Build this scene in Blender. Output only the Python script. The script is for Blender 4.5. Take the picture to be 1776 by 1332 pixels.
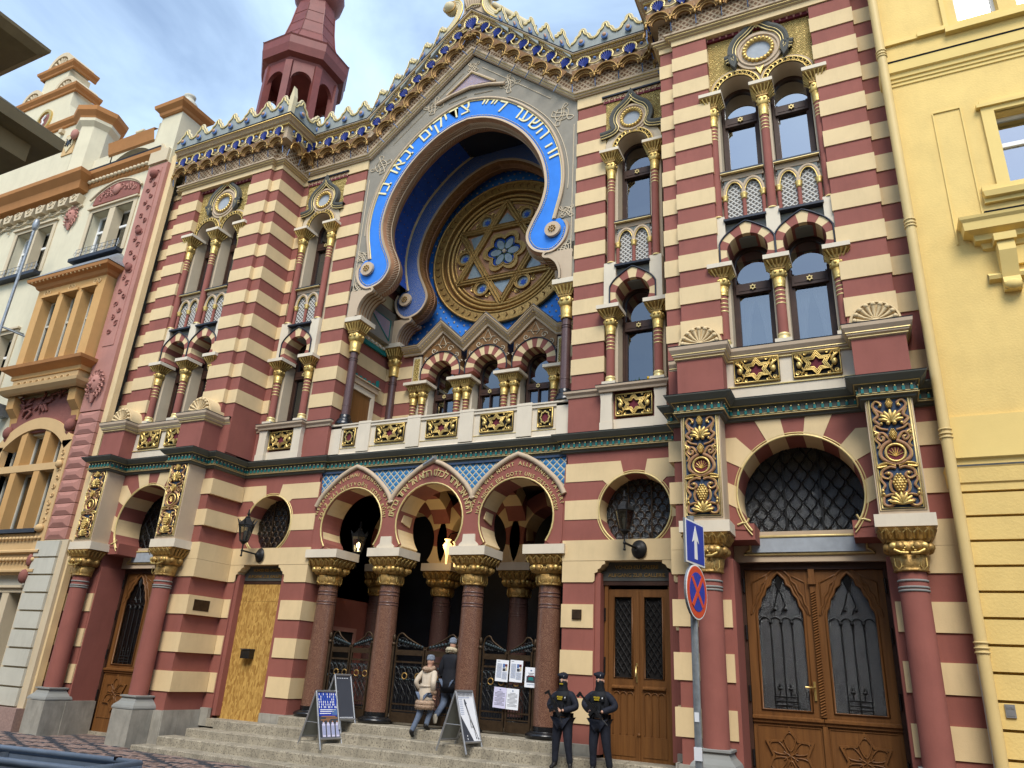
import bpy, math, random
from math import sin, cos, pi, radians, sqrt, atan2, hypot
from mathutils import Vector, Matrix
for o in list(bpy.data.objects): bpy.data.objects.remove(o)
S = bpy.context.scene; COL = S.collection
K = 1.3            # metres per modelling unit
random.seed(11)
# ------------------------------------------------------------------ camera
yaw, pitch, roll = -0.4622726, 0.3745431, 0.0577479
fw = Vector((sin(yaw)*cos(pitch), cos(yaw)*cos(pitch), sin(pitch)))
r0 = Vector((cos(yaw), -sin(yaw), 0)); u0 = r0.cross(fw)
rv = cos(roll)*r0 + sin(roll)*u0; uv = -sin(roll)*r0 + cos(roll)*u0
cd = bpy.data.cameras.new('camera'); cam = bpy.data.objects.new('camera', cd); COL.objects.link(cam)
cd.sensor_width = 36; cd.lens = 36*1276.99/1776; cd.clip_end = 4000; cd.clip_start = .05
cam.matrix_world = Matrix(((rv.x, uv.x, -fw.x, 7.43437*K), (rv.y, uv.y, -fw.y, -10.44*K), (rv.z, uv.z, -fw.z, 1.6182*K), (0, 0, 0, 1)))
S.camera = cam
# ------------------------------------------------------------------ world, sun, exposure
SUN_EL, SUN_AZ = radians(50), radians(158)       # azimuth counted from +y towards +x
w = bpy.data.worlds.new('World'); S.world = w; w.use_nodes = True
nt = w.node_tree; N = nt.nodes; L = nt.links; N.clear()
wo = N.new('ShaderNodeOutputWorld'); bg = N.new('ShaderNodeBackground'); bg.inputs[1].default_value = .09
sky = N.new('ShaderNodeTexSky'); sky.sky_type = 'NISHITA'; sky.sun_disc = False
sky.sun_elevation = SUN_EL; sky.sun_rotation = SUN_AZ; sky.air_density = 1.0; sky.dust_density = .6; sky.ozone_density = 2.0
tc = N.new('ShaderNodeTexCoord'); mp = N.new('ShaderNodeMapping'); mp.inputs['Scale'].default_value = (1.5, 1.5, 3.2); mp.inputs['Location'].default_value = (.4, 1.7, .3)
nz = N.new('ShaderNodeTexNoise'); nz.inputs['Scale'].default_value = 1.25; nz.inputs['Detail'].default_value = 7; nz.inputs['Roughness'].default_value = .55; nz.inputs['Distortion'].default_value = .5
cr = N.new('ShaderNodeValToRGB'); cr.color_ramp.elements[0].position = .33; cr.color_ramp.elements[1].position = .74
cr.color_ramp.elements[0].color = (.10, .10, .10, 1); cr.color_ramp.elements[1].color = (.92, .92, .92, 1)
mx = N.new('ShaderNodeMix'); mx.data_type = 'RGBA'; mx.inputs[7].default_value = (4.6, 6.0, 7.6, 1)
L.new(tc.outputs['Generated'], mp.inputs['Vector']); L.new(mp.outputs[0], nz.inputs['Vector']); L.new(nz.outputs['Fac'], cr.inputs[0])
L.new(cr.outputs[0], mx.inputs[0]); L.new(sky.outputs[0], mx.inputs[6]); L.new(mx.outputs[2], bg.inputs[0]); L.new(bg.outputs[0], wo.inputs[0])
sd = bpy.data.lights.new('sun', 'SUN'); sd.energy = 1.5; sd.angle = radians(28); sd.color = (1, .95, .87)
sun = bpy.data.objects.new('sun', sd); COL.objects.link(sun); sun.location = (0, -30, 60)
sdir = Vector((sin(SUN_AZ)*cos(SUN_EL), cos(SUN_AZ)*cos(SUN_EL), sin(SUN_EL)))
sun.rotation_euler = sdir.to_track_quat('Z', 'Y').to_euler()
S.view_settings.view_transform = 'Standard'; S.view_settings.look = 'None'; S.view_settings.gamma = 1
S.view_settings.exposure = 1.3; S.view_settings.use_curve_mapping = False
S.render.engine = 'CYCLES'; S.cycles.max_bounces = 7; S.cycles.diffuse_bounces = 3; S.cycles.transparent_max_bounces = 12
S.render.resolution_x = 1024; S.render.resolution_y = 768
# ------------------------------------------------------------------ materials
M = {}
def mat(name, col, rough=.85, metal=0., var=.10, vs=1.3, bump=0., bs=40., dirt=0., col2=None, c2s=None, c2fac=.5, emit=None, spec=.3, coat=0., zst=1.):
    m = bpy.data.materials.new(name); m.use_nodes = True; t = m.node_tree; n = t.nodes; l = t.links
    p = n['Principled BSDF']; p.inputs['Roughness'].default_value = rough; p.inputs['Metallic'].default_value = metal
    p.inputs['Specular IOR Level'].default_value = spec; p.inputs['Coat Weight'].default_value = coat
    c = n.new('ShaderNodeTexCoord'); mpp = n.new('ShaderNodeMapping'); mpp.inputs['Scale'].default_value = (1, 1, zst)
    l.new(c.outputs['Object'], mpp.inputs[0])
    n1 = n.new('ShaderNodeTexNoise'); n1.inputs['Scale'].default_value = vs; n1.inputs['Detail'].default_value = 6; n1.inputs['Roughness'].default_value = .62
    l.new(mpp.outputs[0], n1.inputs['Vector'])
    rm = n.new('ShaderNodeValToRGB'); e = rm.color_ramp.elements
    e[0].position = .3; e[1].position = .72
    e[0].color = tuple(x*(1-var) for x in col)+(1,); e[1].color = tuple(min(1, x*(1+var)) for x in col)+(1,)
    l.new(n1.outputs['Fac'], rm.inputs[0]); out = rm.outputs[0]
    if col2:
        n2 = n.new('ShaderNodeTexNoise'); n2.inputs['Scale'].default_value = c2s or vs*9; n2.inputs['Detail'].default_value = 3
        l.new(mpp.outputs[0], n2.inputs['Vector'])
        r2 = n.new('ShaderNodeValToRGB'); r2.color_ramp.elements[0].position = c2fac-.06; r2.color_ramp.elements[1].position = c2fac+.06
        l.new(n2.outputs['Fac'], r2.inputs[0]); k = n.new('ShaderNodeMix'); k.data_type = 'RGBA'; k.inputs[7].default_value = tuple(col2)+(1,)
        l.new(r2.outputs[0], k.inputs[0]); l.new(out, k.inputs[6]); out = k.outputs[2]
    if dirt:
        n3 = n.new('ShaderNodeTexNoise'); n3.inputs['Scale'].default_value = 2.2; n3.inputs['Detail'].default_value = 8; n3.inputs['Roughness'].default_value = .7
        m3 = n.new('ShaderNodeMapping'); m3.inputs['Scale'].default_value = (2.2, 2.2, .5); l.new(c.outputs['Object'], m3.inputs[0]); l.new(m3.outputs[0], n3.inputs['Vector'])
        r3 = n.new('ShaderNodeValToRGB'); r3.color_ramp.elements[0].position = .48; r3.color_ramp.elements[1].position = .78
        r3.color_ramp.elements[0].color = (0, 0, 0, 1); r3.color_ramp.elements[1].color = (dirt, dirt, dirt, 1)
        l.new(n3.outputs['Fac'], r3.inputs[0]); k = n.new('ShaderNodeMix'); k.data_type = 'RGBA'; k.inputs[7].default_value = tuple(x*.42 for x in col)+(1,)
        l.new(r3.outputs[0], k.inputs[0]); l.new(out, k.inputs[6]); out = k.outputs[2]
    l.new(out, p.inputs['Base Color'])
    if bump:
        nb = n.new('ShaderNodeTexNoise'); nb.inputs['Scale'].default_value = bs; nb.inputs['Detail'].default_value = 4; l.new(mpp.outputs[0], nb.inputs['Vector'])
        b = n.new('ShaderNodeBump'); b.inputs['Strength'].default_value = bump; b.inputs['Distance'].default_value = .02
        l.new(nb.outputs['Fac'], b.inputs['Height']); l.new(b.outputs[0], p.inputs['Normal'])
    if emit:
        p.inputs['Emission Color'].default_value = tuple(emit[:3])+(1,); p.inputs['Emission Strength'].default_value = emit[3]
    M[name] = m; return m
def pat_mat(name, kind, c1, c2, scale, rough=.7, metal=0., bump=.3, thr=.5, w=.08):
    "repeating relief patterns: lattice (diamond grid), filigree (swirling gilding), osb, tile, hammered"
    m = bpy.data.materials.new(name); m.use_nodes = True; t = m.node_tree; n = t.nodes; l = t.links
    p = n['Principled BSDF']; p.inputs['Roughness'].default_value = rough; p.inputs['Metallic'].default_value = metal; p.inputs['Specular IOR Level'].default_value = .3
    c = n.new('ShaderNodeTexCoord')
    def math_(op, a, b=None):
        q = n.new('ShaderNodeMath'); q.operation = op
        for i, x in enumerate((a, b)):
            if x is None: continue
            if isinstance(x, (int, float)): q.inputs[i].default_value = x
            else: l.new(x, q.inputs[i])
        return q.outputs[0]
    sp = n.new('ShaderNodeSeparateXYZ'); l.new(c.outputs['Object'], sp.inputs[0])
    if kind == 'lattice':
        hx = math_('ADD', sp.outputs[0], sp.outputs[1])
        a = math_('SINE', math_('MULTIPLY', math_('ADD', hx, sp.outputs[2]), scale)); b = math_('SINE', math_('MULTIPLY', math_('SUBTRACT', hx, sp.outputs[2]), scale))
        f = math_('MINIMUM', math_('ABSOLUTE', a), math_('ABSOLUTE', b))
    elif kind == 'filigree':
        v = n.new('ShaderNodeTexVoronoi'); v.inputs['Scale'].default_value = scale; v.inputs['Randomness'].default_value = .35; l.new(c.outputs['Object'], v.inputs['Vector'])
        f = math_('ABSOLUTE', math_('SINE', math_('MULTIPLY', v.outputs['Distance'], 13.)))
    elif kind == 'osb':
        v = n.new('ShaderNodeTexVoronoi'); v.inputs['Scale'].default_value = scale; mp_ = n.new('ShaderNodeMapping'); mp_.inputs['Scale'].default_value = (1, 1, .35); mp_.inputs['Rotation'].default_value = (0, .5, 0)
        l.new(c.outputs['Object'], mp_.inputs[0]); l.new(mp_.outputs[0], v.inputs['Vector']); f = n.new('ShaderNodeSeparateColor'); l.new(v.outputs['Color'], f.inputs[0]); f = f.outputs[0]
    elif kind == 'hammer':
        v = n.new('ShaderNodeTexNoise'); v.inputs['Scale'].default_value = scale; l.new(c.outputs['Object'], v.inputs['Vector']); f = v.outputs['Fac']
    elif kind == 'wood':
        mp_ = n.new('ShaderNodeMapping'); mp_.inputs['Scale'].default_value = (scale, scale, scale*.06); l.new(c.outputs['Object'], mp_.inputs[0])
        v = n.new('ShaderNodeTexNoise'); v.inputs['Scale'].default_value = 1; v.inputs['Detail'].default_value = 6; v.inputs['Distortion'].default_value = .8; l.new(mp_.outputs[0], v.inputs['Vector']); f = v.outputs['Fac']
    r = n.new('ShaderNodeValToRGB'); r.color_ramp.elements[0].position = max(0, thr-w); r.color_ramp.elements[1].position = min(1, thr+w)
    r.color_ramp.elements[0].color = tuple(c1)+(1,); r.color_ramp.elements[1].color = tuple(c2)+(1,)
    l.new(f, r.inputs[0]); l.new(r.outputs[0], p.inputs['Base Color'])
    b = n.new('ShaderNodeBump'); b.inputs['Strength'].default_value = bump; b.inputs['Distance'].default_value = .03; l.new(f, b.inputs['Height']); l.new(b.outputs[0], p.inputs['Normal'])
    M[name] = m; return m
def glass_mat(name, tint, refl=.25, rough=.02, bump=0., bs=8.):
    m = bpy.data.materials.new(name); m.use_nodes = True; t = m.node_tree; n = t.nodes; l = t.links; n.clear()
    o = n.new('ShaderNodeOutputMaterial'); tr = n.new('ShaderNodeBsdfTransparent'); tr.inputs[0].default_value = tuple(tint)+(1,)
    g = n.new('ShaderNodeBsdfGlossy'); g.inputs['Roughness'].default_value = rough; g.inputs[0].default_value = (.9, .93, .95, 1)
    fr = n.new('ShaderNodeFresnel'); fr.inputs[0].default_value = 1.5; ad = n.new('ShaderNodeMath'); ad.operation = 'ADD'; ad.inputs[1].default_value = refl; ad.use_clamp = True
    x = n.new('ShaderNodeMixShader'); l.new(fr.outputs[0], ad.inputs[0]); l.new(ad.outputs[0], x.inputs[0]); l.new(tr.outputs[0], x.inputs[1]); l.new(g.outputs[0], x.inputs[2]); l.new(x.outputs[0], o.inputs[0])
    if bump:
        c = n.new('ShaderNodeTexCoord'); nb = n.new('ShaderNodeTexNoise'); nb.inputs['Scale'].default_value = bs; l.new(c.outputs['Object'], nb.inputs['Vector'])
        b = n.new('ShaderNodeBump'); b.inputs['Strength'].default_value = bump; b.inputs['Distance'].default_value = .02; l.new(nb.outputs['Fac'], b.inputs['Height']); l.new(b.outputs[0], g.inputs['Normal']); l.new(b.outputs[0], fr.inputs['Normal'])
    M[name] = m; return m
mat('cream', (.68, .515, .285), var=.07, bump=.10, bs=55, dirt=.16)
mat('red', (.27, .092, .070), var=.10, bump=.10, bs=55, dirt=.20)
mat('stone', (.56, .465, .33), var=.06, bump=.06, dirt=.15)
mat('beige', (.50, .385, .265), var=.07, bump=.05, dirt=.1)
mat('whitestone', (.66, .575, .44), var=.06, bump=.05, dirt=.15)
mat('gold', (.62, .44, .15), rough=.45, metal=.75, var=.2, vs=14, bump=.25, bs=30)
mat('oldgold', (.36, .22, .07), rough=.45, metal=.55, var=.35, vs=12, bump=.35, bs=30)
mat('gilt', (.80, .71, .40), rough=.5, var=.05); mat('goldline', (.70, .55, .24), rough=.4, metal=.3, var=.15, vs=9)
mat('goldbrown', (.20, .10, .035), rough=.5, metal=.3, var=.3, vs=10, bump=.3, bs=30)
mat('carve', (.33, .17, .09), rough=.6, var=.2, vs=10, bump=.2)
mat('wine', (.13, .02, .03), var=.2)
mat('navy', (.035, .06, .11), rough=.7, var=.2, vs=8, bump=.3, bs=30)
mat('blue', (.035, .20, .66), rough=.8, var=.10, vs=3, bump=.1)
mat('deepblue', (.025, .08, .36), rough=.8, var=.2, vs=4)
mat('shellblue', (.012, .03, .20), rough=.5, var=.2, vs=8)
mat('greyblue', (.16, .22, .36), rough=.8, var=.15, vs=6)
mat('grey', (.255, .23, .185), var=.10, vs=3, bump=.12, bs=50, dirt=.12)
mat('darkgrey', (.085, .085, .075), var=.1, bump=.05)
mat('greengrey', (.115, .12, .10), var=.12, bump=.05)
mat('panelgrey', (.20, .21, .19), var=.1)
mat('teal', (.012, .17, .16), rough=.5, var=.15)
mat('crest', (.27, .29, .27), rough=.6, var=.12, vs=4, dirt=.2)
mat('crestline', (.58, .49, .30), rough=.6, var=.1)
mat('boss', (.45, .26, .16), rough=.6)
mat('bossblue', (.09, .17, .38), rough=.5)
mat('sheet', (.030, .034, .045), rough=.45, metal=.3, var=.2)
mat('copper', (.185, .050, .040), rough=.5, var=.14, vs=2, dirt=.2)
mat('granite', (.11, .045, .028), rough=.35, var=.25, vs=30, col2=(.30, .17, .11), c2s=85, c2fac=.56, spec=.5)
mat('granitedark', (.085, .042, .036), rough=.3, var=.3, vs=30, col2=(.14, .08, .07), c2s=85, c2fac=.58, spec=.5)
mat('black', (.010, .010, .011), rough=.25, var=.2, spec=.5)
mat('iron', (.022, .022, .022), rough=.5, metal=.4, var=.3, vs=10)
mat('bronze', (.055, .034, .018), rough=.5, metal=.5, var=.3, vs=10)
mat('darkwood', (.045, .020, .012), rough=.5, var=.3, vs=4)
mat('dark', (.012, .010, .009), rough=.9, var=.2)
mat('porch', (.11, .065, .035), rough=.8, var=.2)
mat('step', (.34, .30, .225), var=.3, vs=2.5, bump=.35, bs=40, dirt=.75, col2=(.17, .145, .11), c2s=30, c2fac=.58)
mat('plinth', (.31, .29, .245), var=.22, vs=2.2, bump=.2, bs=14, dirt=.7)
mat('basegrey', (.24, .24, .22), var=.1, bump=.1)
mat('bluestone', (.33, .36, .39), var=.12, vs=6)
mat('housecream', (.62, .56, .40), var=.06, bump=.12, bs=30, dirt=.12)
mat('housetrim', (.56, .46, .31), var=.06, bump=.06, dirt=.1)
mat('orange', (.42, .19, .065), var=.10, bump=.05)
mat('ochre', (.54, .31, .115), var=.07, bump=.08, dirt=.1)
mat('ochrepale', (.57, .38, .18), var=.07, bump=.06)
mat('pink', (.40, .19, .15), var=.10, bump=.15, bs=30, dirt=.15)
mat('pinkdark', (.24, .09, .07), var=.2, bump=.4, bs=18)
mat('housegrey', (.50, .48, .40), var=.07, bump=.1, dirt=.2)
mat('granitepink', (.30, .20, .17), var=.2, vs=20, bump=.1)
mat('yellow', (.74, .53, .19), var=.08, bump=.25, bs=26, dirt=.12)
mat('yellowsmooth', (.76, .56, .20), var=.05, bump=.06)
mat('yellowdeep', (.66, .43, .11), var=.05, bump=.5, bs=26)
mat('pipe', (.64, .47, .20), rough=.55, var=.06, dirt=.1)
mat('white', (.78, .78, .76), rough=.5, var=.03)
mat('paper', (.80, .82, .86), rough=.7, var=.02)
mat('ink', (.05, .055, .07), rough=.8)
mat('lilac', (.62, .60, .78), rough=.7, var=.02)
mat('alu', (.45, .46, .47), rough=.35, metal=.8, var=.05)
mat('signblue', (.015, .045, .36), rough=.4, var=.03)
mat('signred', (.62, .075, .03), rough=.4, var=.05)
mat('galv', (.27, .29, .31), rough=.45, metal=.5, var=.25, vs=9)
mat('troughblue', (.19, .24, .315), rough=.45, var=.12, vs=4, dirt=.15)
mat('police', (.011, .013, .022), rough=.8, var=.25, vs=14, bump=.5, bs=16)
mat('policevest', (.008, .009, .012), rough=.75, var=.2, bump=.3, bs=40)
mat('vestyellow', (.75, .55, .03), rough=.6)
mat('gun', (.012, .012, .013), rough=.35, var=.2)
mat('skin', (.52, .30, .21), rough=.55, var=.06, vs=20)
mat('coat', (.56, .47, .36), rough=.8, var=.08, vs=10, bump=.5, bs=9)
mat('fur', (.42, .29, .20), rough=.95, var=.35, vs=40, bump=1., bs=60)
mat('furpale', (.60, .52, .36), rough=.95, var=.25, vs=40, bump=1., bs=60)
mat('beanie', (.17, .20, .25), rough=.95, var=.25, vs=25, bump=.6, bs=60)
mat('denim', (.11, .14, .20), rough=.9, var=.2, vs=14, bump=.3, bs=30)
mat('parka', (.012, .013, .018), rough=.8, var=.2, bump=.4, bs=12)
mat('boot', (.012, .011, .011), rough=.55, var=.2)
mat('sole', (.55, .50, .40), rough=.8)
mat('leaf', (.05, .12, .035), rough=.6, var=.3, vs=12)
mat('tulipred', (.60, .10, .01), rough=.5); mat('tulipyellow', (.70, .42, .02), rough=.5); mat('tulipwhite', (.62, .62, .58), rough=.5)
mat('tile', (.42, .13, .07), var=.2)
mat('lampglow', (.9, .7, .4), emit=(1, .58, .20, .75)); mat('lampcore', (1, .9, .6), emit=(1, .80, .45, 5))
mat('curtain', (.62, .60, .52), rough=.9, var=.05)
mat('opp', (.52, .44, .30), var=.08, vs=1., bump=.1, dirt=.2)
mat('oppstone', (.34, .275, .17), var=.12, vs=2, bump=.15, bs=20, dirt=.4)
mat('brass', (.70, .52, .20), rough=.3, metal=.9)
pat_mat('lattice', 'lattice', (.46, .36, .24), (.17, .09, .045), 19, bump=.6, thr=.55, w=.2)
pat_mat('whitelattice', 'lattice', (.56, .54, .49), (.12, .10, .08), 26, bump=.9, thr=.62, w=.2)
pat_mat('bluetile', 'lattice', (.60, .52, .30), (.035, .17, .36), 17, rough=.45, bump=.5, thr=.25, w=.08)
pat_mat('filigree', 'filigree', (.85, .66, .24), (.30, .20, .06), 7, rough=.4, metal=.35, bump=.8, thr=.55, w=.25)
pat_mat('arabesque', 'filigree', (.40, .34, .22), (.05, .12, .36), 6, rough=.7, bump=.3, thr=.22, w=.06)
pat_mat('gabletile', 'filigree', (.25, .27, .45), (.38, .26, .24), 8, rough=.6, bump=.4, thr=.5, w=.2)
pat_mat('osb', 'osb', (.30, .15, .03), (.56, .34, .09), 30, rough=.8, bump=.15, thr=.5, w=.5)
pat_mat('wood', 'wood', (.10, .040, .012), (.20, .085, .024), 14, rough=.42, bump=.06, thr=.5, w=.3)
pat_mat('woodmid', 'wood', (.13, .055, .016), (.235, .105, .030), 14, rough=.4, bump=.06, thr=.5, w=.3)
glass_mat('glass', (.26, .27, .28), .14, .015, .06, 2.2)
glass_mat('glasspale', (.55, .56, .56), .22, .015, .05, 1.5)
glass_mat('skyglass', (.25, .27, .30), .45, .01, .02, 1.0)
glass_mat('rough_glass', (.10, .10, .10), .04, .10, .7, 75)
glass_mat('lampglass', (.55, .52, .45), .08, .1)
mat('stainglass', (.22, .27, .29), rough=.25, var=.25, vs=6, spec=.6)
# ------------------------------------------------------------------ mesh builder (all numbers in modelling units, K applied on build)
class MB:
    def __init__(s): s.v = []; s.f = []; s.m = []; s.s = []
    def add(s, vs, fs, m=0, sm=False):
        b = len(s.v); s.v += [tuple(p) for p in vs]
        for f in fs: s.f.append(tuple(b+i for i in f)); s.m.append(m); s.s.append(sm)
        return s
    def box(s, x0, x1, y0, y1, z0, z1, m=0):
        s.add([(x0, y0, z0), (x1, y0, z0), (x1, y1, z0), (x0, y1, z0), (x0, y0, z1), (x1, y0, z1), (x1, y1, z1), (x0, y1, z1)],
              [(0, 1, 5, 4), (1, 2, 6, 5), (2, 3, 7, 6), (3, 0, 4, 7), (4, 5, 6, 7), (3, 2, 1, 0)], m); return s
    def prism(s, pts, y0, y1, m=0, back=True, sm=False):
        a = sum(pts[i-1][0]*pts[i][1]-pts[i][0]*pts[i-1][1] for i in range(len(pts)))
        if a < 0: pts = pts[::-1]
        n = len(pts); vs = [(x, y0, z) for x, z in pts]+[(x, y1, z) for x, z in pts]
        s.add(vs, [tuple(range(n))]+([tuple(range(2*n-1, n-1, -1))] if back else []), m)
        s.add(vs, [((i+1) % n, i, n+i, n+(i+1) % n) for i in range(n)], m, sm); return s
    def strip(s, A, B, y0, y1, m=0):
        "solid between two xz polylines A and B with equal counts"
        n = len(A)
        for i in range(n-1):
            s.add([(A[i][0], y0, A[i][1]), (A[i+1][0], y0, A[i+1][1]), (B[i+1][0], y0, B[i+1][1]), (B[i][0], y0, B[i][1]),
                   (A[i][0], y1, A[i][1]), (A[i+1][0], y1, A[i+1][1]), (B[i+1][0], y1, B[i+1][1]), (B[i][0], y1, B[i][1])],
                  [(0, 1, 2, 3), (4, 5, 1, 0), (3, 2, 6, 7)]+([(4, 0, 3, 7)] if i == 0 else [])+([(1, 5, 6, 2)] if i == n-2 else []), m)
        return s
    def lathe(s, cx, cy, prof, n=20, m=0, mod=None, sm=True, cap=True):
        vs = []
        for r, z in prof:
            for i in range(n):
                a = 2*pi*i/n; q = r*(mod(a, z) if mod else 1); vs.append((cx+q*cos(a), cy+q*sin(a), z))
        fs = [(j*n+i, j*n+(i+1) % n, (j+1)*n+(i+1) % n, (j+1)*n+i) for j in range(len(prof)-1) for i in range(n)]
        s.add(vs, fs, m, sm)
        if cap: s.add(vs, [tuple(range(n))[::-1], tuple(range((len(prof)-1)*n, len(prof)*n))], m)
        return s
    def square(s, cx, cy, prof, m=0, ar=1.):
        vs = []
        for h, z in prof: vs += [(cx-h, cy-h*ar, z), (cx+h, cy-h*ar, z), (cx+h, cy+h*ar, z), (cx-h, cy+h*ar, z)]
        n = len(prof)
        s.add(vs, [(j*4+i, j*4+(i+1) % 4, (j+1)*4+(i+1) % 4, (j+1)*4+i) for j in range(n-1) for i in range(4)]+[(3, 2, 1, 0), tuple(range(4*n-4, 4*n))], m); return s
    def tube(s, P, r, n=6, m=0, closed=False, cap=True):
        P = [Vector(p) for p in P]; k = len(P); vs = []; prev = None
        for i in range(k):
            a = P[i-1] if (i or closed) else P[0]; b = P[(i+1) % k] if (i < k-1 or closed) else P[-1]
            t = b-a
            t = t.normalized() if t.length > 1e-9 else Vector((0, 0, 1))
            if prev is None: u = t.orthogonal().normalized()
            else:
                u = prev-t*prev.dot(t); u = u.normalized() if u.length > 1e-6 else t.orthogonal().normalized()
            prev = u; w2 = t.cross(u); rr = r[i] if isinstance(r, (list, tuple)) else r
            for j in range(n):
                q = 2*pi*j/n+pi/4; vs.append(P[i]+(u*cos(q)+w2*sin(q))*rr)
        fs = [(i*n+j, i*n+(j+1) % n, ((i+1) % k)*n+(j+1) % n, ((i+1) % k)*n+j) for i in range(k if closed else k-1) for j in range(n)]
        s.add(vs, fs, m, n > 4)
        if cap and not closed: s.add(vs, [tuple(range(n))[::-1], tuple(range((k-1)*n, k*n))], m)
        return s
    def ball(s, c, r, m=0, n=10, k=6):
        rx, ry, rz = r if isinstance(r, (list, tuple)) else (r, r, r); vs = []
        for j in range(k+1):
            t = -pi/2+pi*j/k
            for i in range(n): a = 2*pi*i/n; vs.append((c[0]+rx*cos(t)*cos(a), c[1]+ry*cos(t)*sin(a), c[2]+rz*sin(t)))
        s.add(vs, [(j*n+i, j*n+(i+1) % n, (j+1)*n+(i+1) % n, (j+1)*n+i) for j in range(k) for i in range(n)], m, True); return s
    def sweep(s, P, sec, m=0, closed=False, sm=False):
        "path P in xz, section [(outward offset, y)]; outward is to the left of travel"
        n = len(P); rows = [[(q[0], y, q[1]) for q in offs(P, d, closed)] for d, y in sec]
        k = len(sec); vs = [rows[j][i] for i in range(n) for j in range(k)]
        s.add(vs, [(i*k+j, i*k+j+1, ((i+1) % n)*k+j+1, ((i+1) % n)*k+j) for i in range(n if closed else n-1) for j in range(k-1)], m, sm); return s
    def mold(s, P, prof, m=0):
        "path P in plan (xy, travelling with the street side on the right), profile [(out, z)]"
        n = len(P); k = len(prof); rows = [offs(P, -d) for d, z in prof]
        vs = [(rows[j][i][0], rows[j][i][1], prof[j][1]) for i in range(n) for j in range(k)]
        s.add(vs, [(i*k+j, (i+1)*k+j, (i+1)*k+j+1, i*k+j+1) for i in range(n-1) for j in range(k-1)], m)
        return s
    def xf(s, mtx, other):
        b = len(s.v); s.v += [tuple(mtx @ Vector(p)) for p in other.v]
        s.f += [tuple(b+i for i in f) for f in other.f]; s.m += other.m; s.s += other.s; return s
    def mesh(s, name, mats, rel=(0, 0, 0)):
        me = bpy.data.meshes.new(name)
        me.from_pydata([((p[0]-rel[0])*K, (p[1]-rel[1])*K, (p[2]-rel[2])*K) for p in s.v], [], s.f)
        if isinstance(mats, str): mats = [mats]
        for q in mats: me.materials.append(M[q])
        me.polygons.foreach_set('material_index', s.m); me.polygons.foreach_set('use_smooth', s.s); me.update(); return me
    def build(s, name, mats, parent=None, rel=None, **kw):
        if rel is None: rel = REL.get(parent.name, (0, 0, 0)) if parent is not None else (0, 0, 0)
        o = bpy.data.objects.new(name, s.mesh(name, mats, rel)); COL.objects.link(o)
        if parent is not None: o.parent = parent
        REL[o.name] = rel
        for k_, v_ in kw.items(): o[k_] = v_
        return o
REL = {}
def offs(P, d, closed=False):
    n = len(P); out = []
    for i in range(n):
        a = P[i-1] if (i or closed) else None; b = P[(i+1) % n] if (i < n-1 or closed) else None; p = P[i]
        ns = []
        for q0, q1 in ((a, p), (p, b)):
            if q0 is None or q1 is None: continue
            dx, dz = q1[0]-q0[0], q1[1]-q0[1]; l = hypot(dx, dz) or 1; ns.append((-dz/l, dx/l))
        if len(ns) == 1: nx, nz_ = ns[0]; sc = 1
        else:
            nx, nz_ = ns[0][0]+ns[1][0], ns[0][1]+ns[1][1]; l = hypot(nx, nz_)
            if l < 1e-6: nx, nz_ = ns[0]; sc = 1
            else: nx /= l; nz_ /= l; sc = min(2.5, 1/max(.2, nx*ns[0][0]+nz_*ns[0][1]))
        out.append((p[0]+nx*d*sc, p[1]+nz_*d*sc))
    return out
def empty(name, label, cat, loc=(0, 0, 0), group=None, rz=0.):
    o = bpy.data.objects.new(name, None); COL.objects.link(o); o.location = [q*K for q in loc]; o.rotation_euler = (0, 0, rz); o.empty_display_size = .2
    o['label'] = label; o['category'] = cat; REL[o.name] = tuple(loc) if rz == 0 else (0, 0, 0)
    if group: o['group'] = group
    return o
def solo(mb, name, mats, label, cat, base, group=None, **kw):
    o = mb.build(name, mats, None, rel=base, label=label, category=cat, **kw); o.location = [q*K for q in base]
    if group: o['group'] = group
    return o
def copy_tree(o, parent, mirror=False):
    c = o.copy(); COL.objects.link(c); c.parent = parent; REL[c.name] = REL.get(o.name, (0, 0, 0))
    if mirror: c.scale.x = -c.scale.x
    for ch in list(o.children): copy_tree(ch, c)
    return c
RS = []            # right-hand parts of the synagogue that are mirrored to the left
def arc(cx, cz, r, a0, a1, n): return [(cx+r*cos(radians(a0+(a1-a0)*i/n)), cz+r*sin(radians(a0+(a1-a0)*i/n))) for i in range(n+1)]
def crom(P, k=6):
    out = []
    for i in range(len(P)-1):
        p0, p1, p2, p3 = P[max(0, i-1)], P[i], P[i+1], P[min(len(P)-1, i+2)]
        for j in range(k):
            t = j/k; out.append(tuple(.5*((2*b)+(-a+c)*t+(2*a-5*b+4*c-d)*t*t+(-a+3*b-3*c+d)*t**3) for a, b, c, d in zip(p0, p1, p2, p3)))
    return out+[P[-1]]
def xz(P, y): return [(p[0], y, p[1]) for p in P]
def star6(cx, cz, r, r2=None, a=90): r2 = r2 or r*.577; return [(cx+(r if i % 2 == 0 else r2)*cos(radians(a+30*i)), cz+(r if i % 2 == 0 else r2)*sin(radians(a+30*i))) for i in range(12)]
def spiral(cx, cz, r, turns, a0, d=1, n=22): return [(cx+r*(1-.82*i/n)*cos(a0+d*2*pi*turns*i/n), cz+r*(1-.82*i/n)*sin(a0+d*2*pi*turns*i/n)) for i in range(n+1)]
_tx = {}
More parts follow.
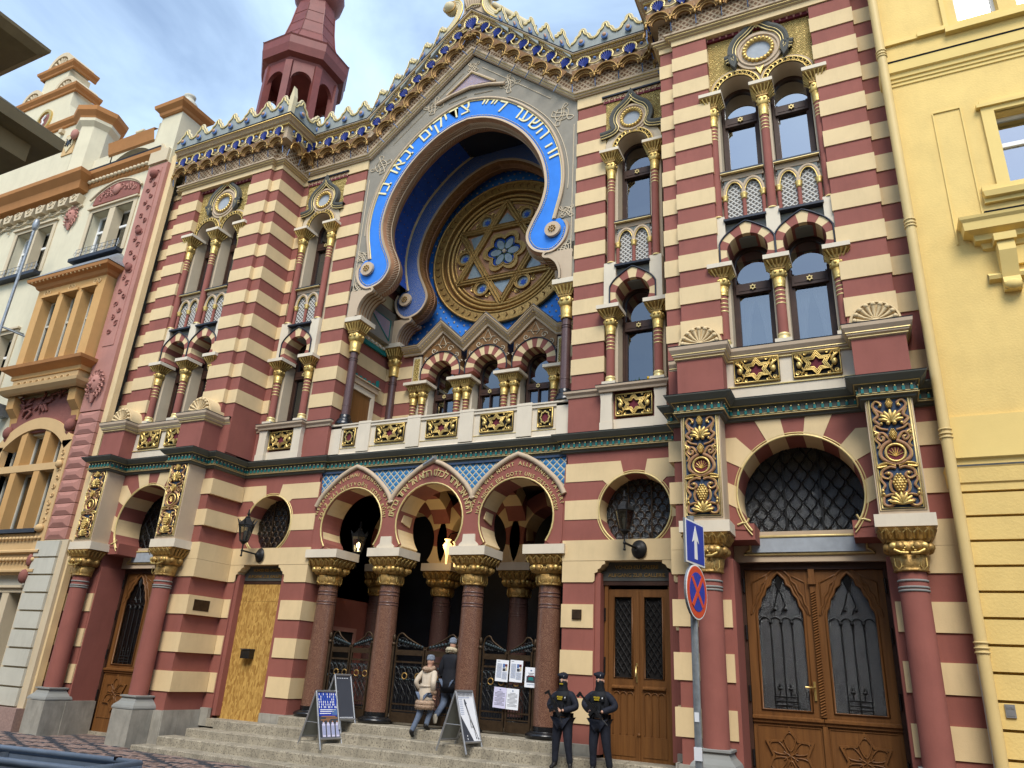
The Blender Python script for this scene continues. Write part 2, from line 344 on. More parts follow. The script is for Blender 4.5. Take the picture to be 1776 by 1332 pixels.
def glyph(txt, size, ext=.012):
    key = (txt, size)
    if key not in _tx:
        cu = bpy.data.curves.new('t', 'FONT'); cu.body = txt; cu.size = size; cu.extrude = ext; cu.resolution_u = 3
        ob = bpy.data.objects.new('t', cu); me = bpy.data.meshes.new_from_object(ob)
        _tx[key] = ([tuple(v.co) for v in me.vertices], [tuple(p.vertices) for p in me.polygons]); bpy.data.objects.remove(ob); bpy.data.meshes.remove(me)
    return _tx[key]
def put_text(mb, txt, x, y, z, size, m=0, align='c', ext=.006, width=None):
    vs, fs = glyph(txt, size, ext)
    if not vs: return
    x0 = min(v[0] for v in vs); x1 = max(v[0] for v in vs); sc = 1 if width is None else width/(x1-x0)
    ox = x-(x0+x1)/2*sc if align == 'c' else x-x0*sc
    mb.add([(ox+v[0]*sc, y-v[2], z+v[1]) for v in vs], fs, m)
def arc_text(par, matn, txt, path, y, size, ext=.02, fill=True):
    "letters set out evenly along an xz polyline, upright to it"
    L_ = [0]
    for i in range(1, len(path)): L_.append(L_[-1]+hypot(path[i][0]-path[i-1][0], path[i][1]-path[i-1][1]))
    ws = []
    for ch in txt:
        vs, fs = glyph(ch, size, ext) if ch != ' ' else ([], [])
        ws.append((max(v[0] for v in vs)-min(v[0] for v in vs)) if vs else size*.30)
    gap = (L_[-1]-sum(ws))/max(1, len(txt)-1) if fill else size*.1
    t = 0
    for ch, wd in zip(txt, ws):
        if ch != ' ':
            q = t+wd/2; i = max(1, min(len(L_)-1, next((k for k in range(len(L_)) if L_[k] >= q), len(L_)-1))); f = (q-L_[i-1])/max(1e-6, L_[i]-L_[i-1])
            px = path[i-1][0]+(path[i][0]-path[i-1][0])*f; pz = path[i-1][1]+(path[i][1]-path[i-1][1])*f
            i0, i1 = max(0, i-2), min(len(path)-1, i+1); tx, tz = path[i1][0]-path[i0][0], path[i1][1]-path[i0][1]; l = hypot(tx, tz); tx /= l; tz /= l
            vs, fs = glyph(ch, size, ext); xc = (max(v[0] for v in vs)+min(v[0] for v in vs))/2
            MB().add([(px+(v[0]-xc)*tx-v[1]*tz, y-v[2], pz+(v[0]-xc)*tz+v[1]*tx) for v in vs], fs).build('letter', matn, par)
        t += wd+gap
# ================================================================== THE SYNAGOGUE
syn = empty('synagogue', 'striped red and cream synagogue with a blue horseshoe arch and a star rose window', 'synagogue')
def R_(mb, name, mats, parent=None, **kw):
    o = mb.build(name, mats, parent or syn, **kw)
    if parent is None: RS.append(o)
    return o
WY, TY = 1.36, .45                      # street faces: wing bays / towers (upper storeys)
BU = [(13.037-.311*(2*i+2), 13.037-.311*(2*i+1)) for i in range(10)]
BL = [(.96, 1.323), (1.667, 2.025), (2.37, 2.735)]
def band(x0, x1, y0, y1, z0, z1): R_(MB().box(x0, x1, y0, y1, z0, z1), 'cream_band', 'cream')
wall = MB()
# --- upper piers (red masses carrying proud cream bands)
wall.box(2.78, 3.40, WY, 3.3, 6.3, 13.0); wall.box(4.60, 4.79, WY, 1.9, 6.3, 13.0)
wall.box(5.045, 5.68, TY, 1.6, 6.3, 13.02); wall.box(7.495, 8.165, TY, 1.6, 6.3, 13.02)
wall.box(4.78, 5.06, .555, 1.6, 5.7, 13.02); wall.box(8.15, 8.60, .555, 1.6, 5.3, 13.02)
for z0, z1 in BU:
    band(2.765, 3.415, WY-.02, 3.28, z0, z1); band(4.59, 4.775, WY-.02, 1.88, z0, z1)
    band(5.032, 5.695, TY-.02, 1.58, z0, z1); band(7.48, 8.18, TY-.02, 1.58, z0, z1)
    band(4.765, 5.03, .535, 1.57, z0, z1); band(8.183, 8.61, .535, 1.57, z0, z1)
for z0, z1 in ((5.88, 6.195),): band(8.183, 8.61, .535, 1.57, z0, z1)
# frieze of plain cream above the windows
R_(MB().box(2.76, 4.775, WY-.022, 1.9, 13.037, 13.30), 'frieze', 'cream'); R_(MB().box(5.03, 8.182, TY-.022, 1.6, 13.037, 13.2), 'frieze', 'cream')
R_(MB().box(4.765, 5.028, .533, 1.6, 13.037, 13.2), 'frieze', 'cream'); R_(MB().box(8.184, 8.61, .533, 1.6, 13.037, 13.2), 'frieze', 'cream')
# backing behind the windows and roofs behind the crests
wall.box(3.3, 4.7, 2.4, 2.5, 3.0, 13.4); wall.box(5.6, 7.6, 1.9, 2.0, 3.0, 13.2)
wall.box(2.79, 4.8, 1.8, 3.3, 13.0, 14.3); wall.box(4.8, 8.41, .62, 4.5, 13.0, 14.2); wall.box(8.3, 8.41, 1.5, 6.0, 0, 14.2)
# --- window modules
def capital(cx, cy, z0, z1, r, half, parent, gold='gold', ar=1.):
    "leafy bell, scrolled drum and flaring square crown; z0..z1 includes the crown"
    h = z1-z0; m = MB()
    m.lathe(cx, cy, [(r*.98, z0), (r*1.12, z0+.02*h), (r*1.02, z0+.05*h), (r*1.05, z0+.10*h), (r*1.18, z0+.36*h), (r*.98, z0+.37*h)], 24, 0, lambda a, z: 1+.09*abs(cos(5*a)), cap=False)
    m.lathe(cx, cy, [(r*1.0, z0+.36*h), (r*1.35, z0+.40*h), (r*1.5, z0+.50*h), (r*1.48, z0+.60*h), (r*1.3, z0+.67*h)], 24, 0, lambda a, z: 1+.12*cos(4*a+pi), cap=False)
    for i in range(8):
        a = pi/8+i*pi/4; m.ball((cx+r*1.45*cos(a), cy+r*1.45*sin(a), z0+.55*h), r*.36, 0, 7, 5)
    m.square(cx, cy, [(r*1.35, z0+.66*h), (r*1.37, z0+.70*h), (r*1.42, z0+.72*h), (r*1.5, z0+.82*h), (half*.93, z0+.97*h), (half*.97, z1)], 1, ar)
    for sx, sy in ((0, -1), (1, 0), (-1, 0)):           # row of leaves round the crown
        for i in range(5):
            t = (i-2)/2.6; q = r*1.40
            p0 = (cx+(sx*q if sx else t*q), cy+(sy*q*ar if sy else t*q*ar), z0+.73*h); p1 = (cx+(sx*half*.93 if sx else t*half*.95), cy+(sy*half*.93*ar if sy else t*half*.95*ar), z0+.95*h)
            m.tube([p0, p1], [r*.17, r*.20], 5, 0)
    return m.build('capital', [gold, 'oldgold'], parent)
def column(cx, cy, zb, z0, z1, zab, r, half, shaft='red', gold='gold', abac='whitestone', base=True, par=None, rings=True, ab_y=None):
    "zb foot, z0 springing of capital, z1 underside of abacus, zab top of abacus"
    m = MB().lathe(cx, cy, [(r*1.04, zb+(.11 if base else 0)), (r, zb+.2), (r*.97, z0)], 20)
    sh = R_(m, 'column', shaft, par)
    if rings:
        g = MB()
        for k in (.06, .14, .21, .28): g.lathe(cx, cy, [(r*.97, z0-k-.012), (r*1.05, z0-k-.008), (r*1.05, z0-k+.008), (r*.97, z0-k+.012)], 20, cap=False)
        g.build('ring', 'goldline', sh)
    capital(cx, cy, z0, z1, r, half, sh, gold)
    b = MB().box(cx-half, cx+half, (ab_y or (cy-half)), cy+half*1.2, z1, zab); b.build('abacus', abac, sh)
    if base:
        MB().lathe(cx, cy, [(r*1.28, zb), (r*1.3, zb+.03), (r*1.15, zb+.05), (r*1.12, zb+.07), (r*1.22, zb+.085), (r*1.2, zb+.10), (r*1.05, zb+.12)], 20).build('base', 'goldline', sh)
        MB().box(cx-r*1.6, cx+r*1.6, cy-r*1.6, cy+r*1.9, zb-.065, zb).build('foot_block', 'whitestone', sh)
    return sh
def clipw(P, cx, w): return [(max(cx-w, min(cx+w, x)), z) for x, z in P]
def horseshoe(cx, cz, ri, ro, yF, depth, n, a0=215, a1=-35, w=9., tip=.085, mats=('red', 'cream'), name='window_arch', par=None, trim='sheet'):
    "ring of alternating wedge stones; every wedge is a piece of its own"
    def out(a): return ro+tip*max(0, 1-abs(a-90)/34)**1.6
    pth = []
    for i in range(49):
        a = a0+(a1-a0)*i/48; q = out(a); x = cx+q*cos(radians(a)); pth.append((max(cx-w, min(cx+w, x)), cz+q*sin(radians(a))))
    root = R_(MB().tube(xz(pth, yF-.012), .016, 5), name, trim, par)
    for i in range(n):
        b0 = a0+(a1-a0)*i/n; b1 = a0+(a1-a0)*(i+1)/n; P = []
        for k in range(4): a = radians(b0+(b1-b0)*k/3); P.append((cx+ri*cos(a), cz+ri*sin(a)))
        for k in range(4):
            a = b1+(b0-b1)*k/3; q = out(a); P.append((max(cx-w, min(cx+w, cx+q*cos(radians(a)))), cz+q*sin(radians(a))))
        MB().prism(P, yF-(.0 if i % 2 else .003), yF+depth).build('voussoir', mats[i % 2], root)
    return root
def star_badge(x, y, z, r, par):
    m = MB(); s_ = star6(x, z, r, r*.6); s2 = star6(x, z, r*.55, r*.33)
    m.strip(s_+s_[:1], s2+s2[:1], y-.025, y); m.lathe(0, 0, [(0, 0)], 3, cap=False); m.build('star', 'goldline', par)
def sash(cx, hw, z0, zt, zs, r, y, par=None, glass='glass', bar=(.0, .18), cur=False, name='window'):
    "window: frame with arched head, a rail carrying a star, lower and arched upper pane"
    f = MB(); t = .05; z1, z2 = bar
    A = [(cx-hw, z0), (cx-hw, zs)]+arc(cx, zs, hw, 180, 0, 16)+[(cx+hw, zs), (cx+hw, z0)]
    A = [(cx-hw, z0)]+arc(cx, zs, hw, 180, 0, 16)+[(cx+hw, z0)]; B = [(cx-hw+t, z0)]+arc(cx, zs, hw-t, 180, 0, 16)+[(cx+hw-t, z0)]
    f.strip(A, B, y, y+.08); f.box(cx-hw+t, cx+hw-t, y-.03, y+.08, z1, z2); f.box(cx-hw+.09, cx+hw-.09, y-.037, y, z1+.05, z2-.05); f.box(cx-hw+t, cx+hw-t, y-.01, y+.08, z0, z0+.05)
    f.box(cx-hw+t, cx-hw+t+.04, y+.015, y+.07, z0+.05, z1); f.box(cx+hw-t-.04, cx+hw-t, y+.015, y+.07, z0+.05, z1)
    w_ = R_(f, name, 'darkwood', par)
    star_badge(cx, y-.037, (z1+z2)/2, .055, w_)
    MB().add([(cx-hw+t, y+.05, z0+.04), (cx+hw-t, y+.05, z0+.04), (cx+hw-t, y+.05, z1), (cx-hw+t, y+.05, z1)], [(0, 1, 2, 3)]) .build('pane', glass, w_)
    P = arc(cx, zs, hw-t, 180, 0, 16); P = [(P[0][0], z2)]+P+[(P[-1][0], z2)]
    m = MB(); m.add(xz(P, y+.05), [tuple(range(len(P)))[::-1]]); m.build('pane', glass, w_)
    if cur:
        c = MB(); nn = 26
        for sg in (0, 1):
            vs = []
            for i in range(nn+1):
                for j in range(9):
                    q = j/8; u = i/nn; wd = (hw-t)*(.95-.55*q**.7*(1 if q > .2 else q*5)); x = cx+(-1 if sg == 0 else 1)*((hw-t)-wd*u)
                    vs.append((x, y+.22+.02*sin(u*26+sg), z1-(z1-z0)*q))
            c.add(vs, [(i*9+j, i*9+j+1, (i+1)*9+j+1, (i+1)*9+j) for i in range(nn) for j in range(8)], 0, True)
        c.build('curtain', 'curtain', w_)
    MB().box(cx-hw, cx+hw, y+.45, y+.47, z0, zs+hw).build('dark_backing', 'dark', w_)  # flat dark sheet stands for the unlit interior behind the panes
    return w_
def window_bay(cx, yF, gl, gl2, cur=False):
    yA = yF-.12
    horseshoe(cx, 8.285, .325, .475, yA, .42, 11, w=.437)
    g = MB()                                                     # grey field over the arch up to the sill of the lancets
    P = [(cx-.36, 8.60), (cx-.36, 8.91), (cx+.36, 8.91), (cx+.36, 8.60)]; g.box(cx-.36, cx+.36, yF-.02, yF+.3, 8.58, 8.90)
    R_(g, 'spandrel', 'panelgrey')
    R_(MB().box(cx-.345, cx+.345, yA-.03, yF+.2, 8.895, 8.935), 'ledge', 'sheet')
    # lancet parapet
    lp = MB().box(cx-.345, cx+.345, yF+.03, yF+.12, 8.935, 9.80)
    lat = R_(lp, 'lattice_panel', 'whitelattice')
    fr = MB().box(cx-.345, cx+.345, yF-.02, yF+.10, 9.795, 9.90)
    for s_ in (-1, 1):
        c_ = cx+s_*.155
        a1 = [(c_-.14, 9.45)]+[(c_-.14+.14*(1-cos(pi/2*k/8)), 9.45+.28*sin(pi/2*k/8)) for k in range(1, 9)]
        P = a1+[(2*c_-x, z) for x, z in a1[-2::-1]]
        fr.prism([(c_-.157, 9.45)]+[(c_-.157, 9.797), (c_, 9.797)]+[(x, z) for x, z in a1[::-1]], yF-.005, yF+.06, 2); fr.prism([(c_+.157, 9.45), (c_+.157, 9.797), (c_, 9.797)]+[(2*c_-x, z) for x, z in a1[::-1]], yF-.005, yF+.06, 2)
        fr.tube(xz(offs(P, .03), yF-.01), .03, 6, 0); fr.tube(xz(P, yF-.012), .014, 5, 1)
    R_(fr, 'lancet_frame', ['beige', 'gold', 'panelgrey'])
    for k in (-.315, 0, .315):
        m = MB().lathe(cx+k, yF+.0, [(.034, 8.94), (.034, 9.36)], 10, 0); m.lathe(cx+k, yF, [(.034, 9.36), (.05, 9.37), (.04, 9.40), (.062, 9.45), (.062, 9.47)], 10, 1); m.lathe(cx+k, yF, [(.045, 8.94), (.04, 8.97), (.046, 8.99)], 10, 1)
        m.tube([(cx+k, yF, 9.46), (cx+k, yF, 9.56)], .02, 5, 1); R_(m, 'small_column', ['red', 'gold'])
    R_(MB().box(cx-.36, cx+.36, yF-.10, yF+.2, 9.90, 9.935), 'ledge', 'sheet'); 
    R_(MB().box(cx-.36, cx+.36, yF-.105, yF-.05, 9.885, 9.898), 'gold_line', 'goldline')
    # upper arch: smooth soffit, scalloped gilded ring, moulded archivolt
    a_in = arc(cx, 11.70, .325, 195, -15, 28); a_mid = arc(cx, 11.70, .43, 195, -15, 28); a_out = clipw(arc(cx, 11.70, .478, 195, -15, 28), cx, .437)
    m = MB().strip(a_out, a_in, yF-.03, yF+.42); up = R_(m, 'window_arch', 'beige')
    r_ = MB().strip(clipw(a_mid, cx, .43), a_in, yF-.045, yF-.031, 1)
    r_.tube(xz(clipw(arc(cx, 11.70, .42, 193, -13, 28), cx, .43), yF-.05), .013, 5, 0); r_.tube(xz(arc(cx, 11.70, .337, 193, -13, 28), yF-.05), .011, 5, 0)
    for i in range(15):
        a = 186-192*i/14; px, pz = cx+.378*cos(radians(a)), 11.70+.378*sin(radians(a))
        r_.tube(xz(arc(px, pz, .036, a+15, a+345, 9), yF-.055), .010, 4, 0)
    r_.build('scallop_ring', ['gold', 'dark'], up)
    sash(cx, .325, 6.50, 0, 8.28, .3, yF+.33, glass=gl, bar=(7.71, 7.90), cur=cur)
    sash(cx, .325, 9.935, 0, 11.70, .3, yF+.33, glass=gl2, bar=(11.19, 11.38))
def medallion(cx, cz, r, yF, hood):
    m = MB(); 
    m.strip(arc(cx, cz, r*2.08, 0, 360, 40), arc(cx, cz, r*1.0, 0, 360, 40), yF-.05, yF+.1, 0)
    m.tube(xz(arc(cx, cz, r*1.72, 0, 360, 40)[:-1], yF-.055), .022, 6, 0, True)
    md = R_(m, 'medallion', 'beige')
    g = MB().tube(xz(arc(cx, cz, r*1.15, 0, 360, 40)[:-1], yF-.06), .028, 6, 0, True)
    for i in range(22): a = 2*pi*i/22; g.ball((cx+r*1.22*cos(a), yF-.075, cz+r*1.22*sin(a)), r*.19, 0, 7, 5)
    g.build('gilded_wreath', 'gold', md)
    MB().strip(arc(cx, cz, r, 0, 360, 32), [(cx, cz)]*33, yF-.03, yF+.05).build('disc', 'bluestone', md)
    d = MB().sweep(hood, [(-.10, yF), (-.10, yF-.06), (-.06, yF-.08), (0, yF-.11), (.04, yF-.11), (.045, yF-.06), (.045, yF)], 0)
    d.build('hood_mould', 'darkgrey', md)
    e = MB().tube(xz(offs(hood, -.10), yF-.075), .012, 5); e.tube(xz(offs(hood, -.055), yF-.10), .007, 5); e.build('gold_line', 'goldline', md)
def pointed_label(x0, x1, z0, z1, yF, n):
    m = MB().box(x0, x1, yF-.02, yF+.1, z0, z1, 0); m.box(x0-.03, x1+.03, yF-.07, yF+.1, z1, z1+.035, 1); dx = (x1-x0)/n
    for i in range(n):
        c = x0+dx*(i+.5); P = [(c-dx/2, z0), (c-dx*.42, z0+.35*(z1-z0)), (c, z1-.012), (c+dx*.42, z0+.35*(z1-z0)), (c+dx/2, z0)]
        m.tube(xz(P, yF-.03), .0115, 4, 2)
    R_(m, 'pointed_frieze', ['wine', 'sheet', 'pink'])
# wing bay: one window
CX = 3.985
window_bay(CX, WY, 'glass', 'glasspale')
for c in (CX-.4425, CX+.4425):
    column(c, WY-.035, 6.56, 7.50, 7.99, 8.065, .078, .215, ab_y=WY-.25)
    column(c, WY-.035, 9.02, 10.95, 11.55, 11.62, .072, .20, base=False, ab_y=WY-.22)
    R_(MB().box(c-.11, c+.11, WY+.06, WY+.40, 6.48, 8.0), 'window_jamb', 'stone'); R_(MB().box(c-.115, c+.115, WY-.112, WY+.4, 8.066, 9.01), 'pier_block', 'whitestone')
    R_(MB().box(c-.11, c+.11, WY+.05, WY+.40, 8.9, 11.6), 'window_jamb', 'stone')
    R_(MB().lathe(c, WY-.035, [(.10, 9.01), (.085, 9.03), (.075, 9.05)], 14), 'gold_line', 'goldline')
def ogee(cx, cz, r, tipz, end):
    P = [(cx-end[0], end[1]), (cx-end[0]*.72, end[1]+.02), (cx-r*.88, cz-r*.52)] if end[0] > r else [(cx-end[0], end[1]), (cx-r*1.0, end[1]+.01)]
    b = [(cx+r*cos(radians(a)), cz+r*sin(radians(a))) for a in (190, 165, 140, 118)]
    P = P+b+[(cx-r*.20, cz+r*1.16), (cx-.03, tipz-.06), (cx, tipz)]
    P = crom(P, 4); return P+[(2*cx-x, z) for x, z in P[-2::-1]]
for c_, xs in ((CX, (3.41, 4.585)),): up_ = clipw(arc(c_, 11.70, .46, 180, 0, 24), c_, .45); R_(MB().strip([(x, 12.98) for x, z in up_], up_, WY+.0, WY+.4).box(3.41, c_-.45, WY, WY+.4, 11.63, 12.98).box(c_+.45, 4.585, WY, WY+.4, 11.63, 12.98), 'gilded_panel', 'filigree')
R_(MB().strip(clipw(arc(CX, 11.70, .6, 180, 0, 24), CX, .585), arc(CX, 11.70, .45, 180, 0, 24), WY-.02, WY+.05), 'arch_field', 'stone')
medallion(CX-.015, 12.40, .175, WY, ogee(CX-.015, 12.42, .42, 13.06, (.66, 12.12)))
pointed_label(3.36, 4.60, 12.98, 13.11, WY, 10)
# tower bay: paired windows
T1, T2 = 6.15, 7.03
for c in (T1, T2): window_bay(c, .60, 'glasspale', 'skyglass', cur=True)
for c in (T1-.44, (T1+T2)/2, T2+.44):
    wd = .215 if c == (T1+T2)/2 else .14
    column(c, .565, 6.61, 7.52, 7.99, 8.065, .078, .20, ab_y=.36)
    column(c, .565, 9.02, 10.95, 11.55, 11.62, .072, .20, base=False, ab_y=.36)
    R_(MB().box(c-.11, c+.11, .66, 1.0, 6.48, 8.0), 'window_jamb', 'stone'); R_(MB().box(c-.11, c+.11, .488, 1.0, 8.5 if c == (T1+T2)/2 else 8.066, 9.01), 'pier_block', 'whitestone')
    R_(MB().box(c-.10, c+.10, .66, 1.0, 8.9, 11.6), 'window_jamb', 'stone'); R_(MB().lathe(c, .565, [(.10, 9.01), (.085, 9.03), (.075, 9.05)], 14), 'gold_line', 'goldline')
gp = MB()
for c_ in (T1, T2): up_ = clipw(arc(c_, 11.70, .46, 180, 0, 24), c_, .44); gp.strip([(x, 12.97) for x, z in up_], up_, .585, 1.0)
R_(gp.box(5.685, T1-.44, .585, 1.0, 11.63, 12.97).box(T2+.44, 7.49, .585, 1.0, 11.63, 12.97), 'gilded_panel', 'filigree')
TC = (T1+T2)/2
medallion(TC, 12.46, .205, .585, ogee(TC, 12.50, .50, 13.22, (.60, 12.42)))
pointed_label(5.69, 7.485, 12.97, 13.12, .55, 15)
R_(MB().prism([(TC-.08, 12.1), (TC, 11.9), (TC+.08, 12.1), (TC, 12.02)], .53, .58), 'gilt_leaf', 'gold')
# ------------------------------------------------------------------ lower storey, towers
LY = .42
wall.box(4.87, 5.60, LY, 1.35, .60, 5.35); wall.box(7.65, 8.60, LY, 1.35, .60, 5.35)
wall.box(5.60, 5.66, LY+.01, 1.1, .60, 3.3); wall.box(7.60, 7.66, LY+.01, 1.1, .60, 3.3)
for z0, z1 in BL:
    band(4.79, 5.615, LY-.02, 1.3, z0, z1); band(7.635, 8.61, LY-.02, 1.3, z0, z1)
for z0, z1 in ((3.085, 3.428), (3.432, 3.765), (4.11, 4.44), (4.76, 5.084)):
    band(4.79, 5.30, LY-.02, 1.3, z0, z1); band(8.0, 8.61, LY-.02, 1.3, z0, z1)
# arch of the great door: wall face cut into alternating wedges, striped soffit
AX, AZ, AR = 6.615, 4.20, .83
def big_arch(cx, cz, ri, yF, yB, joints, face_joints, x0, x1, z0, z1, name, a0=218, a1=-38, rim=True):
    "wedges between intrados angles; outer end runs to the rectangle x0..x1, ..z1"
    root = R_(MB().tube(xz(arc(cx, cz, ri+.012, a0, a1, 60), yF-.012), .016, 6).tube(xz(arc(cx, cz, ri+.05, a0+3, a1-3, 60), yF-.006), .010, 5), name, 'goldline')
    for i in range(len(joints)-1):
        b0, b1 = joints[i], joints[i+1]; f0, f1 = face_joints[i], face_joints[i+1]
        P = [(cx+ri*cos(radians(b0+(b1-b0)*k/5)), cz+ri*sin(radians(b0+(b1-b0)*k/5))) for k in range(6)]
        def kink(a, f):
            if abs(f[0]-x0) > .01 and abs(f[0]-x1) > .01: return []
            sn = sin(radians(a))
            if abs(sn) < .2: return []
            r = (f[1]-cz)/sn; kx = cx+r*cos(radians(a))
            return [(kx, f[1])] if r > ri*1.02 and x0+.01 < kx < x1-.01 else []
        q0, q1 = f0, f1
        Q = kink(b1, f1)+[q1]
        for cxn in ((x0, z1), (x1, z1)):
            if (abs(q0[0]-x0) < .01 and q1[1] >= z1-.01 and cxn[0] == x0) or (abs(q1[0]-x1) < .01 and q0[1] >= z1-.01 and cxn[0] == x1): Q.append(cxn)
        Q += [q0]+kink(b0, f0)
        MB().prism(P+Q, yF-(.014 if i % 2 else .0035), yB).build('voussoir', ('red', 'cream')[i % 2], root)
    return root
fj = [(5.6, 3.72), (5.6, 4.10), (5.6, 4.42), (5.6, 4.745), (5.6, 5.07), (6.04, 5.40), (6.43, 5.40), (6.80, 5.40), (7.19, 5.40), (7.63, 5.07), (7.63, 4.745), (7.63, 4.42), (7.63, 4.10), (7.63, 3.72)]
big_arch(AX, AZ, AR, LY, 1.02, [218, 195, 172, 152, 133, 116, 98.5, 81.5, 64, 47, 28, 8, -15, -38], fj, 5.6, 7.63, 3.6, 5.40, 'door_arch')
for s_ in (-1, 1):                     # little gilded cusp where arch meets impost
    R_(MB().tube([(AX+s_*.70, LY-.012, 3.86), (AX+s_*.73, LY-.012, 3.79), (AX+s_*.78, LY-.012, 3.80), (AX+s_*.86, LY-.012, 3.77)], .016, 5), 'gilded_cusp', 'goldline')
R_(MB().box(5.60, 5.98, LY+.01, 1.0, 3.56, 3.79).box(7.25, 7.64, LY+.01, 1.0, 3.56, 3.79), 'arch_foot', 'red')
# lintel over the door with inset grey stone
ln = MB().box(5.55, 7.67, .93, 1.25, 3.325, 3.76); lo_ = R_(ln, 'lintel', 'beige')
MB().box(5.86, 7.37, .915, .95, 3.46, 3.66).build('inset_slab', 'bluestone', lo_)
g = MB()
for P in ([(5.74, 3.43), (5.80, 3.48), (5.835, 3.49), (5.835, 3.685), (7.395, 3.685), (7.395, 3.49), (7.43, 3.48), (7.49, 3.43)],): g.tube(xz(P, .915), .018, 5, 0, True)
g.build('gold_line', 'goldline', lo_)
# lunette grille
lg = MB().prism([(x, z) for x, z in arc(AX, AZ, .87, 212, -32, 40)], 1.04, 1.05, 0); lun = R_(lg, 'lunette', 'rough_glass')
gr = MB()
for s_ in (-1, 1): gr.box(AX+s_*.25-.012, AX+s_*.25+.012, 1.0, 1.03, 3.76, 5.03)
for i in range(9):
    for j in range(9):
        x = AX-.80+.2*i+(.1 if j % 2 else 0); z = 3.80+.14*j
        if hypot(x-AX, z-AZ) < .80 and z > 3.74:
            gr.tube([(x-.10, 1.01, z-.02), (x-.07, 1.01, z+.02), (x-.03, 1.01, z+.06), (x-.012, 1.01, z+.12)], .010, 4); gr.tube([(x+.10, 1.01, z-.02), (x+.07, 1.01, z+.02), (x+.03, 1.01, z+.06), (x+.012, 1.01, z+.12)], .010, 4)
            gr.ball((x-.07, 1.01, z+.02), .017, 0, 5, 3); gr.ball((x+.07, 1.01, z+.02), .017, 0, 5, 3)
gr.build('grille', 'iron', lun, kind='stuff'); MB().box(AX-.9, AX+.9, 1.5, 1.52, 3.6, 5.1).build('dark_backing', 'dark', lun)  # dark sheet behind the grille imitates the shade inside
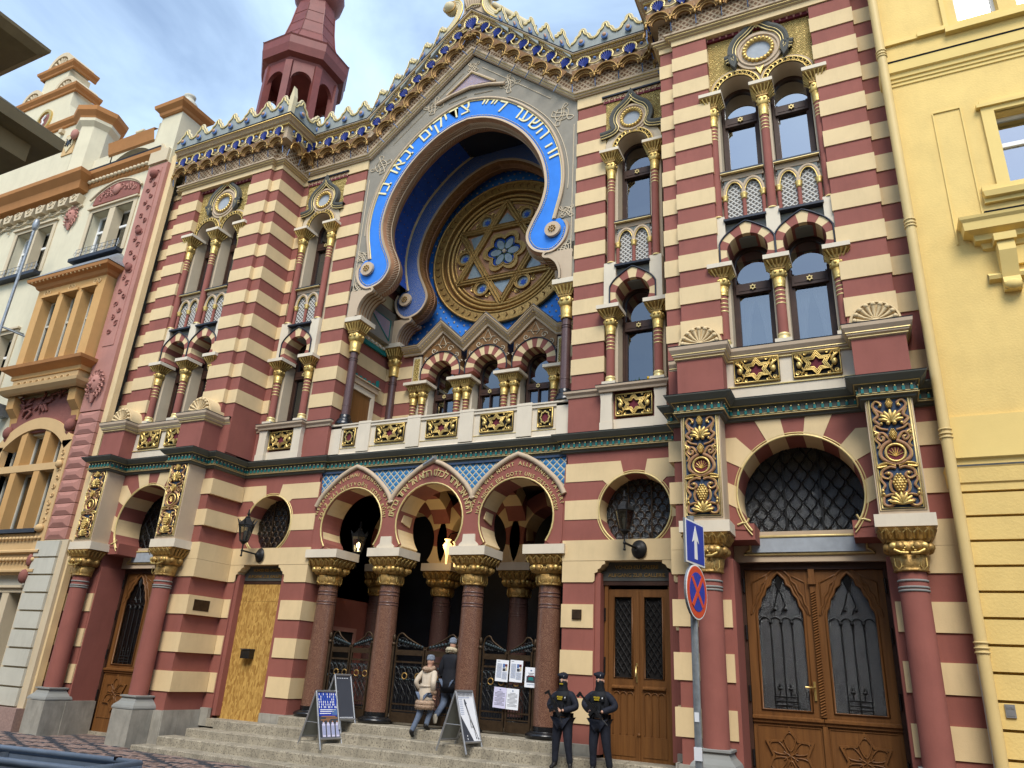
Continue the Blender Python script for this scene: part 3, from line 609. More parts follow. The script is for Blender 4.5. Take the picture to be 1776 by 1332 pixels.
# carved panel piers above the columns
def panel_pier(c):
    p = R_(MB().box(c-.285, c+.285, 0, LY+.1, 3.77, 5.36), 'panel_pier', 'beige')
    MB().box(c-.242, c+.242, -.004, .02, 3.83, 5.325).build('panel_ground', 'navy', p)
    f = MB()
    for q, rr in ((.235, .013), (.262, .006)): f.tube([(c-q, -.01, 3.84-(q-.235)), (c+q, -.01, 3.84-(q-.235)), (c+q, -.01, 5.315+(q-.235)), (c-q, -.01, 5.315+(q-.235))], rr, 5, 0, True)
    f.build('gold_line', 'goldline', p)
    m = MB(); H = 5.315-3.84; Z = lambda t: 3.84+t*H
    def cone(z, rx, rz):
        m.ball((c, -.02, z), (rx, .055, rz), 0, 12, 8)
        for j in range(-3, 4):
            for i in range(-2, 3):
                x = i*rx*.42+(rx*.21 if j % 2 else 0); zz = j*rz*.27
                if (x/rx)**2+(zz/rz)**2 < .8: m.ball((c+x, -.06, z+zz), (rx*.22, .025, rz*.16), 0, 6, 4)
    def fan(z, r, up=1, n=7, sp=150):
        for i in range(n):
            a = radians(90-sp/2+sp*i/(n-1)); l = r*(1-.12*abs(i-(n-1)/2)/(n-1)*2)
            m.tube([(c, -.03, z), (c+l*.6*cos(a), -.06, z+up*l*.6*sin(a)), (c+l*cos(a), -.035, z+up*l*sin(a))], [r*.06, r*.17, r*.10], 6, 0)
    cone(Z(.945), .045, .066); fan(Z(.775), .165); cone(Z(.655), .05, .075); cone(Z(.215), .082, .125); fan(Z(.03), .16)
    for s_ in (-1, 1):
        def T(P, r=.019, mm=1): m.tube([(c+s_*x, -.02, Z(t)) for x, t in crom(P, 4)], r, 6, mm); m.tube([(c+s_*(x+.012), -.034, Z(t)) for x, t in crom(P, 4)], r*.35, 4, 0)
        T([(.03, .75), (.07, .84), (.15, .885), (.20, .93), (.16, .975), (.10, .955), (.12, .92)]); T([(.19, .90), (.15, .84), (.20, .80), (.13, .745)], .024)
        T([(.05, .70), (.13, .715), (.19, .745), (.21, .70), (.15, .67), (.20, .645)], .017); T([(.04, .60), (.10, .665), (.16, .67), (.18, .63), (.135, .60), (.11, .63), (.14, .64)]); T([(.18, .66), (.215, .62), (.17, .57), (.20, .535)], .015)
        T([(.03, .60), (.12, .565), (.175, .50), (.16, .44), (.07, .40), (.0, .385)], .026); T([(.02, .37), (.10, .395), (.20, .385), (.22, .36), (.12, .37)], .018, 0)
        T([(.02, .35), (.09, .36), (.18, .33), (.19, .28), (.12, .255), (.08, .285), (.11, .31), (.15, .30)]); T([(.18, .31), (.21, .25), (.17, .20), (.20, .165)], .017)
        T([(.02, .125), (.09, .14), (.11, .20), (.09, .245)], .018); T([(.03, .11), (.12, .115), (.20, .10), (.22, .12)], .018); T([(.20, .10), (.21, .04), (.16, .015), (.10, .03), (.11, .065), (.15, .06)])
        for x, t in ((.105, .93), (.205, .665), (.115, .30), (.205, .15), (.12, .76), (.20, .12)): m.ball((c+s_*x, -.04, Z(t)), .022, 0, 6, 4)
        m.ball((c+s_*.04, -.04, Z(.765)), .03, 0, 7, 5)
    m.tube(xz(arc(c, Z(.485), .115, 0, 360, 24)[:-1], -.04), .018, 6, 0, True)
    m.add(xz(arc(c, Z(.485), .105, 0, 360, 24)[:-1], -.025), [tuple(range(23, -1, -1))], 2)
    for i in range(7):
        a = radians(20+140*i/6); m.tube([(c, -.03, Z(.455)), (c+.10*cos(a), -.03, Z(.455)+.12*sin(a))], .006, 4, 0)
    m.build('carving', ['gold', 'carve', 'wine'], p)
    # impost, capital, engaged column, base
    R_(MB().box(c-.35, c+.35, -.03, 1.0, 3.605, 3.765), 'impost', 'whitestone')
    sh = R_(MB().lathe(c, .20, [(.172, .87), (.170, 2.0), (.166, 2.93), (.166, 3.06)], 28), 'column', 'red')
    g_ = MB()
    for z in (2.955, 2.875, 2.835): g_.lathe(c, .20, [(.168, z-.014), (.178, z-.010), (.178, z+.010), (.168, z+.014)], 28, 0, cap=False)
    g_.build('ring', 'basegrey', sh)
    capital(c, .20, 3.06, 3.60, .175, .335, sh, 'oldgold', .75)
    sc = MB()
    for s_ in (-1, 1):
        sc.tube(xz(spiral(c+s_*.055, 3.345, .045, 1.2, -pi/2, s_), -.055), .013, 5); sc.ball((c+s_*.17, -.04, 3.36), (.05, .03, .045), 0, 8, 6); sc.tube([(c+s_*.02, -.05, 3.27), (c+s_*.10, -.07, 3.27), (c+s_*.17, -.05, 3.31)], .02, 6)
        for k in (.05, .14): sc.tube([(c+s_*k-.035, .035, 3.22), (c+s_*k-.035, .03, 3.12), (c+s_*k, .03, 3.085), (c+s_*k+.035, .03, 3.12), (c+s_*k+.035, .035, 3.22)], .008, 4)
    for i in range(5):
        x = c-.24+.12*i; sc.tube([(x-.045, -.02, 3.455), (x-.045, -.075, 3.52), (x, -.10, 3.57), (x+.045, -.075, 3.52), (x+.045, -.02, 3.455)], .009, 4); sc.tube([(x, -.02, 3.46), (x, -.09, 3.55)], .012, 4)
    sc.build('capital_scrolls', 'gold', sh)
    MB().square(c, .20, [(.29, .64), (.29, .665), (.275, .70), (.215, .76), (.19, .81), (.185, .835), (.215, .84), (.215, .865), (.185, .87)]).build('base', 'basegrey', sh)
panel_pier(5.365); panel_pier(7.865)
# great oak doors
def oak_doors(x0, x1, zb, zt, y):
    root = R_(MB().box(x0, x0+.07, y-.02, y+.1, zb, zt).box(x1-.07, x1, y-.02, y+.1, zb, zt).box(x0+.07, x1-.07, y-.02, y+.1, zt-.09, zt), 'oak_door', 'darkwood')
    xm = (x0+x1)/2; H = zt-zb
    for a, b in ((x0+.075, xm-.004), (xm+.004, x1-.075)):
        cx = (a+b)/2; hw = (b-a)/2; gz0 = 1.36; gw = hw*.70
        A = [(cx-gw, gz0), (cx-gw, 2.62)]
        prof = [(1, 2.62), (.96, 2.70), (.84, 2.76), (.78, 2.88), (.62, 2.95), (.54, 3.05), (.34, 3.10), (.30, 3.18), (.12, 3.25), (0, 3.29)]
        prof = [(k, 2.60+(z-2.62)*.88) for k, z in prof]
        cur = [(cx-k*gw, z) for k, z in prof]; cur = cur+[(2*cx-x, z) for x, z in cur[-2::-1]]
        leaf = MB().box(a, cx-gw-.0, y+.02, y+.08, 1.30, zt-.095).box(cx+gw, b, y+.02, y+.08, 1.30, zt-.095).box(cx-gw, cx+gw, y+.02, y+.08, 1.30, gz0).box(a, b, y+.02, y+.08, zb, 1.299)
        h_ = len(cur)//2
        leaf.prism(cur[:h_+1]+[(cx, zt-.095), (cx-gw, zt-.095)], y+.02, y+.08); leaf.prism(cur[h_:]+[(cx+gw, zt-.095), (cx, zt-.095)], y+.02, y+.08)
        leaf.tube(xz([(cx-gw, gz0)]+cur+[(cx+gw, gz0)], y+.015), .020, 6, 0, True); leaf.tube(xz(offs([(cx-gw, gz0)]+cur+[(cx+gw, gz0)], .075)[1:-1], y+.016), .016, 5)
        for s_ in (-1, 1): leaf.tube([(cx+s_*hw*.80, y+.016, 2.62), (cx+s_*hw*.80, y+.016, 3.05), (cx+s_*hw*.28, y+.016, 3.17), (cx+s_*hw*.45, y+.016, 2.98)], .014, 5, 0, True)
        leaf.mold([(a, y+.02), (b, y+.02)], [(0, 1.19), (.03, 1.195), (.03, 1.225), (.06, 1.24), (.06, 1.27), (.0, 1.285)])
        s_ = star6(cx, .80, .36, .225); leaf.strip(s_+s_[:1], [(cx+(x-cx)*.86, .80+(z-.80)*.86) for x, z in s_+s_[:1]], y-.015, y+.02)
        s_ = star6(cx, .80, .31, .19); leaf.prism(s_, y+.003, y+.02)
        for k in range(6):
            aa = radians(90+60*k); ux, uz = cos(aa), sin(aa); P = []
            for t in range(13):
                q = 2*pi*t/12; d = .17+.115*cos(q); e = .062*sin(q)*(1.1-.5*cos(q+pi)); P.append((cx+ux*d-uz*e, y-.005, .80+uz*d+ux*e))
            leaf.tube(P, .011, 5); leaf.tube([(cx, y-.006, .80), (cx+ux*.10, y-.006, .80+uz*.10)], .010, 4)
        leaf.tube([(a+.05, y+.016, .33), (b-.05, y+.016, .33), (b-.05, y+.016, 1.16), (a+.05, y+.016, 1.16)], .010, 4, 0, True)
        lf = leaf.build('door_leaf', 'wood', root)
        gl = MB(); gl.add(xz([(cx-gw, gz0)]+cur+[(cx+gw, gz0)], y+.05), [tuple(range(len(cur)+2))[::-1]]); gl.build('pane', 'rough_glass', lf)
        ir = MB()
        for k in (-.45, 0, .45): ir.tube([(cx+k*gw, y+.035, gz0), (cx+k*gw, y+.035, 2.50)], .008, 4); ir.ball((cx+k*gw, y+.03, 2.50), .028, 0, 6, 4)
        for k in (-.68, -.22, .22, .68): ir.tube(xz(arc(cx+k*gw, 2.5, .225*gw, 180, 0, 8), y+.035), .008, 4)
        for k in (-.22, .22): ir.tube([(cx+k*gw-.06, y+.035, 2.62), (cx+k*gw, y+.035, 2.74), (cx+k*gw*.3, y+.035, 2.92)], .008, 4); ir.ball((cx+k*gw, y+.03, 2.68), .025, 0, 6, 4)
        for z in (1.42, 1.47, 1.53): ir.tube([(cx-gw*.5, y+.035, z), (cx+gw*.5, y+.035, z)], .007, 4)
        for k in (-.25, .2): ir.tube([(cx+k*gw, y+.035, 1.53), (cx+k*gw, y+.035, 1.66)], .007, 4); ir.ball((cx+k*gw, y+.03, 1.63), (.035, .01, .02), 0, 6, 4); ir.ball((cx+k*gw, y+.03, 1.67), (.014, .01, .03), 0, 6, 4)
        for q in range(7): ir.tube([(cx, y+.03, 2.93), (cx+.11*cos(radians(40+100*q/6))*gw*1.6, y+.03, 2.93+.21*sin(radians(40+100*q/6)))], .012, 4)
        ir.build('grille', 'iron', lf)
        MB().box(cx-gw, cx+gw, y+.4, y+.42, gz0, 3.3).build('dark_backing', 'dark', lf)  # dark sheet behind the door glass in place of a shaded interior
    m = MB().box(xm-.035, xm+.035, y-.02, y+.03, 1.30, zt-.3); 
    for i in range(46): z = 1.32+i*.035; m.tube([(xm-.03, y-.025, z), (xm+.03, y-.025, z+.03)], .012, 4)
    m.box(xm-.05, xm+.05, y-.05, y+.03, zt-.30, zt-.22).box(xm-.04, xm+.04, y-.04, y+.03, zt-.22, zt-.09).box(xm-.03, xm+.03, y-.015, y+.03, zb, 1.19)
    m.build('cover_strip', 'wood', root)
    h = MB().tube([(xm-.085, y-.02, 1.66), (xm-.085, y-.06, 1.66), (xm-.2, y-.065, 1.665)], .013, 6).box(xm-.10, xm-.07, y-.005, y+.02, 1.50, 1.74); h.build('handle', 'brass', root)
    hg = MB()
    for z in (.75, 1.55, 2.35, 3.0): hg.tube([(x1-.06, y-.035, z-.1), (x1-.06, y-.035, z+.1)], .018, 6).tube([(x0+.06, y-.035, z-.1), (x0+.06, y-.035, z+.1)], .018, 6)
    hg.build('hinges', 'black', root)
oak_doors(5.64, 7.62, .06, 3.32, 1.04)
R_(MB().box(5.6, 7.66, 1.0, 1.4, -.05, .06), 'threshold', 'step')
# stone plinths
def plinth(P, name='plinth_block', z1=.63, y1=1.3):
    for i in range(len(P)-1):
        R_(MB().box(P[i]+.004, P[i+1]-.004, -.09 if P is pl1 or P is pl2 else LY-.06, y1, -.05, z1), name, 'plinth')
pl1, pl2 = [5.07, 5.62], [7.57, 8.12]
plinth(pl1); plinth(pl2); plinth([4.82, 5.066]); plinth([8.124, 8.44])
R_(MB().box(5.624, 5.66, .35, 1.1, -.05, .62), 'plinth_block', 'plinth'); R_(MB().box(7.55, 7.566, .35, 1.1, -.05, .62), 'plinth_block', 'plinth')
for y0, y1 in ((.36, .72), (.724, 1.05), (1.054, 1.30)): R_(MB().box(4.79, 4.816, y0, y1, -.05, .64), 'plinth_block', 'plinth')
# ------------------------------------------------------------------ lower storey, wing bays (little doors)
DX = 3.985
wall.box(2.735, 3.29, 1.33, 2.0, .68, 5.35); wall.box(4.60, 4.88, 1.33, 2.0, .5, 5.35); wall.box(2.73, 2.80, 1.36, 4.6, .6, 5.3)
for z0, z1 in BL: band(2.72, 3.275, 1.31, 1.98, z0, z1); band(4.615, 4.86, 1.31, 1.98, z0, z1)
wall.box(3.29, 3.38, 1.36, 1.9, .55, 3.24); wall.box(4.51, 4.60, 1.36, 1.9, .55, 3.24)
band(2.715, 4.865, 1.305, 1.98, 3.432, 3.77)
R_(MB().prism([(2.72, 3.085), (3.26, 3.085), (3.29, 3.11), (3.29, 3.23), (3.34, 3.25), (3.345, 3.29), (3.39, 3.31), (3.42, 3.36), (3.47, 3.38), (3.47, 3.428), (2.72, 3.428)], 1.31, 1.9), 'cream_band', 'cream')
R_(MB().prism([(4.86, 3.085), (4.62, 3.085), (4.60, 3.11), (4.60, 3.23), (4.56, 3.25), (4.555, 3.29), (4.50, 3.31), (4.47, 3.36), (4.42, 3.38), (4.42, 3.428), (4.86, 3.428)], 1.31, 1.9), 'cream_band', 'cream')
# horseshoe window: wedges carried out as courses
HX, HZ, HR = 3.97, 4.27, .605
fjw = [(2.735, 3.772), (2.735, 4.125), (2.735, 4.455), (2.735, 4.785), (3.735, 5.11), (4.20, 5.11), (4.875, 4.785), (4.875, 4.455), (4.875, 4.125), (4.875, 3.772)]
big_arch(HX, HZ, HR, 1.33, 1.72, [236, 194, 162, 137, 107, 73, 43, 18, -14, -56], fjw, 2.735, 4.875, 3.7, 5.11, 'round_window_arch', a0=236, a1=-56)
R_(MB().box(2.735, 4.875, 1.332, 1.9, 5.111, 5.36), 'frieze', 'red')
rw = R_(MB().prism(arc(HX, HZ, HR+.02, 234, -54, 36), 1.70, 1.71), 'round_window', 'rough_glass')
gr = MB()
for i in range(9):
    for j in range(10):
        x = HX-.6+.15*i+(.075 if j % 2 else 0); z = 3.78+.115*j
        if hypot(x-HX, z-HZ) < HR-.02:
            gr.tube(xz(arc(x, z, .07, 200, -20, 6), 1.68), .009, 4)
for s_ in (-.2, .2): gr.box(HX+s_-.01, HX+s_+.01, 1.66, 1.69, 3.77, 4.84)
gr.build('grille', 'bronze', rw, kind='stuff'); MB().box(HX-.7, HX+.7, 1.95, 1.97, 3.7, 4.95).build('dark_backing', 'dark', rw)  # dark sheet behind the round window imitates interior shade
# name board and oak door with grilles on the right, chipboard on the left
def sign_board(parent):
    b = MB().prism([(3.36, 3.13), (4.53, 3.13), (4.53, 3.27), (4.46, 3.30), (4.44, 3.36), (4.40, 3.43), (3.49, 3.43), (3.45, 3.36), (3.43, 3.30), (3.36, 3.27)], 1.50, 1.56)
    return b
def jambs():
    R_(MB().lathe(3.33, 1.42, [(0, 1.33), (.03, 1.36), (.045, 1.42), (.045, 3.0), (.02, 3.06)], 10, cap=False).lathe(4.57, 1.42, [(0, 1.33), (.03, 1.36), (.045, 1.42), (.045, 3.0), (.02, 3.06)], 10, cap=False), 'door_jamb', 'red')
jambs()
R_(MB().box(3.36, 4.53, 1.50, 1.9, 3.06, 3.12), 'door_head', 'darkwood')
R_(MB().box(3.3, 4.6, 1.25, 2.2, .36, .50), 'threshold', 'step')
for x0, x1 in ((2.70, 3.0), (3.004, 3.30), (4.60, 4.82)): R_(MB().box(x0, x1, 1.25, 2.0, .36, .68), 'plinth_block', 'plinth')
for s_ in (1, -1):
    o = sign_board(None)
    if s_ < 0: o.v = [(-p[0], p[1], p[2]) for p in o.v]; o.f = [f[::-1] for f in o.f]
    bo = o.build('name_board', 'darkgrey', syn); t = MB()
    put_text(t, 'VCHOD KU GALERII', s_*3.945, 1.492, 3.315, .085, width=.72); put_text(t, 'AUFGANG ZUR GALLERIE', s_*3.945, 1.492, 3.19, .085, width=.95)
    t.build('lettering', 'oldgold', bo)
dr = MB().box(3.40, 3.46, 1.52, 1.62, .5, 3.06).box(4.45, 4.51, 1.52, 1.62, .5, 3.06); odr = dr.build('oak_door', 'wood', syn)
for a, b in ((3.462, 3.953), (3.957, 4.448)):
    c_ = (a+b)/2; g0, g1 = c_-.15, c_+.15
    lf = MB().box(a, g0, 1.55, 1.61, .5, 3.0).box(g1, b, 1.55, 1.61, .5, 3.0).box(g0, g1, 1.55, 1.61, 2.885, 3.0).box(g0, g1, 1.55, 1.61, .5, 1.655)
    lf.tube([(g0, 1.545, 1.66), (g1, 1.545, 1.66), (g1, 1.545, 2.88), (g0, 1.545, 2.88)], .014, 5, 0, True)
    lf.mold([(c_-.18, 1.55), (c_+.18, 1.55)], [(0, 1.49), (.05, 1.505), (.05, 1.525), (.02, 1.54), (0, 1.55)])
    for k in range(4):
        x = c_-.165+.11*k; lf.tube([(x, 1.545, .86), (x, 1.545, 1.40)], .012, 5)
        if k < 3: lf.tube(xz(arc(x+.055, 1.40, .055, 180, 0, 8), 1.545), .012, 5)
    lf.box(c_-.19, c_+.19, 1.54, 1.55, .56, .84)
    l_ = lf.build('door_leaf', 'wood', odr)
    MB().box(g0, g1, 1.60, 1.602, 1.655, 2.885).build('pane', 'dark', l_)
    q = MB()
    for i in range(-3, 9):
        z0 = 1.66+i*.15
        for s_ in (1, -1):
            za, zb = z0, z0+.30*1.55
            P = [(c_-s_*.15, za), (c_+s_*.15, zb)]
            pts = []
            for t in (0, .25, .5, .75, 1):
                z = za+(zb-za)*t
                if 1.66 <= z <= 2.88: pts.append((c_-s_*.15+s_*.3*t, 1.575, z))
            if len(pts) > 1: q.tube(pts, .007, 4)
    for x in (c_-.115, c_+.115): q.tube([(x, 1.57, 1.66), (x, 1.57, 2.88)], .006, 4)
    q.build('grille', 'iron', l_)
MB().box(3.94, 3.97, 1.53, 1.55, .5, 2.98).lathe(3.955, 1.535, [(.02, .84), (.03, .86), (.02, .88)], 8).build('cover_strip', 'wood', odr)
MB().box(3.915, 3.945, 1.535, 1.555, 1.60, 1.88).tube([(3.93, 1.53, 1.83), (3.93, 1.48, 1.83), (3.93, 1.47, 1.68)], .014, 6).build('handle', 'brass', odr)
MB().tube([(3.41, 1.51, 2.5), (3.41, 1.51, 2.7)], .015, 6).tube([(3.41, 1.51, 1.7), (3.41, 1.51, 1.95)], .015, 6).tube([(3.41, 1.51, .8), (3.41, 1.51, 1.0)], .015, 6).build('hinges', 'black', odr)
cb = MB().box(-4.53, -3.44, 1.50, 1.55, .5, 2.72); cbo = cb.build('chipboard_door', 'osb', syn, label='doorway closed with an oriented strand board sheet')
MB().box(-4.53, -3.44, 1.503, 1.553, 2.724, 3.06).build('board_sheet', 'osb', cbo); MB().box(-4.56, -4.53, 1.46, 1.56, .5, 3.06).build('batten', 'woodmid', cbo)
for z in (.9, 2.2): pass
# bronze plaques on the cream blocks
solo(MB().box(2.92, 3.08, 1.285, 1.309, 2.50, 2.65).box(2.93, 3.07, 1.28, 1.285, 2.51, 2.64), 'plaque', 'bronze', 'small square bronze plaque on a cream block left of the oak door', 'plaque', (3.0, 1.3, 2.5))
# ------------------------------------------------------------------ cornice between the storeys, balustrades, shells
MP = [(0, 1.40), (2.71, 1.40), (2.71, 1.33), (4.87, 1.33), (4.87, .42), (5.08, .42), (5.08, .0), (5.65, .0), (5.65, .42), (7.58, .42), (7.58, .0), (8.15, .0), (8.15, .42), (8.43, .42)]
cn = MB().mold(MP, [(0, 5.30), (.045, 5.315), (.05, 5.34), (.075, 5.355), (.075, 5.375), (.06, 5.385), (.06, 5.50), (.10, 5.52), (.13, 5.525), (.20, 5.60), (.205, 5.615)])
main_cornice = R_(cn, 'cornice', 'greengrey')
MB().mold(MP, [(.205, 5.615), (.21, 5.625), (.10, 5.65), (-.03, 5.68)]).build('cover_sheet', 'sheet', main_cornice)
gl = MB()
for o_, z in ((.082, 5.355), (.066, 5.385), (.105, 5.515)): gl.mold(MP, [(o_, z), (o_+.012, z+.004), (o_+.012, z+.010), (o_, z+.014)])
gl.build('gold_line', 'goldline', main_cornice)
dn = MB(); ofp = offs(MP, -.062)
for i in range(len(ofp)-1):
    a, b = ofp[i], ofp[i+1]; dx, dy = b[0]-a[0], b[1]-a[1]; l = hypot(dx, dy); n_ = int(round(l/.105))
    if l < .12: continue
    for k in range(n_):
        t = (k+.5)/n_; x, y = a[0]+dx*t, a[1]+dy*t; ux, uy = dx/l, dy/l; nx, ny = uy, -ux
        def P(u, v, z): return (x+ux*u+nx*v, y+uy*u+ny*v, z)
        vs = [P(-.018, -.0, 5.395), P(.018, 0, 5.395), P(.018, .025, 5.395), P(-.018, .025, 5.395), P(-.018, 0, 5.455), P(.018, 0, 5.455), P(.018, .025, 5.455), P(-.018, .025, 5.455)]
        dn.add(vs, [(3, 2, 6, 7), (0, 3, 7, 4), (2, 1, 5, 6), (4, 7, 6, 5)], 0)
        dn.add([P(-.02, .002, 5.455), P(.02, .002, 5.455), P(.02, .002, 5.485), P(0, .002, 5.497), P(-.02, .002, 5.485)], [(0, 1, 2, 3, 4)], 2)
        dn.ball(P(0, .022, 5.466), .014, 1, 6, 4)
dn.build('dentils', ['teal', 'goldline', 'dark'], main_cornice, kind='stuff')
R_(MB().box(2.71, 4.87, 1.345, 1.9, 5.36, 5.64).box(4.87, 8.43, .5, 1.3, 5.41, 5.64).box(5.08, 5.65, .02, .5, 5.37, 5.64).box(7.58, 8.15, .02, .5, 5.37, 5.64), 'cornice_core', 'greengrey')
# gilded star panels
def star_panel(cx, hw, z0, z1, y, parent=None, small=False):
    p = MB().box(cx-hw, cx+hw, y+.02, y+.06, z0, z1, 1); cz = (z0+z1)/2; hz = (z1-z0)/2
    p.tube([(cx-hw+.012, y, z0+.012), (cx+hw-.012, y, z0+.012), (cx+hw-.012, y, z1-.012), (cx-hw+.012, y, z1-.012)], .018, 5, 0, True)
    if small:
        A = []; 
        for i in range(48): a = 2*pi*i/48; r = hz*.50*(1+.22*abs(cos(4*a))); A.append((cx+r*cos(a)*hw/hz*1.05, cz+r*sin(a)*1.15))
        p.strip(A+A[:1], [(cx+(x-cx)*.78, cz+(z-cz)*.78) for x, z in A+A[:1]], y-.015, y+.03)
        p.add(xz([(cx+(x-cx)*.7, cz+(z-cz)*.7) for x, z in A], y+.017), [tuple(range(47, -1, -1))], 2)
        for sx in (-1, 1):
            for sz in (-1, 1): p.tube(xz(spiral(cx+sx*hw*.72, cz+sz*hz*.72, hw*.22, 1, 0, sx*sz, 10), y), .012, 4)
    else:
        s_ = star6(cx, cz, hz*.95, hz*.55); sc = hw/hz*.62
        S2 = [(cx+(x-cx)*1.15, z) for x, z in s_]
        for k in (1, .82, .62): 
            q = [(cx+(x-cx)*k, cz+(z-cz)*k) for x, z in S2]; p.tube(xz(q, y-.005), .014, 5, 0, True)
        p.strip(S2+S2[:1], [(cx+(x-cx)*.6, cz+(z-cz)*.6) for x, z in S2+S2[:1]], y, y+.03, 3)
        p.add(xz([(cx+(x-cx)*.58, cz+(z-cz)*.58) for x, z in S2], y+.017), [tuple(range(11, -1, -1))], 2)
        for sx in (-1, 1):
            p.ball((cx+sx*hw*.72, y, cz), (hw*.13, .03, hz*.30), 0, 8, 6); p.tube([(cx+sx*hw*.60, y, cz+hz*.05), (cx+sx*hw*.72, y-.02, cz+hz*.40), (cx+sx*hw*.88, y, cz+hz*.62)], [.02, .03, .012], 6)
            for sz in (-1, 1):
                p.tube(xz(spiral(cx+sx*hw*.80, cz+sz*hz*.66, hz*.20, 1.3, 0, sx*sz, 14), y), .012, 4); p.tube(xz(spiral(cx+sx*hw*.46, cz+sz*hz*.80, hz*.12, 1.1, 1, sx*sz, 10), y), .010, 4)
                p.tube([(cx+sx*hw*.62, y, cz+sz*hz*.25), (cx+sx*hw*.55, y-.01, cz+sz*hz*.55), (cx+sx*hw*.66, y, cz+sz*hz*.82)], .013, 4)
    return p.build('star_panel', ['gold', 'dark', 'wine', 'oldgold'], parent) if parent else R_(p, 'star_panel', ['gold', 'dark', 'wine', 'oldgold'])
# tower parapet
pw = R_(MB().box(5.68, 7.55, .40, .8, 5.66, 6.35), 'parapet', 'whitestone')
star_panel(6.17, .335, 5.90, 6.31, .37); star_panel(7.02, .335, 5.90, 6.31, .37)
MB().mold([(5.74, .40), (7.52, .40)], [(0, 5.845), (.02, 5.85), (.02, 5.865), (0, 5.87)]).build('gold_line', 'goldline', pw)
for c in (5.38, 7.855):
    R_(MB().box(c-.345, c+.345, .07, .8, 5.66, 6.30), 'pedestal', 'red')
SP = [(4.80, .60), (5.035, .60), (5.035, .07), (5.725, .07), (5.725, .40), (7.51, .40), (7.51, .07), (8.20, .07), (8.20, .6)]
sm = R_(MB().mold(SP, [(0, 6.26), (.02, 6.27), (.02, 6.30), (.05, 6.32), (.055, 6.35), (.10, 6.42), (.105, 6.47)]), 'sill_mould', 'beige')
MB().mold(SP, [(.105, 6.47), (.11, 6.485), (-.35, 6.50)]).build('cover_sheet', 'sheet', sm)
MB().mold(SP, [(.022, 6.275), (.034, 6.28), (.034, 6.29), (.022, 6.295)]).mold(SP, [(.056, 6.345), (.066, 6.348), (.064, 6.36)]).build('gold_line', 'goldline', sm)
R_(MB().box(4.80, 5.04, .55, .9, 5.66, 6.3), 'pedestal', 'red')
def shell(c, y0, y1, z0, r, par=None):
    A = arc(c, z0+.05, r, 180, 0, 24); b = MB().prism([(c-r, z0)]+A+[(c+r, z0)], y0, y1, 0)
    root = R_(b, 'shell_block', 'cream')
    f = MB(); n = 9; H = MB()
    H.add(xz([(c-r*.86, z0+.05)]+arc(c, z0+.05, r*.86, 176, 4, 22)+[(c+r*.86, z0+.05)], y0-.004), [tuple(range(24, -1, -1))], 0)
    for i in range(n):
        a = radians(8+164*i/(n-1)); ux, uz = cos(a), sin(a)
        f.tube([(c+ux*r*.12, y0-.03, z0+.07+uz*r*.12), (c+ux*r*.45, y0-.012, z0+.06+uz*r*.45), (c+ux*r*.70, y0-.02, z0+.06+uz*r*.70)], [r*.025, r*.06, r*.10], 7)
        f.ball((c+ux*r*.78, y0-.03, z0+.06+uz*r*.78), r*.105, 0, 8, 6)
    f.tube(xz(arc(c, z0+.05, r*.92, 178, 2, 24), y0-.015), r*.035, 6); f.ball((c, y0-.035, z0+.07), (r*.16, .03, r*.09), 0, 8, 6)
    f.build('shell', 'cream', root); return root
shell(5.38, .17, TY+.2, 6.49, .34); shell(7.85, .17, TY+.2, 6.49, .34)
# wing bay bracketed balcony panel
R_(MB().box(2.74, 4.80, 1.335, 1.9, 5.65, 6.40), 'parapet', 'red')
R_(MB().mold([(2.735, 1.36), (2.735, 1.335), (3.40, 1.335), (3.40, 1.20), (4.57, 1.20), (4.57, 1.335), (4.80, 1.335)], [(0, 6.345), (.02, 6.35), (.03, 6.39), (.07, 6.43), (.075, 6.465)]).mold([(2.735, 1.36), (2.735, 1.335), (3.40, 1.335), (3.40, 1.20), (4.57, 1.20), (4.57, 1.335), (4.80, 1.335)], [(.075, 6.466), (.08, 6.48), (-.3, 6.495)], 1), 'sill_mould', ['beige', 'sheet'])
for c in (3.50, 4.47):
    R_(MB().prism([(c-.11, 5.80), (c-.10, 6.2), (c-.115, 6.35), (c+.115, 6.35), (c+.10, 6.2), (c+.11, 5.80)], 1.22, 1.4).box(c-.12, c+.12, 1.21, 1.4, 5.66, 5.795), 'bracket', 'whitestone')
R_(MB().box(3.61, 4.36, 1.30, 1.36, 5.66, 5.86), 'bracket', 'whitestone'); star_panel(3.985, .335, 5.90, 6.32, 1.28)
# ------------------------------------------------------------------ centre: portal of three arches
PY = 1.36
ctr = MB()                                             # things that straddle the axis are built once
def C_(mb, name, mats, parent=None, **kw): return mb.build(name, mats, parent or syn, **kw)
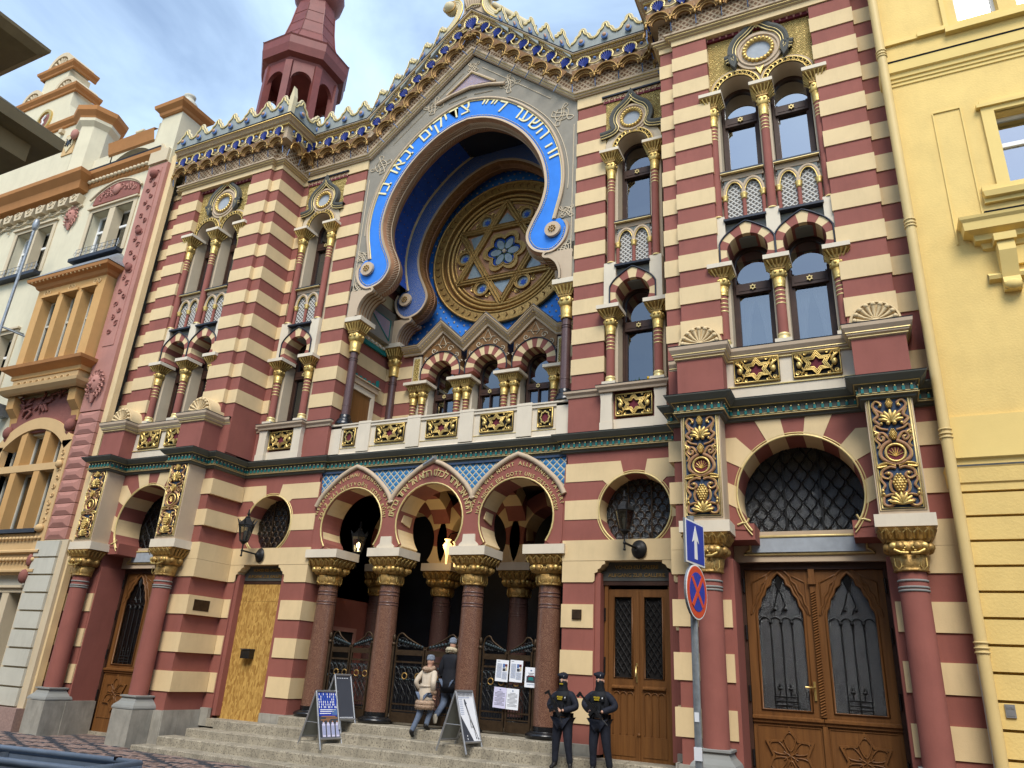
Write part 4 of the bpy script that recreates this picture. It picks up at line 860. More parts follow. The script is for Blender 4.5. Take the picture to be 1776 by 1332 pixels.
# spandrel wall: red keel archivolts with beige outline, blue lattice tiles above
def keel(cx, r, tip, n=26): return [(cx+(r+tip*max(0, 1-abs(a-90)/40)**1.5)*cos(radians(a)), 4.20+(r+tip*max(0, 1-abs(a-90)/40)**1.5)*sin(radians(a))) for a in [215-250*i/n for i in range(n+1)]]
arch_by_x = {}
for cx in (-1.8, 0, 1.8):
    A = keel(cx, .72, 0); Bo = clipw(keel(cx, .985, .17), cx, .9)
    ar = C_(MB().strip(Bo, A, PY-.05, PY+.0), 'portal_arch', 'red'); arch_by_x[cx] = ar
    MB().tube(xz(keel(cx, .732, 0), PY-.055), .017, 6).build('gold_line', 'goldline', ar)
    o1 = [(x, z) for x, z in keel(cx, .99, .17) if abs(x-cx) < .90]; MB().tube(xz([(max(-2.74, min(2.74, x)), z) for x, z in keel(cx, 1.0, .17) if abs(x-cx) <= .93 and z > 3.78], PY-.06), .05, 6).build('outline', 'beige', ar)
    for i in range(9):                                  # striped soffit, one wedge per stripe
        b0, b1 = 218-256*i/9, 218-256*(i+1)/9
        P = arc(cx, 4.20, .724, b0, b1, 4)+arc(cx, 4.20, .80, b1, b0, 4); MB().prism(P, PY+.001, PY+.55).build('voussoir', ('cream', 'red')[i % 2], ar)
tw = MB()
for x0, x1, cxa in ((-2.76, -.9, -1.8), (-.9, .9, 0), (.9, 2.76, 1.8)):
    up = [(x, z) for x, z in keel(cxa, .93, .15) if z > 4.3]; up = [(x0, 4.6)]+[(max(x0, min(x1, x)), max(4.6, z)) for x, z in up]+[(x1, 4.6)]
    tw.strip([(x, 5.42) for x, z in up], up, PY+.012, PY+.5)
C_(tw, 'tiled_spandrel', 'bluetile')
C_(MB().box(-2.78, 2.78, PY-.02, PY+.02, 5.27, 5.31).box(-2.73, 2.73, PY+.02, 3.2, 5.42, 5.66), 'spandrel_border', 'navy')
let = [('NEM\u00c1ME-LI V\u0160ICHNI JEDNOHO OTCE?', -1.8, .885, 166, 14), ('ZDA\u017d N\u00c1S NESTVO\u0158IL JEDEN B\u016eH?', -1.8, .755, 172, 8), ('HABEN WIR NICHT ALLE EINEN VATER?', 1.8, .885, 166, 14), ('HAT NICHT EIN GOTT UNS GESCHAFFEN?', 1.8, .755, 172, 8)]
for tx, cx, r, a0, a1 in let:
    path = []
    for i in range(61):
        a = a0+(a1-a0)*i/60; q = r+.09*max(0, 1-abs(a-90)/50)**1.5*(r-.7)/.2; path.append((cx+q*cos(radians(a)), 4.20+q*sin(radians(a))))
    arc_text(arch_by_x[cx], 'goldline', tx, path, PY-.058, .098, ext=.008)
he = '\u05d4\u05dc\u05d5\u05d0 \u05d0\u05d1 \u05d0\u05d7\u05d3 \u05dc\u05db\u05dc\u05e0\u05d5 \u05d4\u05dc\u05d5\u05d0 \u05d0\u05dc \u05d0\u05d7\u05d3 \u05d1\u05e8\u05d0\u05e0\u05d5'
path = []
for i in range(61):
    a = 172-164*i/60; q = .81+.07*max(0, 1-abs(a-90)/50)**1.5; path.append((q*cos(radians(a)), 4.20+q*sin(radians(a))))
arc_text(arch_by_x[0], 'goldline', he[::-1], path, PY-.058, .20, ext=.008)
# columns of the portal
def granite_col(cx, cy, z0=.66, dark=False, small=False):
    sh = C_(MB().lathe(cx, cy, [(.205, z0+.20), (.203, 1.8), (.188, 2.9), (.186, 3.05)], 28), 'column', 'granitedark' if dark else 'granite')
    g = MB()
    for z in (2.93, 2.87, 2.74, 2.69): g.lathe(cx, cy, [(.188, z-.012), (.196, z-.008), (.196, z+.008), (.188, z+.012)], 28, cap=False)
    g.build('ring', 'granitedark', sh)
    capital(cx, cy, 3.05, 3.55, .195, .36, sh, 'oldgold')
    sc = MB()
    for q in range(4):
        ca, sa = cos(q*pi/2), sin(q*pi/2)
        for s_ in (-1, 1):
            sc.tube([(cx+ca*x+sa*.28, cy+sa*x-ca*.28, z) for x, z in spiral(s_*.06, 3.335, .05, 1.2, -pi/2, s_, 14)], .014, 5); sc.ball((cx+ca*s_*.2+sa*.26, cy+sa*s_*.2-ca*.26, 3.34), .05, 0, 7, 5)
            sc.tube([(cx+ca*x+sa*.21, cy+sa*x-ca*.21, z) for x, z in ((s_*.08-.04, 3.2), (s_*.08-.04, 3.11), (s_*.08, 3.075), (s_*.08+.04, 3.11), (s_*.08+.04, 3.2))], .009, 4)
        for i in range(5):
            t = -.26+.13*i; sc.tube([(cx+ca*x+sa*d, cy+sa*x-ca*d, z) for x, d, z in ((t-.05, .29, 3.42), (t-.05, .33, 3.48), (t, .35, 3.53), (t+.05, .33, 3.48), (t+.05, .29, 3.42))], .010, 4)
    sc.build('capital_scrolls', 'gold', sh)
    MB().box(cx-.365, cx+.365, cy-.37, cy+.37, 3.555, 3.71).build('abacus', 'whitestone', sh)
    MB().lathe(cx, cy, [(.30, z0+.02), (.325, z0+.05), (.325, z0+.08), (.28, z0+.11), (.255, z0+.115), (.25, z0+.125)], 28).lathe(cx, cy, [(.215, z0+.12), (.215, z0+.20)], 8).build('base', 'black', sh)
    return sh
for cx in (-.9, .9):
    granite_col(cx, 1.60)
    C_(MB().prism([(cx-.20, 3.712), (cx-.19, 3.75), (cx-.13, 3.80), (cx-.12, 3.93), (cx+.12, 3.93), (cx+.13, 3.80), (cx+.19, 3.75), (cx+.20, 3.712)], PY-.085, PY+.3), 'impost_block', 'whitestone')
    C_(MB().prism([(cx-.17, 3.71), (cx-.17, 3.9), (cx-.02, 4.2), (cx+.02, 4.2), (cx+.17, 3.9), (cx+.17, 3.71)], PY-.04, PY+.56), 'pier_core', 'red')
for s_ in (-1, 1):
    granite_col(s_*2.38, 1.62); C_(MB().prism([(s_*2.76, 3.71), (s_*2.76, 5.3), (s_*2.71, 5.0), (s_*2.69, 4.2), (s_*2.4, 3.85), (s_*2.36, 3.71)], PY-.03, PY+.56), 'pier_core', 'red')
    C_(MB().box(min(s_*2.0, s_*2.77), max(s_*2.0, s_*2.77), 1.24, 1.98, 3.553, 3.712), 'impost', 'whitestone')
# ------------------------------------------------------------------ the vestibule behind the arches
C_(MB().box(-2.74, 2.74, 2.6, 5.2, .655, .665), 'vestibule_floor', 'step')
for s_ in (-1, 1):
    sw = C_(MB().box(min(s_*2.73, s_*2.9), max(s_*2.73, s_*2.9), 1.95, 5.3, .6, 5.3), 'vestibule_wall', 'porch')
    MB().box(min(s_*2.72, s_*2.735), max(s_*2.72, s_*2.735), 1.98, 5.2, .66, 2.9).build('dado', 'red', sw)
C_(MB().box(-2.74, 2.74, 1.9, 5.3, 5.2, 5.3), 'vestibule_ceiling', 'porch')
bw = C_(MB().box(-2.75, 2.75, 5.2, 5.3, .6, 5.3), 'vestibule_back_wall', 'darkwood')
for cx in (-1.8, 0, 1.8):
    for s_ in (-1, 1):
        d = C_(MB().box(cx+s_*.31-.29, cx+s_*.31+.29, 5.1, 5.19, .67, 3.3), 'inner_door', 'wood'); MB().box(cx+s_*.31-.17, cx+s_*.31+.17, 5.09, 5.10, 1.7, 3.1).build('pane', 'dark', d)
for cx in (-2.55, -.9, .9, 2.55):
    granite_col(cx, 3.55, dark=True)
for cx in (-1.73, 0, 1.73):
    ar = C_(MB().strip(keel(cx, .97, 0), keel(cx, .69, 0), 3.3, 3.38), 'inner_arch', 'cream')
    for i in range(9):
        b0, b1 = 218-256*i/9, 218-256*(i+1)/9; MB().prism(arc(cx, 4.2, .67, b0, b1, 4)+arc(cx, 4.2, .985, b1, b0, 4), 3.28, 3.85).build('voussoir', ('cream', 'red')[i % 2], ar)
for cx in (-.9, .9):
    for i in range(7):
        b0, b1 = 12+156*i/7, 12+156*(i+1)/7
        P = [(1.62+.97+.85*cos(radians(b)), 3.95+1.05*sin(radians(b))) for b in (b0, (b0+b1)/2, b1)]; Q = [(1.62+.97+1.15*cos(radians(b)), 3.95+1.35*sin(radians(b))) for b in (b1, (b0+b1)/2, b0)]
        m = MB(); R2 = P+Q; n_ = len(R2); vs = [(cx-.2, y, z) for y, z in R2]+[(cx+.2, y, z) for y, z in R2]
        m.add(vs, [tuple(range(n_)), tuple(range(2*n_-1, n_-1, -1))]+[((i_+1) % n_, i_, n_+i_, n_+(i_+1) % n_) for i_ in range(n_)]); C_(m, 'rib_stone', ('cream', 'red')[i % 2])
dw = MB(); dw.box(-2.72, -2.69, 2.3, 3.0, .67, 2.25); fr_ = C_(dw, 'side_doorway', 'dark'); MB().box(-2.73, -2.66, 2.22, 2.3, .67, 2.33).box(-2.73, -2.66, 3.0, 3.08, .67, 2.33).box(-2.73, -2.66, 2.3, 3.0, 2.25, 2.33).build('frame', 'pink', fr_)
# ------------------------------------------------------------------ balcony, loggia
bal = C_(MB().box(-2.76, 2.76, 1.46, 1.56, 5.66, 6.27), 'balustrade', 'whitestone')
MB().mold([(-2.76, 1.46), (2.76, 1.46)], [(0, 6.27), (.03, 6.285), (.03, 6.33), (.05, 6.345), (.05, 6.375), (-.10, 6.39)]).mold([(-2.76, 1.46), (2.76, 1.46)], [(.03, 5.66), (.03, 5.72), (.0, 5.74)]).build('coping', 'whitestone', bal)
MB().mold([(-2.72, 1.46), (2.72, 1.46)], [(0, 5.835), (.012, 5.84), (.012, 5.85), (0, 5.855)]).build('gold_line', 'goldline', bal)
for c in (-1.87, -.645, .575, 1.82): MB().box(c-.155, c+.155, 1.415, 1.6, 5.74, 6.40).build('pilaster', 'whitestone', bal)
for c in (-2.62, 2.62): MB().box(c-.15, c+.15, 1.43, 1.6, 5.66, 6.40).build('pilaster', 'whitestone', bal)
for c in (-1.22, .01, 1.23): star_panel(c, .36, 5.89, 6.27, 1.43, bal)
for c in (-2.245, 2.245): star_panel(c, .158, 5.89, 6.27, 1.43, bal, True)
C_(MB().box(-2.78, 2.78, 1.5, 3.7, 5.6, 5.8), 'loggia_floor', 'step')
def R2(mb, name, mats, **kw): return R_(mb, name, mats, **kw)
wall.box(1.93, 2.80, 3.16, 3.6, 5.8, 8.95)
for z0, z1 in BU[4:]:
    if z1 < 8.8: R_(MB().box(1.95, 2.79, 3.145, 3.5, z0, z1), 'cream_band', 'cream')
def loggia_col(cx, cy, back):
    sh = R_(MB().lathe(cx, cy, [(.098, 6.62), (.095, 7.4), (.09, 8.0), (.09, 8.16)], 20), 'column', 'granitedark')
    g = MB()
    for z in (7.98, 7.93, 6.85): g.lathe(cx, cy, [(.092, z-.01), (.102, z-.006), (.102, z+.006), (.092, z+.01)], 18, cap=False)
    g.build('ring', 'granitedark', sh)
    capital(cx, cy, 8.12, 8.82, .105, .235, sh, 'gold')
    MB().box(cx-.24, cx+.25, cy-.24, back, 8.825, 8.93).build('abacus', 'whitestone', sh)
    MB().lathe(cx, cy, [(.20, 6.40), (.20, 6.47), (.165, 6.49), (.17, 6.52), (.13, 6.55), (.12, 6.64)], 20).build('base', 'black', sh)
loggia_col(2.555, 1.585, 1.90); loggia_col(2.53, 3.12, 3.6)
R_(MB().box(2.60, 2.77, 1.4, 3.6, 8.90, 9.75).box(2.60, 2.77, 1.38, 3.6, 9.4, 9.76), 'loggia_wall', 'grey')
tm = MB(); tm.add([(2.59, 1.95, 9.50), (2.59, 2.80, 9.50), (2.59, 2.80, 9.0)], [(0, 2, 1)]); tm.tube([(2.588, 1.90, 9.50), (2.588, 2.82, 8.98), (2.588, 2.82, 9.5)], .018, 4, 1, True); R_(tm, 'tile_triangle', ['gabletile', 'teal'])
tm = MB().box(2.70, 2.76, 1.9, 2.95, 8.63, 8.74)
for i in range(6): tm.box(2.66, 2.76, 1.95+.16*i, 2.03+.16*i, 8.74, 8.80, 1)
R_(tm, 'tiled_ledge', ['teal', 'whitestone'])
dd = R_(MB().box(2.74, 2.77, 1.85, 2.6, 5.9, 7.42), 'loggia_door', 'woodmid')
MB().box(2.70, 2.775, 1.75, 1.85, 5.9, 7.55).box(2.70, 2.775, 2.6, 2.72, 5.9, 7.55).box(2.70, 2.775, 1.85, 2.6, 7.42, 7.55).build('frame', 'whitestone', dd)
MB().box(2.66, 2.775, 1.72, 2.78, 7.56, 7.68).box(2.62, 2.775, 1.68, 2.82, 7.685, 7.71).build('cornice', 'beige', dd)
ac = MB()
for i in range(7): ac.box(2.66, 2.72, 1.72+.165*i, 1.78+.165*i, 7.71, 7.78 if 0 < i < 6 else 7.90)
ac.build('cresting', 'teal', dd)
# triple window under its gablets
GY = 3.10; gx = (-1.2, .0, 1.2)
zig = [(-2.08, 8.79), (-1.80, 8.79)]
zig = [(-2.25, 8.80), (-1.80, 8.80), (-1.2, 9.36), (-.6, 8.80), (0, 9.36), (.6, 8.80), (1.2, 9.36), (1.80, 8.80), (2.25, 8.80)]
def no_mirror(fn, *a, **k):
    n_ = len(RS); r = fn(*a, **k); 
    for o in RS[n_:]:
        o.parent = syn
    del RS[n_:]; return r
for c in gx:
    no_mirror(horseshoe, c, 8.07, .31, .535, GY-.02, .40, 13, 192, -12, .575, 0.)
    no_mirror(sash, c, .31, 5.9, 0, 8.05, .3, GY+.32, bar=(7.50, 7.64))
    C_(MB().box(c-.012, c+.012, GY+.30, GY+.36, 5.9, 7.5), 'window_mullion', 'darkwood')
    f_ = MB(); up = arc(c, 8.07, .52, 180, 0, 16); up = clipw(up, c, .575)
    lin = [(x, min(9.30-abs(x-c)*.93, 9.3)) for x, z in up]; f_.strip(lin, up, GY, GY+.4, 0)
    f_.tube([(c-.1, GY-.01, 8.78), (c, GY-.015, 9.0), (c+.1, GY-.01, 8.78)], .014, 4, 1, True)
    for s_ in (-1, 1):
        f_.tube(xz(spiral(c+s_*.22, 8.66, .085, 1.2, 0, s_, 14), GY-.01), .012, 4, 1); f_.tube(xz(spiral(c+s_*.40, 8.47, .07, 1.2, 2, -s_, 12), GY-.01), .012, 4, 1); f_.tube(xz([(c+s_*.03, 8.70), (c+s_*.12, 8.82), (c+s_*.2, 8.80)], GY-.01), .010, 4, 1)
        f_.tube(xz(spiral(c+s_*.52, 8.30, .05, 1., 0, s_, 10), GY-.01), .010, 4, 1)
    C_(f_, 'gablet', ['goldbrown', 'stone'])
gz_ = MB().sweep(zig, [(-.20, GY), (-.20, GY-.05), (-.16, GY-.07), (-.14, GY-.07), (-.06, GY-.19), (-.03, GY-.20), (.0, GY-.20), (.0, GY+.25)], 0)
gco = C_(gz_, 'gablet_cornice', 'beige'); MB().sweep(zig, [(.002, GY-.21), (.02, GY-.20), (.02, GY+.25)]).build('cover_sheet', 'sheet', gco)
e = MB(); e.tube(xz(offs(zig, -.03), GY-.205), .010, 4); e.tube(xz(offs(zig, -.15), GY-.075), .010, 4)
for i in range(len(zig)-1):
    a, b = offs(zig, -.10)[i:i+2]; l = hypot(b[0]-a[0], b[1]-a[1]); n_ = int(l/.065)
    for k in range(n_): t = (k+.5)/n_; e.ball((a[0]+(b[0]-a[0])*t, GY-.135, a[1]+(b[1]-a[1])*t), .016, 0, 5, 4)
e.build('gold_beading', 'gold', gco)
for s_ in (-1, 1):
    C_(MB().box(s_*1.86-.11, s_*1.86+.11, GY-.02, GY+.3, 7.88, 8.55), 'ornament_strip', 'stone'); C_(MB().box(s_*1.86-.075, s_*1.86+.075, GY-.03, GY, 7.92, 8.50), 'gilded_panel', 'filigree')
def twin(c, two=True):
    xs = (c-.12, c+.12) if two else (c,)
    for x in xs:
        sh = C_(MB().lathe(x, GY+.05, [(.068, 6.0), (.065, 7.33)], 14), 'column', 'red'); g = MB()
        for z in (7.27, 7.20, 7.12, 7.04, 6.9, 6.75): g.lathe(x, GY+.05, [(.066, z-.012), (.075, z-.006), (.075, z+.006), (.066, z+.012)], 14, cap=False)
        g.build('ring', 'goldline', sh); no_mirror(capital, x, GY+.05, 7.33, 7.80, .072, .15, sh)
    hw = .32 if two else .2
    C_(MB().box(c-hw, c+hw, GY-.16, GY+.42, 7.80, 7.87), 'abacus', 'whitestone'); C_(MB().box(c-hw*.7, c+hw*.7, GY+.14, GY+.42, 5.9, 7.8), 'window_jamb', 'whitestone')
twin(-1.78); twin(-.6); twin(.6); twin(1.79)
# ------------------------------------------------------------------ the blue horseshoe arches
inner = [(0, 13.73), (.44, 13.64), (.85, 13.44), (1.2, 13.17), (1.5, 12.86), (1.75, 12.5), (1.95, 12.1), (2.07, 11.7), (2.12, 11.3), (2.08, 10.98), (1.99, 10.69), (1.84, 10.38), (1.745, 10.12), (1.79, 9.90), (1.96, 9.71), (2.27, 9.64), (2.50, 9.83), (2.575, 10.1), (2.52, 10.26)]
outer = [(0, 14.26), (.5, 14.15), (.95, 13.95), (1.35, 13.67), (1.74, 13.29), (2.07, 12.86), (2.31, 12.35), (2.45, 11.8), (2.485, 11.3), (2.45, 10.95), (2.385, 10.66), (2.315, 10.36)]
def resample(P, n):
    L_ = [0]
    for i in range(1, len(P)): L_.append(L_[-1]+hypot(P[i][0]-P[i-1][0], P[i][1]-P[i-1][1]))
    out = []
    for k in range(n+1):
        d = L_[-1]*k/n; i = next((j for j in range(1, len(L_)) if L_[j] >= d-1e-9), len(L_)-1); f = (d-L_[i-1])/max(1e-9, L_[i]-L_[i-1]); out.append((P[i-1][0]+(P[i][0]-P[i-1][0])*f, P[i-1][1]+(P[i][1]-P[i-1][1])*f))
    return out
inC = crom(inner, 5); ouC = crom(outer, 5)
i11 = inC[:11*5+1]
mir = lambda P: [(-x, z) for x, z in P]
def blue_ring(y, face, depth, lines, letters):
    m = MB()
    for s_ in (1, -1):
        f = (lambda P: P) if s_ == 1 else mir
        m.strip(f(resample(ouC, 44)), f(resample(i11, 44)), y-.0, y+.12, 0)
        tail = [ouC[-1]]+[i11[-1]]+inC[11*5+1:]+[(2.44, 10.36)]
        m.prism(f(tail), y-.0, y+.12, 0)
    ring = C_(m, 'blue_arch', face)
    # rim and scale-patterned soffit
    rim = inC[::-1]; rim = mir(inC)[::-1]+inC[1:]
    C_full = rim
    r_ = MB().sweep(C_full, [(.0, y-.015), (-.055, y-.03), (-.06, y+.05)], 0)
    r_.tube(xz(mir(ouC)[::-1]+ouC[1:], y-.02), .035, 6); r_.build('rim', 'beige', ring)
    so = MB().sweep(C_full, [(-.058, y+.0), (-.10, y+.10), (-.13, y+depth*.45), (-.10, y+depth*.85), (-.04, y+depth)], 0, sm=True)
    sof = so.build('soffit', 'carve' if not lines else 'goldbrown', ring); 
    q = MB(); R3 = resample(C_full, 250)
    O1, O2, O3 = offs(R3, -.095), offs(R3, -.136), offs(R3, -.065)
    for i in range(2, 247):
        for k in (0, 1):
            if k == 0: q.tube([(O1[i][0], y+.08, O1[i][1]), (offs_(O1[i+1], O2[i+1]), y+depth*.27, offs_z(O1[i+1], O2[i+1])), (O2[i+2][0], y+depth*.43, O2[i+2][1])], .0085, 3, cap=False)
            else: q.tube([(O2[i+2][0], y+depth*.47, O2[i+2][1]), (offs_(O2[i+1], O1[i+1]), y+depth*.68, offs_z(O2[i+1], O1[i+1])), (O3[i][0], y+depth*.93, O3[i][1])], .0085, 3, cap=False)
    q.tube([(p[0], y+depth*.45, p[1]) for p in offs(R3, -.137)], .010, 4); q.build('scale_pattern', 'beige' if not lines else 'carve', sof, kind='stuff')
    d = MB(); G = offs(ouC, 0)
    for P in (ouC, mir(ouC)): d.tube(xz(offs(P, -.045 if P is ouC else .045), y-.012), .014, 5)
    dots = offs(resample(C_full, 300), .035)
    for i in range(300):
        if not lines and 3 < i < 297: d.ball((dots[i][0], y-.012, dots[i][1]), .013, 0, 5, 3)
    d.build('gold_line', 'goldline', ring)
    for s_ in (-1, 1):
        ey = MB().lathe(0, 0, [(.175, -.05), (.17, .04), (.0, .06)], 24, 0, cap=False, sm=False)
        e2 = MB(); e2.add([(s_*2.30+p[0], y-.06-p[2]*.6, 10.09+p[1]) for p in ey.v], ey.f, 0)
        g = MB()
        for k in range(8): g.ball((s_*2.30+.065*cos(k*pi/4), y-.10, 10.09+.065*sin(k*pi/4)), .022, 0, 6, 4)
        g.ball((s_*2.30, y-.10, 10.09), .028, 0, 6, 4)
        er = e2.build('scroll_eye', 'beige', ring); g.build('rosette', 'oldgold', er)
        t = MB(); P = [(2.175, 9.585), (2.13, 9.555), (2.14, 9.52), (2.25, 9.49), (2.36, 9.40), (2.44, 9.28), (2.49, 9.12), (2.495, 8.94)]
        P = crom(P, 4); P = P if s_ == 1 else mir(P)
        t.sweep(P, [(0, y-.03), (s_*-.05, y-.03), (s_*-.05, y+.0), (s_*-.04, y+.02), (s_*-.04, y+depth), ], 0)
        t.strip(P, [(s_*2.72, z) for x, z in P], y-.0, y+depth, 0)
        for k in range(5): t.tube([(p[0], y+.08+k*depth*.2, p[1]) for p in offs(P, s_*-.052)[6:]], .016, 4, 1)
        t.build('bracket', ['beige', 'goldbrown'], ring)
    return ring
def offs_(a, b): return (a[0]+b[0])/2
def offs_z(a, b): return (a[1]+b[1])/2
ring1 = blue_ring(PY, 'blue', .50, False, True)
hb = '\u05d6\u05d4 \u05d4\u05e9\u05e2\u05e8 \u05dc\u05f4\u05f4 \u05e6\u05d3\u05d9\u05e7\u05d9\u05dd \u05d9\u05d1\u05d0\u05d5 \u05d1\u05d5'
mid = [((a[0]+b[0]*2.2)/3.2, (a[1]+b[1]*2.2)/3.2) for a, b in zip(resample(ouC, 60), resample(i11, 60))]
mid = mir(mid)[::-1]+mid[1:]
MIDP = resample(mid, 200)
arc_text(ring1, 'gilt', hb[::-1], MIDP[38:168], PY-.012, .50, ext=.012)
ring2 = blue_ring(2.96, 'arabesque', .46, True, False)
fullO = mir(ouC)[::-1]+ouC[1:]
v1 = MB().sweep(offs(fullO, -.02), [(0, PY+.1), (0, 2.97)], 0, sm=True); C_(v1, 'blue_vault', 'deepblue')
C_(MB().sweep(offs(fullO, -.02), [(0, 3.05), (0, 3.66)], 0, sm=True), 'blue_vault', 'deepblue')
st = MB()
for iy in range(7):
    for k in range(4, 200, 5):
        p = offs(resample(fullO, 200), -.035)[k]; st.ball((p[0], PY+.55+iy*.16, p[1]), .016, 0, 4, 2)
C_(st, 'gold_dots', 'oldgold', kind='stuff')
# grey spandrel between arch and gable
half = [(0, 15.62), (2.76, 13.26), (2.76, 8.93), (2.50, 8.93), (2.46, 9.2), (2.35, 9.45), (2.16, 9.6), (2.3, 9.9), (2.42, 10.6), (2.46, 11.3), (2.43, 11.8), (2.29, 12.33), (2.05, 12.84), (1.72, 13.27), (1.33, 13.65), (.93, 13.93), (.48, 14.13), (0, 14.24)]
inn = resample(half[10:], 30); 
sp_ = MB()
oH = [(0, 15.62), (2.76, 13.26)]
for s_ in (1, -1):
    f = (lambda P: P) if s_ == 1 else mir
    a_ = resample(ouC, 40); b_ = []
    for x, z in a_:
        if z > 13.3 or x < 1.2: b_.append((x*2.76/2.2 if x < 2.2 else 2.76, min(15.62-.855*(x*2.76/2.2), 15.62)))
        else: b_.append((2.76, z))
    b_ = [(min(2.76, x), z) for x, z in b_]
    sp_.strip(f(b_), f([(x-.04 if x > .04 else 0, z-.04) for x, z in a_]), PY+.02, PY+.30, 0)
    sp_.prism(f([(2.76, 10.36), (2.31, 10.36), (2.40, 9.8), (2.19, 9.56), (2.36, 9.40), (2.45, 9.28), (2.50, 9.10), (2.50, 8.93), (2.76, 8.93)]), PY+.02, PY+.30, 0)
spn = C_(sp_, 'grey_spandrel', 'grey')
kn = MB()
def knot(cx, cz, s, rot):
    def t(P): return [(cx+s*(x*cos(rot)-z*sin(rot)), PY+.012, cz+s*(x*sin(rot)+z*cos(rot))) for x, z in P]
    for P in ([(-.28, 0), (-.1, .26), (.12, .2), (.24, .05), (.12, -.22), (-.12, -.2)], [(-.2, .18), (.05, .05), (.2, -.15), (.34, -.26), (.26, -.36), (.14, -.3), (.0, -.02), (-.22, .12), (-.34, .3), (-.24, .36)], [(-.36, -.16), (-.2, -.3), (.0, -.1), (.2, .2), (.36, .3), (.38, .14), (.26, .1), (.02, .16), (-.16, -.06)]):
        kn.tube(t(crom(P+[P[0]], 4)[:-1]), .0115, 4, 0, True)
for s_ in (1, -1):
    for cx, cz, s, r in ((1.02, 14.42, .62, -.7), (2.38, 13.05, .66, -1.1), (2.56, 10.5, .42, 0.1), (2.52, 9.62, .5, .3)): knot(s_*cx, cz, s, s_*r)
    g = (lambda P: P) if s_ == 1 else mir
    kn.tube(xz(g(offs(ouC[10:44], .10)), PY+.012), .0115, 4); kn.tube(xz(g([(.25, 15.2), (2.1, 13.6)]), PY+.012), .0115, 4); kn.tube(xz(g([(2.68, 12.7), (2.68, 9.1), (2.58, 9.05)]), PY+.012), .0115, 4)
    kn.tube(xz(g([(.1, 14.42), (.6, 14.36)]), PY+.012), .0115, 4)
knot(0, 15.30, .42, 0)
kn.build('painted_interlace', 'stone', spn)
tg = MB(); T = [(-.66, 14.62), (0, 15.14), (.66, 14.62), (.35, 14.67), (0, 14.70), (-.35, 14.67)]
tg.prism([(-.6, 14.63), (0, 15.08), (.6, 14.63), (.3, 14.69), (0, 14.71), (-.3, 14.69)], PY-.005, PY+.1, 1)
tg.tube(xz([(-.66, 14.60), (0, 15.12), (.66, 14.60)], PY-.02), .035, 6, 0); tg.tube(xz([(-.92, 14.42), (-.5, 14.55), (0, 14.63), (.5, 14.55), (.92, 14.42)], PY-.03), .042, 6, 0); tg.tube(xz([(-.60, 14.62), (0, 15.07), (.60, 14.62)], PY-.045), .010, 4, 2)
tg.build('tympanum', ['beige', 'gabletile', 'goldline'], spn)
# ------------------------------------------------------------------ rose window on the starry wall
RYW = 3.66
C_(MB().box(-2.6, 2.6, RYW, RYW+.1, 8.6, 14.4), 'starry_wall', 'blue')
def star5(m, x, y, z, r, mm=0):
    P = [(x+(r if i % 2 == 0 else r*.45)*cos(pi/2+i*pi/5), y, z+(r if i % 2 == 0 else r*.45)*sin(pi/2+i*pi/5)) for i in range(10)]
    m.add(P+[(x, y-.02, z)], [((i+1) % 10, i, 10) for i in range(10)], mm)
stm = MB(); rnd = random.Random(3)
RX, RZ, RR = 0., 11.42, 2.0
for j in range(34):
    for i in range(30):
        x = -2.5+.175*i+(.088 if j % 2 else 0)+rnd.uniform(-.02, .02); z = 8.75+.155*j+rnd.uniform(-.02, .02)
        if hypot(x-RX, z-RZ) > RR+.06: star5(stm, x, RYW-.012, z, .042 if (i+j) % 2 else .03)
C_(stm, 'gold_stars', 'whitestone', kind='stuff')
rose = C_(MB().strip(arc(RX, RZ, RR, 0, 360, 72), arc(RX, RZ, RR*.85, 0, 360, 72), RYW-.12, RYW), 'rose_window', 'oldgold')
mo = MB()
for r, t, y in ((RR*.995, .035, -.10), (RR*.865, .03, -.12), (RR*.80, .045, -.05), (RR*.745, .05, -.03), (RR*.70, .03, -.01)): mo.tube(xz(arc(RX, RZ, r, 0, 360, 72)[:-1], RYW+y), t, 6, 0, True)
mo.strip(arc(RX, RZ, RR*.85, 0, 360, 72), arc(RX, RZ, RR*.74, 0, 360, 72), RYW-.02, RYW, 1)
for i in range(56):
    a = 2*pi*i/56; r = RR*.93; mo.tube([(RX+(r-.06)*cos(a), RYW-.13, RZ+(r-.06)*sin(a)), (RX+r*cos(a+.02), RYW-.14, RZ+r*sin(a+.02)), (RX+(r+.05)*cos(a-.01), RYW-.13, RZ+(r+.05)*sin(a-.01))], .012, 4, 1)
mo.build('moulding', ['oldgold', 'goldbrown'], rose)
gl_ = MB(); gl_.add(xz(arc(RX, RZ, RR*.74, 0, 360, 48)[:-1], RYW-.001), [tuple(range(47, -1, -1))]); gl_.build('stone_ground', 'carve', rose)
tr = MB(); r6 = RR*.725
V6 = [(RX+r6*cos(radians(90+60*i)), RZ+r6*sin(radians(90+60*i))) for i in range(6)]
for tri in ((0, 2, 4), (1, 3, 5)):
    for k in range(3):
        a, b = V6[tri[k]], V6[tri[(k+1) % 3]]
        dx, dz = b[0]-a[0], b[1]-a[1]; l = hypot(dx, dz); nx, nz_ = -dz/l, dx/l; wv = .085
        tr.prism([(a[0]-nx*wv, a[1]-nz_*wv), (b[0]-nx*wv, b[1]-nz_*wv), (b[0]+nx*wv, b[1]+nz_*wv), (a[0]+nx*wv, a[1]+nz_*wv)], RYW-.075+.004*(tri[0]), RYW)
        for o_ in (-.07, 0, .07): tr.tube([(a[0]+nx*o_, RYW-.085, a[1]+nz_*o_), (b[0]+nx*o_, RYW-.085, b[1]+nz_*o_)], .012 if o_ else .022, 4)
